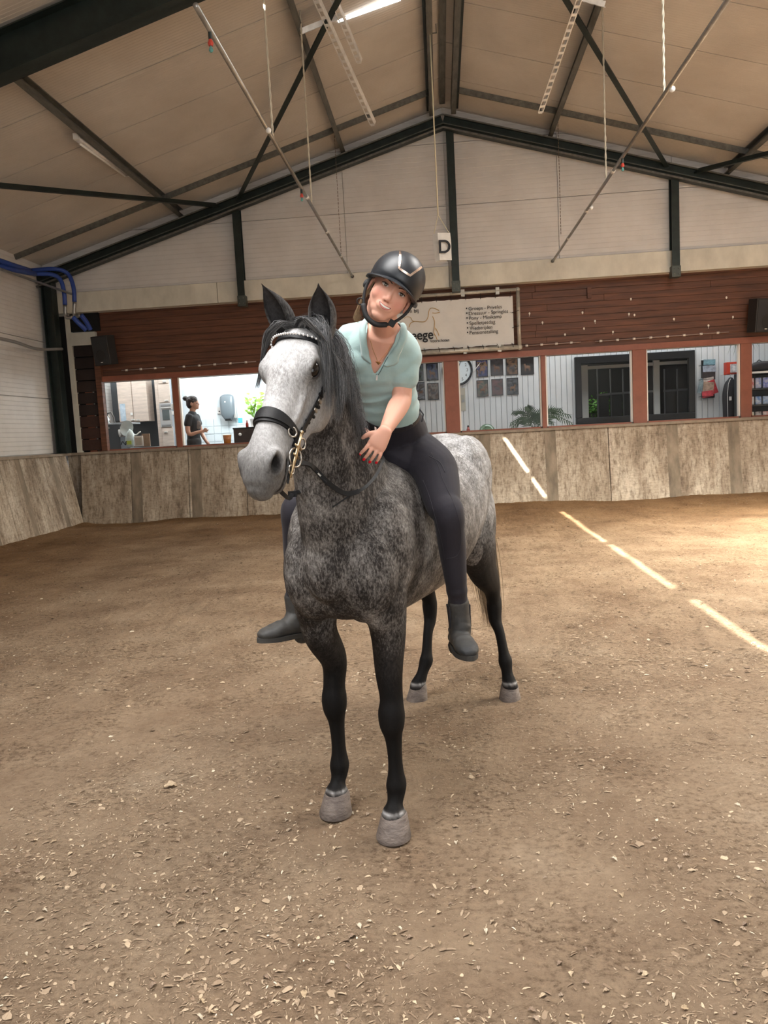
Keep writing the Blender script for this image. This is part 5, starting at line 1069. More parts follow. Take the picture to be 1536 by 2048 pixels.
# -- fine relief in head space
Rm = np.array(HR); q = (P - np.array(HP0)) @ Rm       # columns u,d,l
q[:, 0] /= HU
u_, d_, l_ = q[:, 0], q[:, 1], q[:, 2]
HRw = Rm
def push(amount, direction):    # direction in head frame
    global P
    P = P + amount[:, None] * (HRw @ np.asarray(direction, float))[None, :]
for sg in (1, -1):
    c = (.530, -.050, sg * .066)
    w = G(q, c, (.026, .017, .026)); push(-w * .036, (0.1, 0.0, sg * .9))
    w = G(q, (.515, -.030, sg * .062), (.030, .010, .025)); push(w * .009, (0, .5, sg))
    w = G(q, (.556, -.066, sg * .060), (.018, .012, .02)); push(w * .006, (.3, -.3, sg))
    w = G(q, (.165, -.060, sg * .098), (.024, .018, .026)); push(-w * .020, (0, 0, sg))             # eye socket
    w = G(q, (.160, -.036, sg * .090), (.030, .009, .022)); push(w * .008, (0, .3, sg))
    w = G(q, (.10, -.085, sg * .09), (.02, .018, .03)); push(-w * .008, (0, 0, sg))                  # temple hollow
# mouth slit
ml = np.exp(-((d_ + .118 + (u_ - .54) * .25) / .0055) ** 2) * sstep(.47, .50, u_) * (1 - sstep(.60, .62, u_))
P = P - NM * (ml * .011)[:, None]
me.vertices.foreach_set('co', P.ravel()); me.update()
# -- coat tone
z = P[:, 2]; rel = P - np.array(HO); s_ = rel @ np.array(HB); lt = rel @ np.array(HL)
head = (sstep(-.06, .02, u_) * (1 - sstep(.13, .17, np.abs(l_))) * sstep(-.32, -.27, d_) * (z > 1.25) * (s_ < .05))
neckness = 1.6 * sstep(1.30, 1.5, z) * (1 - sstep(.0, .25, s_)) * (1 - head)
base = .385 + .23 * sstep(.35, 1.2, s_) * sstep(.9, 1.2, z)
base = base - .06 * neckness
base = base - .10 * (1 - sstep(.86, 1.05, z)) * (s_ < .3)
base = base + .10 * np.exp(-((z - .84) / .10) ** 2) * ((s_ > .2) & (s_ < 1.1))                      # pale belly
base = base - .06 * np.exp(-((s_ + .15) / .12) ** 2) * np.exp(-((z - 1.05) / .3) ** 2)
leg = 1 - sstep(.52, .86, z)
hindm = (s_ > 1.15) & (z < 1.12)
leg = np.where(s_ > 1.15, 1 - sstep(.62, 1.15, z), leg)
base = base * (1 - leg) + .0 * leg
base = base + .26 * np.exp(-((z - .86) / .055) ** 2) * G(np.c_[lt], (.15,), (.045,)) * (s_ < .0)     # white patch at the elbow
cor = np.exp(-((z - .100) / .008) ** 2) + .5 * np.exp(-((z - .088) / .012) ** 2)
base = np.maximum(base, cor * (.25 + .42 * vnoise(P[:, 0] + P[:, 1], P[:, 2] * .3, 31, 90))); 
hb_ = .74 - .16 * sstep(-.10, -.20, -(-d_)) * 0
hb_ = .73 - .10 * sstep(.34, .46, u_) - .20 * sstep(.44, .58, u_)
hb_ = hb_ - .14 * sstep(.12, .24, -d_)
for sg in (1, -1):
    hb_ = hb_ - .50 * G(q, (.165, -.058, sg * .098), (.040, .030, .04)) - .16 * G(q, (.20, -.09, sg * .09), (.06, .035, .04))
    hb_ = hb_ - 1.5 * G(q, (.533, -.050, sg * .056), (.022, .014, .03))
    hb_ = hb_ + .10 * G(q, (.14, -.02, sg * .04), (.05, .03, .03))
hb_ = hb_ - .06 * G(q, (.24, -.02, 0), (.07, .03, .03)) - .9 * ml
base = base * (1 - head) + hb_ * head
mott = .50 * (1 - leg) + .07 * leg; mott = mott * (1 - head) + (.19 + .20 * G(q, (.2, -.05, .0), (.15, .1, .1))) * head
warm_ = .30 * (1 - head) * (1 - leg) * (1 - sstep(.5, 1.2, s_)) + .45 * np.exp(-((z - .84) / .12) ** 2) * ((s_ > .2) & (s_ < 1.2)) + .7 * G(q, (.22, -.235, .05), (.09, .05, .05))
set_col(me, np.c_[np.clip(base, 0, 1), mott, np.clip(warm_, 0, 1)])
horse = thing('horse', 'dapple grey horse with black legs standing in the sand, ridden without a saddle', 'horse', HO)
body = mesh_obj('body', me, M_coat, horse)
# ears: cupped shells
M_ear = mat('ear_dark', (.035, .03, .03), .8, var=.5, vscale=60)
M_earin = mat('ear_inside', (.05, .045, .045), .9, var=.5, vscale=80)
def ear(base, tip, fwd, w):
    mb = MB(); base = Vector(base); tip = Vector(tip); ax = tip - base; fw, sd = frame_of(ax, fwd)
    n, m = 15, 16; outer = []; inner = []
    for i in range(n):
        t = i / (n - 1); wd = w * (0.62 + 1.9 * t * (1 - t) - .55 * t ** 3) * (1 - t ** 5 * .97)
        cen = base + ax * t + fw * (-.012 * math.sin(t * 3.0))
        for lay, lst, k in ((0, outer, 1.0), (1, inner, .84)):
            row = []
            for j in range(m):
                a = math.radians(-148 + 296 * j / (m - 1)) * (1 - .30 * t)
                row.append(len(mb.v)); mb.v.append(cen + (-fw * math.cos(a) * .85 + sd * math.sin(a)) * wd * k)
            lst.append(row)
    fo = []; fi = []
    for i in range(n - 1):
        for j in range(m - 1):
            fo.append([outer[i][j], outer[i][j+1], outer[i+1][j+1], outer[i+1][j]])
            fi.append([inner[i][j], inner[i+1][j], inner[i+1][j+1], inner[i][j+1]])
        fo.append([outer[i][0], outer[i+1][0], inner[i+1][0], inner[i][0]]); fo.append([outer[i][-1], inner[i][-1], inner[i+1][-1], outer[i+1][-1]])
    for j in range(m - 1): fo.append([outer[-1][j], outer[-1][j+1], inner[-1][j+1], inner[-1][j]])
    mb.f = fo + fi
    o = mb.build('ear', M_coat, horse, smooth=True); o.data.materials.append(M_earin)
    for k, p in enumerate(o.data.polygons): p.material_index = 1 if k >= len(fo) else 0
    v = np.array([tuple(x) for x in mb.v]); t = np.clip((v - np.array(base)) @ np.array(ax) / ax.length ** 2, 0, 1)
    set_col(o.data, np.c_[.46 - .40 * t ** 1.3, .25 + 0 * t, 0 * t]); return o
fwE = (-.25, -1, .1)
ear(HH(.0, -.105, .062), at(636, 566, 2.40), (-.05, -1, .05), .045)
ear(HH(.0, -.105, -.062), at(522, 567, 2.42), (-.45, -1, .05), .045)
# eyes
M_eye = mat('horse_eye', (.006, .004, .003), .08, spec=.4)
for sg in (1, -1):
    MB().ell(HH(.166, -.059, sg * .083), (.030, .023, .024), HR, 20, 14).build('eye', M_eye, horse, smooth=True)
    c = [HH(.166 + .032 * math.cos(a), -.059 + .0200 * math.sin(a), sg * (.093 - .006 * math.sin(a) - .006 * math.cos(a) ** 2)) for a in [math.pi * 2 * k / 20 for k in range(21)]]
    MB().tube(c[:11], [.0035 + .0030 * math.sin(math.pi * k / 10) for k in range(11)], 8).build('eyelid', M_ear, horse, smooth=True)
    MB().tube(c[10:], [.0035] * 11, 8).build('eyelid', M_ear, horse, smooth=True)
# hooves
M_hoof = mat('hoof_horn', (.20, .165, .145), .75, var=.35, vscale=16, stretch=(1, 1, 2), col2=(.075, .058, .05), bump=.4, bscale=60)
def hoof(c, fwd, w=.072):
    c = Vector(c); f = Vector(fwd).normalized(); sd = Vector((-f.y, f.x, 0)); mb = MB(); n = 28; b = 0
    for (zz, r, off) in ((.0, 1.0, 0), (.012, 1.01, .000), (.05, .88, -.008), (.084, .77, -.015), (.092, .70, -.016)):
        for k in range(n):
            a = 2 * math.pi * k / n; ca, sa = math.cos(a), math.sin(a)
            back = .88 if ca < 0 else 1.0
            mb.v.append(c + f * (ca * w * r * back + off) + sd * (sa * w * .93 * r * (1 - .06 * (ca < -.7))) + Vector((0, 0, zz)))
    for i in range(4):
        for k in range(n):
            k2 = (k + 1) % n; mb.f.append([i*n + k, i*n + k2, (i+1)*n + k2, (i+1)*n + k])
    mb.f.append(list(range(n))[::-1]); mb.f.append([4*n + k for k in range(n)])
    return mb.build('hoof', M_hoof, horse, smooth=False, auto=True)
hoof(H(-.066, .146, -.004), -HB * .9 - HL * .05); hoof(H(.038, -.150, -.004), -HB - HL * .25)
hoof(H(1.502, .262, -.004), -HB + HL * .2, .066); hoof(H(1.378, -.256, -.004), -HB - HL * .6, .066)
# mane, forelock, tail: bundles of tapered hairs
M_hair, N, L, b = nodes('mane_hair')
oi = N.new('ShaderNodeAttribute'); oi.attribute_name = 'tone'; L.new(oi.outputs['Color'], b.inputs['Base Color']); b.inputs['Roughness'].default_value = .45
def hairs(name, strands, parent, seg=7, sides=3, label=None):
    """strands: list of (control points, radius, colour)"""
    V = []; F = []; C_ = []
    for pts, r, col in strands:
        A = crom(np.array([tuple(p) for p in pts]), max(1, seg // max(1, len(pts) - 1)))
        b0 = len(V); m = len(A)
        T = np.gradient(A, axis=0)
        for i in range(m):
            t = Vector(T[i]); x, y = frame_of(t, (.3, -.9, .2)); rr = r * (1 - (i / (m - 1)) ** 2 * .85)
            for k in range(sides):
                a = 2 * math.pi * k / sides; V.append(Vector(A[i]) + x * math.cos(a) * rr + y * math.sin(a) * rr); C_.append(col)
        for i in range(m - 1):
            for k in range(sides):
                k2 = (k + 1) % sides; F.append((b0 + i*sides + k, b0 + i*sides + k2, b0 + (i+1)*sides + k2, b0 + (i+1)*sides + k))
    o = link_mesh(name, V, F, M_hair, True); adopt(o, parent); set_col(o.data, np.array(C_))
    if label: o['label'] = label
    return o
rnd = random.Random(5)
def hcol(lo=.010, hi=.26, p=.10, warm=0.0):
    v = lo + (hi - lo) * (rnd.random() ** 2 if rnd.random() > p else rnd.random() ** .6) 
    return (v * (1 + .1 * warm), v, v * (1.03 - .3 * warm))
def sph(r): return Vector((rnd.gauss(0, r), rnd.gauss(0, r), rnd.gauss(0, r)))
st = []
for i in range(1100):                      # forelock: falls to both sides of the forehead
    t = rnd.random(); side = 1 if rnd.random() < .58 else -1
    r0 = HH(-.03 + rnd.random() * .05, -.055 + rnd.gauss(0, .010), rnd.uniform(-.035, .045))
    if side > 0:
        sp = rnd.random(); e = rnd.uniform(.55, 1.15)
        p1 = HH(.012 + .02 * sp, .014 + rnd.gauss(0, .006), .035 + .05 * sp); p2 = HH(.055 + .025 * sp, -.060 - .03 * sp + rnd.gauss(0, .006), .108 + .02 * sp)
        p3 = HH(.145 * e, -.145 - .02 * sp + rnd.gauss(0, .006), .124 + .018 * sp); p4 = HH(.25 * e, -.180 - .03 * rnd.random(), .125 + .02 * rnd.random())
    else:
        sp = rnd.random(); e = rnd.uniform(.5, 1.0)
        p1 = HH(.02, .010 + rnd.gauss(0, .005), -.02 - .03 * sp); p2 = HH(.055, -.005 + rnd.gauss(0, .006), -.07 - .02 * sp)
        p3 = HH(.10 * e + .02, -.05, -.108 - .012 * sp); p4 = HH(.19 * e + .02, -.09, -.118 - .02 * rnd.random())
    st.append(([r0, p1, p2, p3, p4], rnd.uniform(.0004, .0011), hcol()))
hairs('forelock', st, horse, 12)
st = []
def crest(t):     # along crest from poll to withers
    A = [HH(-.03, -.11, .01), H(-.235, .05, 1.895), H(-.15, .035, 1.80), H(-.06, .015, 1.675), H(.03, 0, 1.555), H(.14, 0, 1.48)]
    x = t * (len(A) - 1); i = min(int(x), len(A) - 2); return A[i].lerp(A[i+1], x - i)
for i in range(2900):
    t = rnd.random() ** 1.25; r0 = crest(t) + sph(.010) + Vector((0, 0, -.012))
    side = 1 if rnd.random() < .72 else -1
    ln = rnd.uniform(.08, .20) * (1 - .55 * t)
    o_ = HL * side
    p1 = r0 + o_ * .035 + Vector((0, 0, .018)); p2 = r0 + o_ * (.068 + .02 * rnd.random()) + Vector((0, 0, -.04)) + HB * rnd.gauss(0, .01)
    p3 = r0 + o_ * (.088 + .02 * rnd.random()) + Vector((0, 0, -.04 - ln)) - HB * (.03 + rnd.gauss(0, .015))
    st.append(([r0, p1, p2, p3], rnd.uniform(.0004, .0011), hcol(.02, .26)))
for i in range(380):
    t = rnd.random(); r0 = HH(-.02 - .06 * t, -.06 - .06 * t, rnd.uniform(-.05, .06))
    st.append(([r0, r0 + HD * .03 - HA * .02, HH(.03, -.04, .10) + sph(.01), HH(.20 * rnd.uniform(.7, 1.5), -.155 - .02 * rnd.random(), .122) + sph(.010)], rnd.uniform(.0004, .0011), hcol(.02, .22)))
hairs('mane', st, horse, 9)
st = []
for i in range(420):
    a = rnd.random(); r0 = H(1.58, 0, 1.30) + sph(.02); w = rnd.gauss(0, .035)
    e = rnd.uniform(.75, 1.05)
    st.append(([r0, H(1.70, .02 + w * .3, 1.20), H(1.74, .06 + w, .92), H(1.72, .10 + w, .62), H(1.70, .125 + w * .7 + rnd.gauss(0, .01), .62 - .26 * e)], rnd.uniform(.001, .002), (lambda v: (v * 1.0, v * .72, v * .42))(rnd.uniform(.12, .5))))
hairs('tail', st, horse, 12, label='straw coloured tail')
# ================================================================ RIDER
rider = thing('person', 'smiling woman in mint polo shirt and black helmet riding the grey horse', 'person', H(.40, 0, 1.42))
_I = CM @ Vector((1, 0, 0)); _U = CM @ Vector((0, 1, 0))
HE = at(787, 579, 2.66)                       # point between the eyes
FW = (Vector((.02, 0, HC + .12)) - HE).normalized()
I0 = (_I - FW * _I.dot(FW)).normalized(); U0 = FW.cross(I0); U0 = U0 if U0.z > 0 else -U0
ra = math.radians(32); UP = (U0 * math.cos(ra) + I0 * math.sin(ra)).normalized(); LF = (I0 * math.cos(ra) - U0 * math.sin(ra)).normalized()
yaw = math.radians(4); FW, LF = FW * math.cos(yaw) + LF * math.sin(yaw), LF * math.cos(yaw) - FW * math.sin(yaw)
RH = Matrix((LF, FW, UP)).transposed()
def F_(x, y, z): return HE + LF * x + FW * y + UP * z          # x her left, y forward, z up; origin between the eyes on the face surface
M_skin, N, L, b = nodes('rider_skin'); a_ = N.new('ShaderNodeAttribute'); a_.attribute_name = 'tone'; L.new(a_.outputs['Color'], b.inputs['Base Color'])
b.inputs['Roughness'].default_value = .58; b.inputs['Specular IOR Level'].default_value = .3; b.inputs['Subsurface Weight'].default_value = .12; b.inputs['Subsurface Radius'].default_value = (.012, .005, .003); b.inputs['Subsurface Scale'].default_value = 1.0
# skeleton landmarks
waist = at(781, 815, 3.12); belly = at(772, 778, 3.08); chest = at(762, 730, 3.02); upper = at(763, 693, 2.96); nbase = at(766, 664, 2.90); nmid = at(770, 645, 2.84)
pelv = H(.44, .02, 1.50); 
sL = at(806, 700, 2.99); eL = at(803, 800, 2.98); wL = at(768, 866, 2.745)       # her left arm (image right)
sR = at(697, 680, 2.97); eR = at(672, 790, 3.06); wR = at(712, 862, 2.98)
hipL = H(.44, .13, 1.47); kneeL = H(.17, .37, 1.20); kneeL = at(897, 1028, 2.99); ankL = at(917, 1210, 3.06)
hipR = H(.44, -.10, 1.47); kneeR = at(592, 1020, 3.12); ankR = at(590, 1198, 3.16)
TL_ = (sL - sR).normalized()                    # across the shoulders
def torso(mb, g=0.0):
    mb.loft([(pelv - Vector((0, 0, .04)), .15, .115), (pelv.lerp(waist, .35), .155, .115), (waist, .104, .086), (belly, .108, .086), (chest, .134, .104), (upper, .140, .090), (nbase - Vector((0, 0, .012)), .085, .062)], TL_, 28, 6, 2.2, g)
    for s in (-1, 1): mb.ell(chest + TL_ * s * .062 + Vector((0, -.070, .015)), (.060 + g, .050 + g, .058 + g), None, 20, 14)
    mb.loft([(sL - TL_ * .01, .055, .055), (upper.lerp(sL, .45) + Vector((0, 0, .012)), .06, .066), (nbase, .06, .05)], (0, -1, 0), 16, 4, 2, g); mb.loft([(sR, .052, .055), (upper.lerp(sR, .5) + Vector((0, 0, .012)), .06, .066), (nbase, .06, .05)], (0, -1, 0), 16, 4, 2, g)
def thigh(mb, hip, knee, ank, g=0.0, hint=(0, -1, 0)):
    mid = hip.lerp(knee, .5); out = (HL if hip is hipL else -HL)
    mb.loft([(hip - out * .02 + Vector((0, .02, .0)), .105, .105), (hip.lerp(knee, .28) + out * .035, .102, .096), (mid + out * .03, .088, .084), (knee.lerp(hip, .15), .068, .067), (knee, .060, .058), (knee.lerp(ank, .18), .056, .052), (knee.lerp(ank, .38) + Vector((0, .012, 0)), .056, .050), (knee.lerp(ank, .7), .043, .040), (ank, .034, .033)], hint, 22, 6, 2, g)
def forefoot(mb, ank, toe, heel): mb.loft([(ank, .030, .030), (ank.lerp(heel, .6), .026, .028), (heel.lerp(toe, .35) + Vector((0, 0, .022)), .024, .020), (toe + Vector((0, 0, .012)) + (heel - toe) * .15, .022, .010)], TL_, 14, 4)
mb = MB(); torso(mb)
thigh(mb, hipL, kneeL, ankL); thigh(mb, hipR, kneeR, ankR)
toeL, heelL = at(937, 1300, 2.95), at(917, 1270, 3.08); toeR, heelR = at(545, 1268, 3.07), at(601, 1246, 3.15)
forefoot(mb, ankL, toeL, heelL); forefoot(mb, ankR, toeR, heelR)
# arms
mb.loft([(sL - TL_ * .02, .052, .052), (sL + Vector((.005, 0, -.03)), .054, .054), (sL.lerp(eL, .35), .047, .049), (sL.lerp(eL, .75), .041, .043), (eL, .039, .041), (eL.lerp(wL, .25), .040, .042), (eL.lerp(wL, .6), .032, .036), (wL.lerp(eL, .06), .023, .029)], TL_, 20, 6)
mb.loft([(sR + TL_ * .02, .050, .052), (sR.lerp(eR, .3), .046, .048), (eR, .038, .04), (eR.lerp(wR, .3), .038, .04), (wR, .022, .028)], TL_, 18, 6)
# left hand lying on the neck: palm, four bent fingers, thumb
hx = (at(744, 906, 2.735) - wL).normalized()                       # towards the fingers
hn = Vector((.35, -.93, .1)); hn = (hn - hx * hn.dot(hx)).normalized(); hs = hx.cross(hn).normalized()   # back-of-hand normal, side
if hs.x < 0: hs = -hs
def hp(a, s, n): return wL + hx * a * .86 + hs * s * .9 + hn * n
mb.loft([(hp(-.012, 0, 0), .026, .019), (hp(.03, .0, .002), .033, .017), (hp(.060, 0, .003), .036, .014), (hp(.072, .0, .001), .034, .011)], hs, 18, 5, 2.4)
fing = [(-.0305, .060, .0074, -.13), (-.0105, .066, .0076, -.04), (.0105, .062, .0074, .04), (.0300, .050, .0068, .14)]
tips = []
for s, ln, r, sp in fing:
    q0, q1, q2, q3 = hp(.070, s, .002), hp(.070 + ln * .42, s + sp * ln * .4, .008), hp(.070 + ln * .78, s + sp * ln * .8, -.002), hp(.070 + ln * 1.0, s + sp * ln, -.012)
    mb.loft([(q0, r * 1.05, r), (q1, r, r * .95), (q2, r * .92, r * .85), (q3, r * .75, r * .68)], hs, 12, 5); tips.append((q2, q3, r))
mb.loft([(hp(.012, -.020, -.002), .012, .012), (hp(.032, -.044, -.006), .0105, .0105), (hp(.052, -.057, -.012), .0088, .009), (hp(.064, -.061, -.018), .0070, .007)], hn, 12, 5)
hx2 = (at(738, 880, 2.86) - wR).normalized(); hn2 = Vector((-.1, -.4, .9)); hn2 = (hn2 - hx2 * hn2.dot(hx2)).normalized(); hs2 = hx2.cross(hn2)
def hq(a, s, n): return wR + hx2 * a + hs2 * s + hn2 * n
mb.loft([(hq(-.01, 0, 0), .026, .02), (hq(.04, 0, .002), .037, .017), (hq(.075, 0, 0), .036, .013)], hs2, 16, 5, 2.3)
for s, ln, r, sp in fing:
    mb.loft([(hq(.068, s, 0), r, r), (hq(.068 + ln * .5, s, .004), r * .95, r * .95), (hq(.068 + ln, s, -.014), r * .75, r * .75)], hs2, 10, 4)
mb.loft([(hq(.012, .020, 0), .012, .012), (hq(.045, .045, -.004), .010, .010), (hq(.065, .050, -.008), .008, .008)], hn2, 10, 4)
# neck and head
mb.loft([(nbase - Vector((0, -.01, .03)), .062, .058), (nbase, .052, .052), (nmid, .047, .050), (F_(0, -.082, -.075), .050, .052), (F_(0, -.085, -.03), .055, .055)], LF, 22, 6)
mb.ell(F_(0, -.098, .035), (.077, .094, .088), RH, 28, 20)              # cranium
mb.ell(F_(.002, -.052, -.026), (.066, .058, .078), RH, 28, 20)             # face
mb.ell(F_(.004, -.045, -.072), (.049, .044, .036), RH, 24, 16)             # jaw
mb.ell(F_(.004, -.031, -.097), (.030, .024, .020), RH)                     # chin
for s in (-1, 1):
    mb.ell(F_(s * .034, -.023, -.036), (.028, .018, .026), RH)          # cheek
    mb.ell(F_(s * .030, -.012, .022), (.024, .012, .009), RH)           # brow
    
    mb.ell(F_(s * .0105, .004, -.042), (.0075, .009, .0065), RH)        # nostril wing
    mb.ell(F_(s * .077, -.085, -.022), (.007, .016, .028), RH)          # ear
mb.loft([(F_(0, -.004, .012), .007, .008), (F_(0, .004, -.018), .0075, .010), (F_(0, .013, -.035), .0095, .010), (F_(0, .013, -.041), .008, .008)], LF, 14, 5)
mb.ell(F_(.002, -.006, -.064), (.032, .014, .018), RH)                      # muzzle
me, P, NM = remesh(mb, .0032, 5, .5)
q = (P - np.array(HE)) @ np.array(RH); qx, qy, qz = q[:, 0], q[:, 1], q[:, 2]; face = (qy > -.055) & (np.abs(qx) < .08) & (np.abs(qz) < .14)
MX0 = .003
def pushF(w, d):
    global P
    P = P + (w * face)[:, None] * (np.array(RH) @ np.asarray(d, float))[None]
for s in (-1, 1):
    pushF(G(q, (s * .031, -.004, .0), (.016, .03, .010)), (0, -.0075, 0))
    pushF(G(q, (MX0 + s * .0295, .0, -.056), (.006, .03, .010)), (0, -.0012, 0))
P = P - (G(q, (.003, .0, -.0665), (.022, .03, .0045)) * face * .0025)[:, None] * np.array(FW)[None]
me.vertices.foreach_set('co', P.ravel()); me.update()
sk = np.tile(np.array([.66, .355, .262]), (len(P), 1))
def blend(w, c):
    global sk
    w = np.clip(w, 0, 1)[:, None]; sk = sk * (1 - w) + np.array(c)[None] * w
for s in (-1, 1): blend(.45 * G(q, (s * .040, -.01, -.036), (.024, .03, .020)) * face, (.66, .22, .17)); blend(.35 * G(q, (s * .031, 0, .004), (.016, .02, .009)) * face, (.34, .17, .13)); blend(.8 * G(q, (s * .0055, .008, -.0475), (.0035, .008, .0028)) * face, (.22, .07, .05))
blend(.25 * G(q, (0, .01, -.04), (.010, .02, .012)) * face, (.68, .25, .19))
set_col(me, sk); rbody = mesh_obj('body', me, M_skin, rider)
from mathutils.bvhtree import BVHTree
_b = bmesh.new(); _b.from_mesh(me); fb = BVHTree.FromBMesh(_b); _b.free()
def fs(x, z, off): 
    h_ = fb.ray_cast(F_(x, .06, z), -FW, .12)[0]; return (h_ if h_ is not None else F_(x, -.01, z)) + FW * off
MX = .003
def smile(x): return -.0655 + 11.5 * x * x
def lip(z_off, wmax, rmax, zsc, name, m, off, n=17):
    pts = []; rr_ = []
    for k in range(n):
        x = -wmax + 2 * wmax * k / (n - 1); e_ = math.sqrt(max(0, 1 - (x / (wmax * 1.02)) ** 2)); pts.append(fs(MX + x, smile(x) + z_off * e_ * zsc, off)); rr_.append(.0006 + rmax * e_)
    return MB().tube(pts, rr_, 8).build(name, m, rider, smooth=True)
M_lip = mat('lip_rose', (.50, .15, .13), .35)
lip(.0046, .0235, .0016, 1.0, 'upper_lip', M_lip, -.0008); lip(-.0058, .0215, .0022, 1.0, 'lower_lip', M_lip, -.0002)
def patch(w_, zu, zl, off, name, m, par):
    mb = MB(); n = 16
    for k in range(n + 1):
        x = -w_ + 2 * w_ * k / n; e_ = math.sqrt(max(0, 1 - (x / (w_ * 1.01)) ** 2)); mb.v += [fs(MX + x, smile(x) + zu * e_, off), fs(MX + x, smile(x) - zl * e_, off)]
    for k in range(n): mb.f.append([2*k, 2*k + 1, 2*k + 3, 2*k + 2])
    return mb.build(name, m, par, smooth=True)
patch(.0230, .0046, .0052, .0006, 'mouth', mat('mouth_inside', (.10, .02, .02), .5), rider)
patch(.0195, .0040, .0022, .0022, 'teeth', mat('teeth', (.80, .76, .70), .25), rider)
# eyes
M_scl = mat('eye_white', (.60, .56, .54), .3); M_iris = mat('iris', (.045, .035, .025), .1, coat=1); M_lash = mat('lash', (.03, .018, .014), .6); M_brow = mat('eyebrow_hair', (.075, .038, .022), .8)
for s in (-1, 1):
    c = F_(s * .0315, -.0095, -.001); MB().ell(c, (.0125, .0092, .0054), RH, 18, 12).build('eye', M_scl, rider, smooth=True)
    c2 = F_(s * .0315 + .0006, -.0035, -.0002); MB().ell(c2, (.0064, .0042, .0058), RH, 14, 10).build('iris', M_iris, rider, smooth=True)
    MB().ell(c2 + FW * .0028 + UP * .0016 + LF * .0012, .0010, None, 8, 6).build('glint', mat('glint_white', (.9, .9, .9), .1), rider, smooth=True)
    up = [F_(s * .0315 + s * x, -.0055 - abs(x) * .38, .0048 * math.cos(x / .0155 * 1.35) + .0012 * (x > 0)) for x in (-.0145, -.010, -.005, 0, .005, .010, .0150)]
    MB().tube([Vector(p) for p in crom(np.array([tuple(p) for p in up]), 4)], .00165, 6).build('eyelashes', M_lash, rider, smooth=True)
    lid = [p + UP * .0042 - FW * .001 for p in up]; MB().tube([Vector(p) for p in crom(np.array([tuple(p) for p in lid]), 4)], .0022, 6).build('eyelid', mat('lid_skin', (.50, .26, .19), .5), rider, smooth=True)
    lo = [F_(s * .0315 + s * x, -.0065 - abs(x) * .38, -.0058 * math.cos(x / .0155 * 1.35)) for x in (-.0145, -.007, 0, .007, .0145)]; MB().tube([Vector(p) for p in crom(np.array([tuple(p) for p in lo]), 4)], .0009, 5).build('lower_lid', mat('lid_skin', (.50, .26, .19), .5), rider, smooth=True)
    br = [F_(s * x, .0012 - max(0, x - .02) * .40, z - .0015) for x, z in ((.013, .0150), (.022, .0185), (.033, .0205), (.043, .0185), (.050, .0140))]
    MB().tube([Vector(p) for p in crom(np.array([tuple(p) for p in br]), 4)], [.0027 + .0008 * math.sin(k / 16 * 3.14) - .0012 * (k / 16) for k in range(17)], 6, flat=.7).build('eyebrow', M_brow, rider, smooth=True)
    MB().ell(F_(s * .082, -.074, -.040), .0028, None, 8, 6).build('earring', M_zinc, rider, smooth=True)
# red nails
M_nail = mat('red_nail', (.62, .01, .02), .15, coat=1)
for q2, q3, r in tips:
    d = (q3 - q2).normalized(); nn = (hn - d * hn.dot(d)).normalized(); Rn = Matrix((d, d.cross(nn), nn)).transposed(); MB().ell(q3 + nn * r * .62 - d * .001, (.0082, .0056, .0022), Rn, 12, 8).build('nail', M_nail, rider, smooth=True)
# hair: fair bun strands beside the neck and at the temple
st = []; rnd = random.Random(12)
for i in range(700):
    s = -1; v = rnd.uniform(.22, .55); t_ = rnd.random()
    p0 = F_(s * (.066 + .008 * rnd.random()), -.085 - .05 * t_, -.01); p1 = F_(s * (.070 + rnd.gauss(0, .003)), -.10 - .04 * t_, -.06); p2 = F_(s * (.064 + .006 * rnd.random()), -.13, -.11 - .03 * rnd.random()); p3 = F_(s * (.050 + rnd.gauss(0, .007)), -.135, -.135 - .03 * rnd.random())
    st.append(([p0, p1, p2, p3], .0006, (v, v * .72, v * .42)))
for i in range(160):
    s = 1 if rnd.random() < .5 else -1; v = rnd.uniform(.12, .34); a0 = rnd.uniform(.2, .95)
    st.append(([F_(s * .012 * a0, .002, .050), F_(s * .045 * a0 + s * .012, -.004, .040 + rnd.gauss(0, .003)), F_(s * (.068), -.045, .022 + rnd.gauss(0, .005)), F_(s * .076, -.075, .0 + rnd.gauss(0, .006))], .0009, (v, v * .62, v * .36)))
hairs('hair', st, rider, 9, 3, 'fair blonde hair tucked under the helmet')
# ---- polo shirt
M_shirt = mat('mint_jersey', (.31, .44, .43), .75, var=.06, vscale=12, bump=.12, bscale=260, sheen=.3)
mb = MB(); g = .0075
mb.loft([(waist.lerp(pelv, .10), .112, .092), (waist, .108, .090), (belly, .111, .090), (chest, .136, .106), (upper, .142, .092), (nbase - Vector((0, 0, .012)), .085, .062)], TL_, 28, 6, 2.2, g)
for s in (-1, 1): mb.ell(chest + TL_ * s * .062 + Vector((0, -.070, .015)), (.062 + g, .050 + g, .060 + g), None, 20, 14)
mb.ell(chest + Vector((0, -.075, .01)), (.06, .045, .055))
mb.loft([(sL - TL_ * .01, .055, .055), (upper.lerp(sL, .45) + Vector((0, 0, .012)), .06, .066), (nbase, .06, .05)], (0, -1, 0), 16, 4, 2, g); mb.loft([(sR, .052, .055), (upper.lerp(sR, .5) + Vector((0, 0, .012)), .06, .066), (nbase, .06, .05)], (0, -1, 0), 16, 4, 2, g)
mb.loft([(sL - TL_ * .03, .058, .058), (sL + Vector((.004, 0, -.02)), .061, .061), (sL.lerp(eL, .28), .060, .062), (sL.lerp(eL, .56), .058, .062)], TL_, 22, 6, 2, g * .6)
mb.loft([(sR + TL_ * .03, .056, .058), (sR.lerp(eR, .1), .06, .060), (sR.lerp(eR, .5), .058, .060)], TL_, 22, 6, 2, g * .6)
me, P, NM = remesh(mb, .0042, 5, .5)
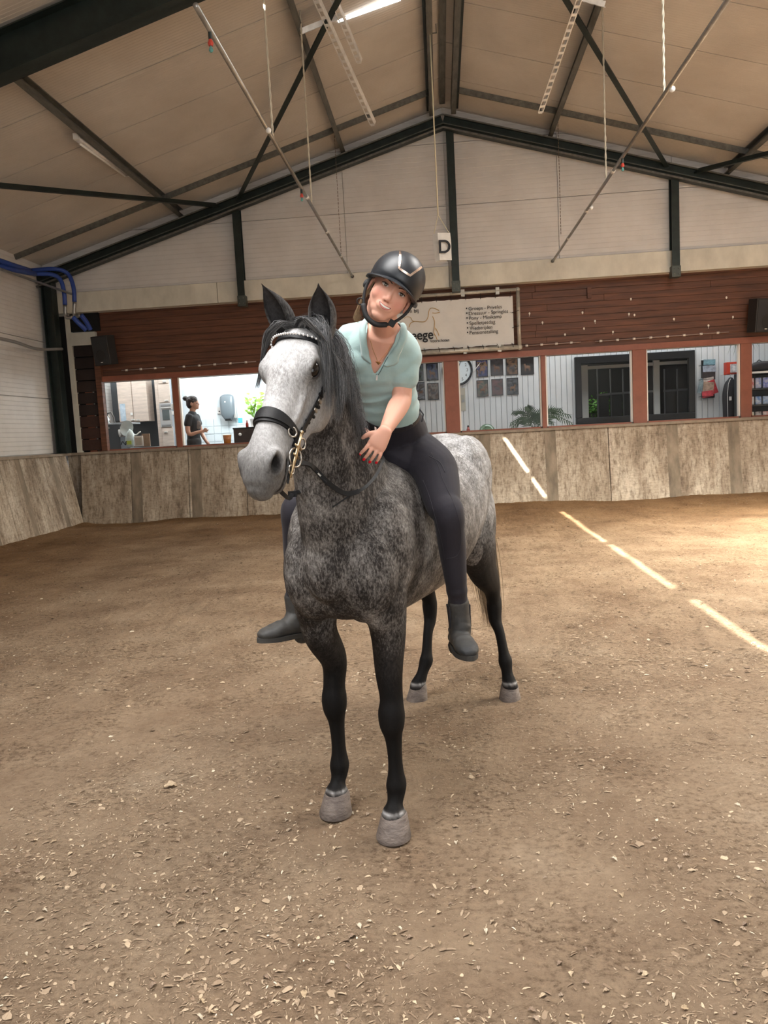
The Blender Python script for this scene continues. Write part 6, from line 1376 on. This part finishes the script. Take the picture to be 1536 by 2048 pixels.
TU = (nbase - chest).normalized(); TF = TL_.cross(TU); TF = -TF if TF.y > 0 else TF
rel = P - np.array(nbase); tx_ = rel @ np.array(TL_); tu = rel @ np.array(TU); tf = rel @ np.array(TF)
ax_w = lambda c0, d0, k, am, ph=0: am * np.sin(((P - np.array(c0)) @ np.array(d0)) * k + ph)
fold = ax_w(waist, (waist - chest).normalized(), 130, .0034, 0) * G(P, waist.lerp(belly, .5), (.2, .2, .075)) + .0022 * np.sin((tx_ * .8 + tu * 1.1) * 95 + 2 * np.sin(tu * 30)) * G(P, sL.lerp(chest, .45), (.09, .12, .09)) + .0016 * np.sin((tx_ * -.7 + tu) * 80) * G(P, sR.lerp(chest, .5), (.09, .12, .09)) + (vnoise(P[:, 0] + P[:, 1] * .5, P[:, 2], 5, 18) - .5) * .004
fold += .0035 * np.exp(-(((P - np.array(belly)) @ np.array((waist - chest).normalized()) + .01 + .15 * (P[:, 0] - belly.x)) / .006) ** 2) * (P[:, 1] < belly.y) 
P = P + NM * fold[:, None]; me.vertices.foreach_set('co', P.ravel()); me.update()
vdep = .118; vw = .046                                              # open neck: V down the front plus the neck hole
inV = (tf > .02) & (tu < .10) & (tu > -vdep) & (np.abs(tx_ + .004) < vw * np.clip((tu + vdep) / vdep, 0, 1.1) ** .9 + .001)
hole = ((tx_ / .060) ** 2 + (tf / .058) ** 2 < 1) & (tu > -.045)
bm = bmesh.new(); bm.from_mesh(me); bm.verts.ensure_lookup_table(); kill = [f for f in bm.faces if any((inV[v.index] or hole[v.index]) for v in f.verts)]; bmesh.ops.delete(bm, geom=kill, context='FACES'); 
for it in range(24):
    mv = {}
    for v in bm.verts:
        be = [e for e in v.link_edges if e.is_boundary]
        if len(be) == 2: mv[v] = (be[0].other_vert(v).co + be[1].other_vert(v).co) / 2
    for v, c_ in mv.items(): v.co = v.co.lerp(c_, .6)
bm.to_mesh(me); bm.free()
sh_o = mesh_obj('polo_shirt', me, M_shirt, rider)
sm_ = sh_o.modifiers.new('s', 'SMOOTH'); sm_.iterations = 2; sd = sh_o.modifiers.new('t', 'SOLIDIFY'); sd.thickness = .0025; sd.offset = 1
# skin of the throat and upper chest is the body itself; collar wings
def TP(x, f, u): return nbase + TL_ * x + TF * f + TU * u
# zip and necklace laid on the surfaces by ray casting
dg = bpy.context.evaluated_depsgraph_get()
def on_surface(obj, p, d, off=.002):
    ev = obj.evaluated_get(bpy.context.evaluated_depsgraph_get()); inv = obj.matrix_world.inverted(); h_, loc, nrm, _ = ev.ray_cast(Vector(p) - Vector(d) * .3 - obj.location if False else inv @ (Vector(p) - Vector(d) * .3), Vector(d))
    return (obj.matrix_world @ loc) + nrm * off if h_ else Vector(p)
bpy.context.view_layer.update()
body_r = [o for o in rider.children if o.name.startswith('body')][0]
ND = -TF
def drape(obj, pts, off): return [on_surface(obj, p, ND, off) for p in pts]
_b = bmesh.new(); _b.from_mesh(sh_o.data); sbv = BVHTree.FromBMesh(_b); _b.free()
def snap(p, off):
    loc, nrm, _, d = sbv.find_nearest(Vector(p)); nrm = nrm if nrm.dot(Vector(p) - loc) > -.02 else nrm; return loc + nrm * off
for s in (-1, 1):
    inner = crom(np.array([tuple(TP(s * x, f, u)) for x, f, u in ((.018, .10, -.075), (.033, .09, -.045), (.048, .07, -.012), (.060, .03, .018), (.058, -.02, .034))]), 5)
    outer = crom(np.array([tuple(TP(s * x, f, u)) for x, f, u in ((.034, .10, -.078), (.068, .09, -.062), (.080, .07, -.030), (.086, .03, .002), (.080, -.03, .018))]), 5)
    mb = MB()
    for a, c in zip(inner, outer):
        a_, c_ = snap(a, .004), snap(c, .005); mid = snap((Vector(a) + Vector(c)) / 2, .011); mb.v += [a_, a_.lerp(mid, .5) + (mid - a_.lerp(c_, .5)) * .4, mid, mid.lerp(c_, .5) + (mid - a_.lerp(c_, .5)) * .2, c_]
    n_ = len(inner)
    for i in range(n_ - 1):
        for j in range(4): mb.f.append([i*5 + j, i*5 + j + 1, i*5 + j + 6, i*5 + j + 5])
    o = mb.build('collar', M_shirt, rider, smooth=True); m_ = o.modifiers.new('t', 'SOLIDIFY'); m_.thickness = .003; m_.offset = 0
M_zip = mat('zip_dark', (.06, .10, .10), .4)
for s in (-1, 1):
    pts = [TP(-.004 + s * vw * 1.0 * (k / 8 * .62) ** .9, .08, -vdep + vdep * .62 * k / 8) for k in range(9)]; MB().tube(drape(sh_o, [p + TL_ * s * .004 for p in pts], .001), .0014, 6).build('zip', M_zip, rider, smooth=True)
zp = drape(sh_o, [TP(-.004, .08, -vdep - .002), TP(-.004, .08, -vdep - .022)], .004); MB().bar(zp[0], zp[1], .006, .003, TF).build('zip_pull', M_zinc, rider)
nk_ = [TP(-.040, .05, .0), TP(-.030, .06, -.030), TP(-.016, .07, -.060), TP(-.004, .075, -.078), TP(.012, .07, -.055), TP(.030, .06, -.022), TP(.038, .05, .004)]
nl = drape(body_r, [Vector(p) for p in crom(np.array([tuple(p) for p in nk_]), 4)], .0012); MB().tube(nl, .0008, 5).build('necklace', mat('gold_chain', (.75, .52, .22), .25, metal=1), rider)
pp = drape(body_r, [TP(-.004, .075, -.080)], .003)[0]; mb = MB(); mb.v = [pp - LF * 0 - TL_ * .011 + TU * .004, pp + TL_ * .011 + TU * .004, pp - TU * .010, pp - TL_ * .011 + TU * .004 + TF * .002, pp + TL_ * .011 + TU * .004 + TF * .002, pp - TU * .010 + TF * .002]; mb.f = [(0, 2, 1), (3, 4, 5), (0, 1, 4, 3), (1, 2, 5, 4), (2, 0, 3, 5)]; mb.build('pendant', mat('gold_chain', (.75, .52, .22), .25, metal=1), rider)
# ---- riding tights
M_tight = mat('navy_tights', (.014, .012, .018), .75, var=.15, vscale=8, bump=.06, bscale=300, sheen=.05, spec=.3)
mb = MB(); g = .006
mb.loft([(pelv - Vector((0, 0, .04)), .152, .118), (pelv.lerp(waist, .35), .155, .118), (pelv.lerp(waist, .75), .124, .100), (waist.lerp(pelv, .08), .108, .090)], TL_, 28, 6, 2.2, g)
thigh(mb, hipL, kneeL, ankL, g); thigh(mb, hipR, kneeR, ankR, g)
mb.loft([(H(.38, .06, 1.47), .09, .07), (H(.38, .12, 1.44), .10, .09)], HB, 16, 4)
me, P, NM = remesh(mb, .0055, 6, .5)
for kn, an, hp_ in ((kneeL, ankL, hipL), (kneeR, ankR, hipR)):
    d = np.array((an - kn).normalized()); t_ = (P - np.array(kn)) @ d
    P = P + NM * (.0016 * np.sin(t_ * 120) * np.exp(-((t_ - (an - kn).length * .86) / .05) ** 2) * (G(P, an.lerp(kn, .15), .12)) + .0018 * np.sin(t_ * 95 + 3 * P[:, 0] * 20) * G(P, kn, .06))[:, None]
d2 = np.array((kneeL - hipL).normalized()); P = P + NM * (.0022 * np.sin(((P - np.array(hipL)) @ d2) * 75) * G(P, hipL + Vector((-.03, -.09, 0)), .10))[:, None]
me.vertices.foreach_set('co', P.ravel()); tg = mesh_obj('riding_tights', me, M_tight, rider)
M_rose = mat('rose_gold', (.78, .60, .50), .25, metal=1.0)
# seams, belt, pocket
bpy.context.view_layer.update()
def side_line(pts, obj, r, name, m, off=.0006):
    cp = Vector((0, 0, HC)); out = []
    for p in [Vector(q_) for q_ in crom(np.array([tuple(p) for p in pts]), 5)]:
        d = (p - cp).normalized(); h_, loc, nrm, _ = obj.ray_cast(cp, d)
        if h_ and (not out or (loc - out[-1]).length < .08): out.append(loc + nrm * off)
    if len(out) > 2: MB().tube(out, r, 6).build(name, m, rider, smooth=True)
ND2 = Vector((-.25, .95, -.05)).normalized(); M_seam = mat('seam', (.018, .016, .022), .7)
side_line([at(x, y, 2.9) for x, y in ((862, 905), (878, 935), (886, 960), (905, 1000), (918, 1040), (922, 1080), (915, 1110), (893, 1118))], tg, .0010, 'seam', M_seam); side_line([at(x, y, 2.9) for x, y in ((846, 960), (858, 990), (872, 1040), (885, 1090), (889, 1120))], tg, .0010, 'seam', M_seam)
side_line([at(x, y, 2.95) for x, y in ((858, 912), (880, 925), (890, 945))], tg, .0013, 'pocket_edge', M_seam)
n = 40; wc = waist.lerp(pelv, .10); up_ = (waist - pelv).normalized(); fr_, sd_ = frame_of(up_, TL_); bl = [wc + fr_ * math.cos(a) * .121 + sd_ * math.sin(a) * .104 for a in [2 * math.pi * k / n for k in range(n + 1)]]
MB().ribbon(bl, [(p - wc).normalized() for p in bl], .026, .004).build('belt', mat('belt_dark', (.02, .018, .022), .5), rider, smooth=False)
bv_ = Vector((-.33, -.94, 0)); bv_ = (bv_ - up_ * bv_.dot(up_)).normalized(); bp_ = wc + bv_ * .113; MB().box(bp_, (.008, .006, .024)).build('belt_buckle', M_rose, rider)
MB().tube([wc + Vector((.115, -.02, .012)), wc + Vector((.135, -.03, -.02)), wc + Vector((.128, -.03, -.05))], .003, 6).build('belt_loop', M_seam, rider)
# ---- boots
M_boot = mat('dusty_boot_leather', (.040, .042, .045), .55, var=.0, vscale=12); M_boot = mat('dusty_leather', (.020, .021, .023), .6, var=.5, vscale=9, col2=(.062, .058, .052), bump=.15, bscale=50, spec=.3); M_sole = mat('boot_sole', (.035, .033, .030), .8, var=.3); M_elast = mat('boot_elastic', (.018, .018, .024), .9)
def boot(top, ank, heel, toe, knee, name_lab):
    sh = (top - ank).normalized(); fd = (toe - heel).normalized(); sdv = fd.cross(Vector((0, 0, 1))).normalized(); upv = sdv.cross(fd).normalized()
    if upv.z < 0: upv = -upv
    mb = MB(); t = top + sh * .012; tl = (t - ank).length
    mb.loft([(t, .043, .044), (ank + sh * tl * .5, .041, .042), (ank, .042, .044), (ank.lerp(heel, .45), .046, .050), (heel + upv * .030 + fd * .02, .040, .046)], sdv, 22, 6, 2.2, .001)
    mb.loft([(heel + upv * .018 - fd * .016, .034, .026), (heel + upv * .028 + fd * .05, .040, .040), (heel.lerp(toe, .50) + upv * .028, .042, .036), (heel.lerp(toe, .78) + upv * .018, .048, .030), (toe + upv * .012, .042, .024), (toe + fd * .018 + upv * .008, .030, .017)], sdv, 22, 6, 2.3)
    mb.loft([(ank + sh * .01 + fd * .01, .042, .042), (heel.lerp(toe, .35) + upv * .045, .036, .03), (heel.lerp(toe, .60) + upv * .030, .036, .025)], sdv, 18, 5)
    me, P, NM = remesh(mb, .004, 4); P = P + NM * ((vnoise(P[:, 0] + P[:, 1], P[:, 2], 9, 30) - .5) * .0025 + .0018 * np.sin(((P - np.array(heel)) @ np.array(fd)) * 180) * G(P, heel.lerp(toe, .55) + upv * .05, .04))[:, None]; me.vertices.foreach_set('co', P.ravel())
    b_ = mesh_obj('boot', me, M_boot, rider)
    b_['label'] = name_lab
    mb = MB(); L_ = (toe - heel).length; n = 30; prof = []
    for k in range(n):
        a = 2 * math.pi * k / n; u = math.cos(a); v = math.sin(a); wd = .040 + .012 * (u > -.2) * max(0, math.sin((u + .2) * 1.9)); prof.append((u * (L_ / 2 + .036), v * wd))
    ctr = heel.lerp(toe, .5) + upv * -.012
    for z_ in (-.008, .012):
        for x, y in prof: mb.v.append(ctr + fd * x + sdv * y * (1 if z_ < 0 else 1.03) + upv * z_)
    mb.f = [list(range(n))[::-1], [n + k for k in range(n)]] + [[k, (k+1) % n, n + (k+1) % n, n + k] for k in range(n)]
    MBh = mb.build('sole', M_sole, b_, auto=True); MB().loft([(heel - upv * .030 + fd * .002, .034, .030), (heel - upv * .012, .036, .034)], sdv, 16, 3, 2.5).build('heel', M_sole, b_, smooth=True)
    mb = MB(); e0 = t - sh * .01
    for s in (-1, 1):
        c_ = [e0 + sdv * s * .039 - fd * .004, ank + sh * tl * .5 + sdv * s * .0375 - fd * .004, ank + sdv * s * .039 - fd * .004]; MB().ribbon(c_, [sdv * s] * 3, [.042, .034, .014], .007).build('elastic_panel', M_elast, b_)
    lp = t - fd * .040; MB().tube([lp - sh * .02, lp + sh * .012 - fd * .004, lp + sh * .014 + fd * .006 - fd * .016, lp - sh * .015 - fd * .012], .0055, 8, flat=1.0).build('pull_tab', M_boot, b_, smooth=True)
boot(ankL, at(921, 1255, 3.07), at(913, 1284, 3.10), at(938, 1308, 2.93), kneeL, 'dusty black jodhpur boot hanging at the near side'); boot(ankR, at(594, 1236, 3.16), at(604, 1262, 3.16), at(530, 1274, 3.04), kneeR, 'black jodhpur boot pointing left')
# ---- helmet
M_helm = mat('helmet_matt_black', (.014, .016, .020), .42, bump=.02, bscale=400); M_strap = mat('strap_black', (.010, .010, .011), .7)
hl = MB(); nU, nV = 44, 26; hc = (0, -.088, .040); rx, ry, rz = .097, .120, .098; idx = {}
def helm(u, v, k=1.0):     # u azimuth (0 = front), v 0 top .. 1 rim
    side = math.sin(u); fr_ = math.cos(u); t = min(1, v / .66); w = max(0, (v - .66) / .34)
    dd = .012 + .040 * (1 - max(0, fr_)) ** .8 if fr_ > 0 else .052 + .040 * (-fr_)
    th = t * math.pi / 2; r_ = math.sin(th) * (1 - .06 * w * w)
    return F_(hc[0] + rx * k * r_ * side, hc[1] + ry * k * r_ * fr_, hc[2] + rz * k * math.cos(th) - dd * w)
for i in range(nU):
    u = 2 * math.pi * i / nU
    for j in range(nV + 1): idx[i, j] = len(hl.v); hl.v.append(helm(u, j / nV))
for i in range(nU):
    for j in range(nV): hl.f.append([idx[i, j], idx[(i+1) % nU, j], idx[(i+1) % nU, j+1], idx[i, j+1]])
ho = hl.build('helmet', M_helm, rider, smooth=True); md = ho.modifiers.new('t', 'SOLIDIFY'); md.thickness = .010; md.offset = 1; ho['label'] = 'matt black riding helmet'
# brim
mb = MB(); n = 30
for i in range(n + 1):
    u = math.radians(-82 + 164 * i / n); w = math.cos(u * .95) ** .75 if abs(u) < 1.6 else 0
    a = helm(u, .985, .985); c_ = helm(u, 1.0); out = (LF * math.sin(u) + FW * math.cos(u)); e = c_ + out * (.034 * max(0, w) + .002) - UP * (.007 * w)
    mb.v += [a + UP * .004, e + UP * .0025, e - UP * .002, a - UP * .006]
for i in range(n):
    for k in range(4): k2 = (k + 1) % 4; mb.f.append([i*4 + k, i*4 + k2, (i+1)*4 + k2, (i+1)*4 + k])
mb.f += [[0, 1, 2, 3], [n*4 + 3, n*4 + 2, n*4 + 1, n*4]]; mb.build('brim', M_helm, ho, smooth=False, auto=True)
pol = [(-.046, .080), (-.021, .026), (.021, .026), (.046, .080)]; pts = []
for (x0, z0), (x1, z1) in zip(pol[:-1], pol[1:]):
    for k in range(8):
        x, z = x0 + (x1 - x0) * k / 8, z0 + (z1 - z0) * k / 8; pts.append(F_(hc[0] + x * 1.01, hc[1] + ry * 1.012 * math.sqrt(max(0, 1 - (x / rx) ** 2 - (z / rz) ** 2)), hc[2] + z * 1.01))
MB().ribbon(pts, [(p - F_(*hc)).normalized() for p in pts], .0075, .0035).build('trim_line', M_rose, ho)
for s in (-1, 1):
    a = F_(s * .086, -.055, .012); c_ = F_(s * .083, -.050, -.045); e = F_(s * .058, -.040, -.098); f_ = F_(s * .022, -.028, -.128)
    MB().tube([Vector(p) for p in crom(np.array([tuple(a), tuple(c_), tuple(e), tuple(f_)]), 5)], .0055, 8, flat=1).build('strap', M_strap, ho, smooth=True)
    MB().tube([Vector(p) for p in crom(np.array([tuple(F_(s * .088, -.125, -.01)), tuple(F_(s * .086, -.09, -.035)), tuple(c_)]), 4)], .004, 6).build('strap', M_strap, ho, smooth=True)
MB().tube([Vector(p) for p in crom(np.array([tuple(F_(-.062, -.040, -.096)), tuple(F_(-.030, -.028, -.126)), tuple(F_(.010, -.026, -.131)), tuple(F_(.045, -.036, -.112))]), 6)], .0095, 10).build('chin_pad', M_strap, ho, smooth=True)
MB().box(F_(.058, -.036, -.098), (.024, .014, .024), RH).build('strap_buckle', M_strap, ho, bevel=.003); MB().ell(F_(-.089, -.062, -.030), (.010, .014, .017), RH).build('adjuster', M_strap, ho, smooth=True)
c_ = F_(-.076, -.040, -.094); MB().tube([c_ + LF * math.cos(a) * .011 + UP * math.sin(a) * .011 for a in [6.2832 * k / 14 for k in range(15)]], .0022, 6).build('strap_ring', M_strap, ho, smooth=True)
# ================================================================ BRIDLE
br_ = thing('bridle', 'black leather bridle with reins and brass cheek piece on the grey horse head', 'bridle', HH(.4, -.1, 0))
M_lea = mat('black_bridle_leather', (.009, .009, .010), .55, spec=.22, bump=.08, bscale=120); M_brass = mat('brass', (.42, .32, .19), .32, metal=1); M_ringm = mat('bit_ring', (.42, .39, .35), .3, metal=1)
bpy.context.view_layer.update()
from mathutils.bvhtree import BVHTree
_bm = bmesh.new(); _bm.from_mesh(body.data); _bm.transform(body.matrix_world); bvh = BVHTree.FromBMesh(_bm); _bm.free()
def stick(p, off=.003, maxd=.09):
    loc, nrm, i, d = bvh.find_nearest(Vector(p), maxd); return (loc + nrm * off, nrm) if loc is not None else (Vector(p), Vector((0, -1, 0)))
def wrap(u0, u1, a0, a1, n, dc, rr=(.20, .20)):
    """points around the head: u from u0 (a=0, nose top) to u1 (a=pi, chin); angle a around the axis"""
    out = []
    for k in range(n + 1):
        a = a0 + (a1 - a0) * k / n; f_ = (1 - math.cos(a)) / 2; u = u0 + (u1 - u0) * f_
        c = HH(u, dc, 0); d = HD * math.cos(a) + HLa * math.sin(a); h_, nrm, i, dd = bvh.ray_cast(c + d * .22, -d, .25)
        out.append((h_ if h_ is not None else c + d * .06, nrm if nrm is not None else d))
    return out
def strap(pn, w, t, name, m=M_lea, par=None, off=.001): 
    A = np.array([tuple(p) for p, _ in pn]); 
    for _ in range(3): A[1:-1] = .25 * A[:-2] + .5 * A[1:-1] + .25 * A[2:]
    ns = np.array([tuple(nv) for _, nv in pn]); 
    for _ in range(4): ns[1:-1] = .25 * ns[:-2] + .5 * ns[1:-1] + .25 * ns[2:]
    return MB().ribbon([Vector(a) + Vector(q_).normalized() * off for a, q_ in zip(A, ns)], ns.tolist(), w, t).build(name, m, par or br_, auto=True)
nb = wrap(.375, .40, -1.9, 1.9, 46, -.10)
ww = [.030 + .020 * math.exp(-((k - 23) / 9.5) ** 2) for k in range(47)]
strap(nb, ww, .008, 'noseband'); strap(nb[8:39], [w * .62 for w in ww[8:39]], .012, 'noseband_padding')
strap(wrap(.40, .43, 1.75, math.pi * 2 - 1.75, 26, -.10), .022, .006, 'chin_strap')
for sg in (1, -1):      # lower noseband strap, through the mouth corner
    l_ = [stick(HH(u, d, sg * .075), .003) for u, d in ((.395, -.115), (.43, -.118), (.465, -.124), (.50, -.132), (.535, -.148), (.555, -.165))]; strap(l_, .016, .005, 'lower_strap')
    ck = [stick(HH(u, d, sg * .105), .004) for u, d in ((-.02, -.150), (.04, -.152), (.10, -.150), (.16, -.146), (.22, -.142), (.28, -.138), (.34, -.132), (.395, -.126), (.44, -.128))]; strap(ck, .015, .005, 'cheekpiece')
    strap([stick(HH(u, d, sg * .105), .004) for u, d in ((-.02, -.165), (.05, -.185), (.12, -.205), (.20, -.225), (.27, -.235))], .013, .004, 'throat_lash') if False else None
    for u, d in ((.235, -.142), (.275, -.139)):
        p, n_ = stick(HH(u, d, sg * .105), .008); R = Matrix((HA, HD, HLa)).transposed(); MB().box(p, (.012, .020, .005), R).build('buckle', M_ringm, br_, bevel=.002); 
    for u in (.16, .19, .215, .255, .30, .325, .36):
        p, n_ = stick(HH(u, -.141, sg * .105), .007); MB().box(p, (.009, .021, .009), Matrix((HA, HD, HLa)).transposed()).build('keeper', M_lea, br_, bevel=.002)
bb = [stick(HH(u, d, l), .004) for u, d, l in [(.045 + .0, -.115, -.10), (.055, -.08, -.098), (.062, -.04, -.08), (.066, -.005, -.05), (.067, .01, -.02), (.067, .012, .01), (.066, .005, .045), (.062, -.03, .078), (.055, -.08, .098), (.045, -.12, .10)]]
bo = strap(bb, .017, .007, 'browband', off=.005)
cr_ = [(p, n_) for p, n_ in bb]; A = crom(np.array([tuple(p + n_ * .014) for p, n_ in cr_]), 7)
for k in range(8, len(A) - 8, 2):
    MB().ell(A[k], .0042, None, 8, 6).build('crystal', mat('crystal', (.80, .78, .76), .12, metal=.6), bo, smooth=True)
hd_ = [stick(HH(u, d, l), .004) for u, d, l in [(-.02, -.150, -.10), (-.045, -.12, -.075), (-.055, -.095, -.035), (-.058, -.085, 0), (-.055, -.095, .035), (-.045, -.12, .075), (-.02, -.15, .10)]]; strap(hd_, .024, .005, 'headpiece')
# bit: rings and lever cheek
def ring(c, n_, r, w, name, m=M_ringm): 
    x, y = frame_of(n_, HA); return MB().tube([c + x * math.cos(a) * r + y * math.sin(a) * r for a in [6.2832 * k / 24 for k in range(25)]], w, 8).build(name, m, br_, smooth=True)
mouthc, mn = stick(HH(.455, -.128, .09), .010)
ring(mouthc + HLa * .008 + HA * .01, HLa + HD * .1, .029, .0034, 'bit_ring'); ring(stick(HH(.400, -.075, .09), .012)[0], HLa * .9 + HD * .4, .015, .0028, 'noseband_ring'); ring(mouthc + HLa * .012 - HA * .045 - HD * .01, HLa, .017, .003, 'bit_ring'); ring(mouthc + HLa * .006 + HA * .052, HLa, .014, .003, 'bit_ring')
mouthr, _ = stick(HH(.455, -.128, -.09), .010); ring(mouthr - HLa * .008, HLa, .029, .0034, 'bit_ring')
lv = mouthc + HLa * .016 + HD * .020; a, c = lv - HA * .070 - HD * .004, lv + HA * .085 - HD * .012
MB().tube([a, a.lerp(c, .3), a.lerp(c, .62), c], [.0045, .0055, .0050, .0032], 10).ell(a, .0068, None, 10, 8).build('lever_cheek', M_brass, br_, smooth=True); MB().tube([a.lerp(c, .33) - HD * .018, a.lerp(c, .33) + HD * .018], .0035, 8).tube([a.lerp(c, .52) - HD * .018, a.lerp(c, .52) + HD * .014], .0035, 8).build('cross_bar', M_brass, br_, smooth=True)
# reins
rs_ = thing('reins', 'black leather reins hanging from the bit to the withers of the grey horse', 'reins', mouthc)
p0 = mouthc + HA * .03 + HLa * .01
near = [p0, at(622, 932, 2.50), at(655, 965, 2.55), at(690, 987, 2.60), at(722, 980, 2.64), at(748, 956, 2.72), at(762, 930, 2.80), at(764, 915, 2.90), H(.09, .06, 1.515), H(.10, 0, 1.55)]
A = [Vector(p) for p in crom(np.array([tuple(p) for p in near]), 6)]
for i, p in enumerate(A):
    loc, nrm, _, d = bvh.find_nearest(p)
    if (p - loc).dot(nrm) < .006: A[i] = loc + nrm * .006
MB().ribbon(A[:24], [Vector((.25, -.9, .25))] * 24, [.017] * 24, .005).build('rein_strap', M_lea, rs_, auto=True); MB().ribbon(A[21:], [Vector((.25, -.9, .25))] * (len(A) - 21), [.011] * (len(A) - 21), .005).build('rein_strap', M_lea, rs_, auto=True)
for k in (8, 9, 11): MB().box(A[k] + Vector((0, -.004, 0)), (.005, .012, .020), Matrix.Rotation(-.7, 3, 'Y')).build('keeper', M_ringm if k == 9 else M_lea, rs_)
MB().bar(A[21], A[21] + Vector((-.075, -.01, -.045)), .010, .005).build('rein_end', M_lea, rs_)
far = [mouthr + HA * .03, at(572, 994, 2.45), at(586, 988, 2.55), at(602, 984, 2.65)]
MB().ribbon([Vector(p) for p in crom(np.array([tuple(p) for p in far]), 5)], [Vector((.2, -.9, .3))] * 16, .014, .005).build('rein_strap', M_lea, rs_, auto=True)
MB().box(at(585, 988, 2.54), (.03, .008, .02)).build('rein_stop', M_lea, rs_)
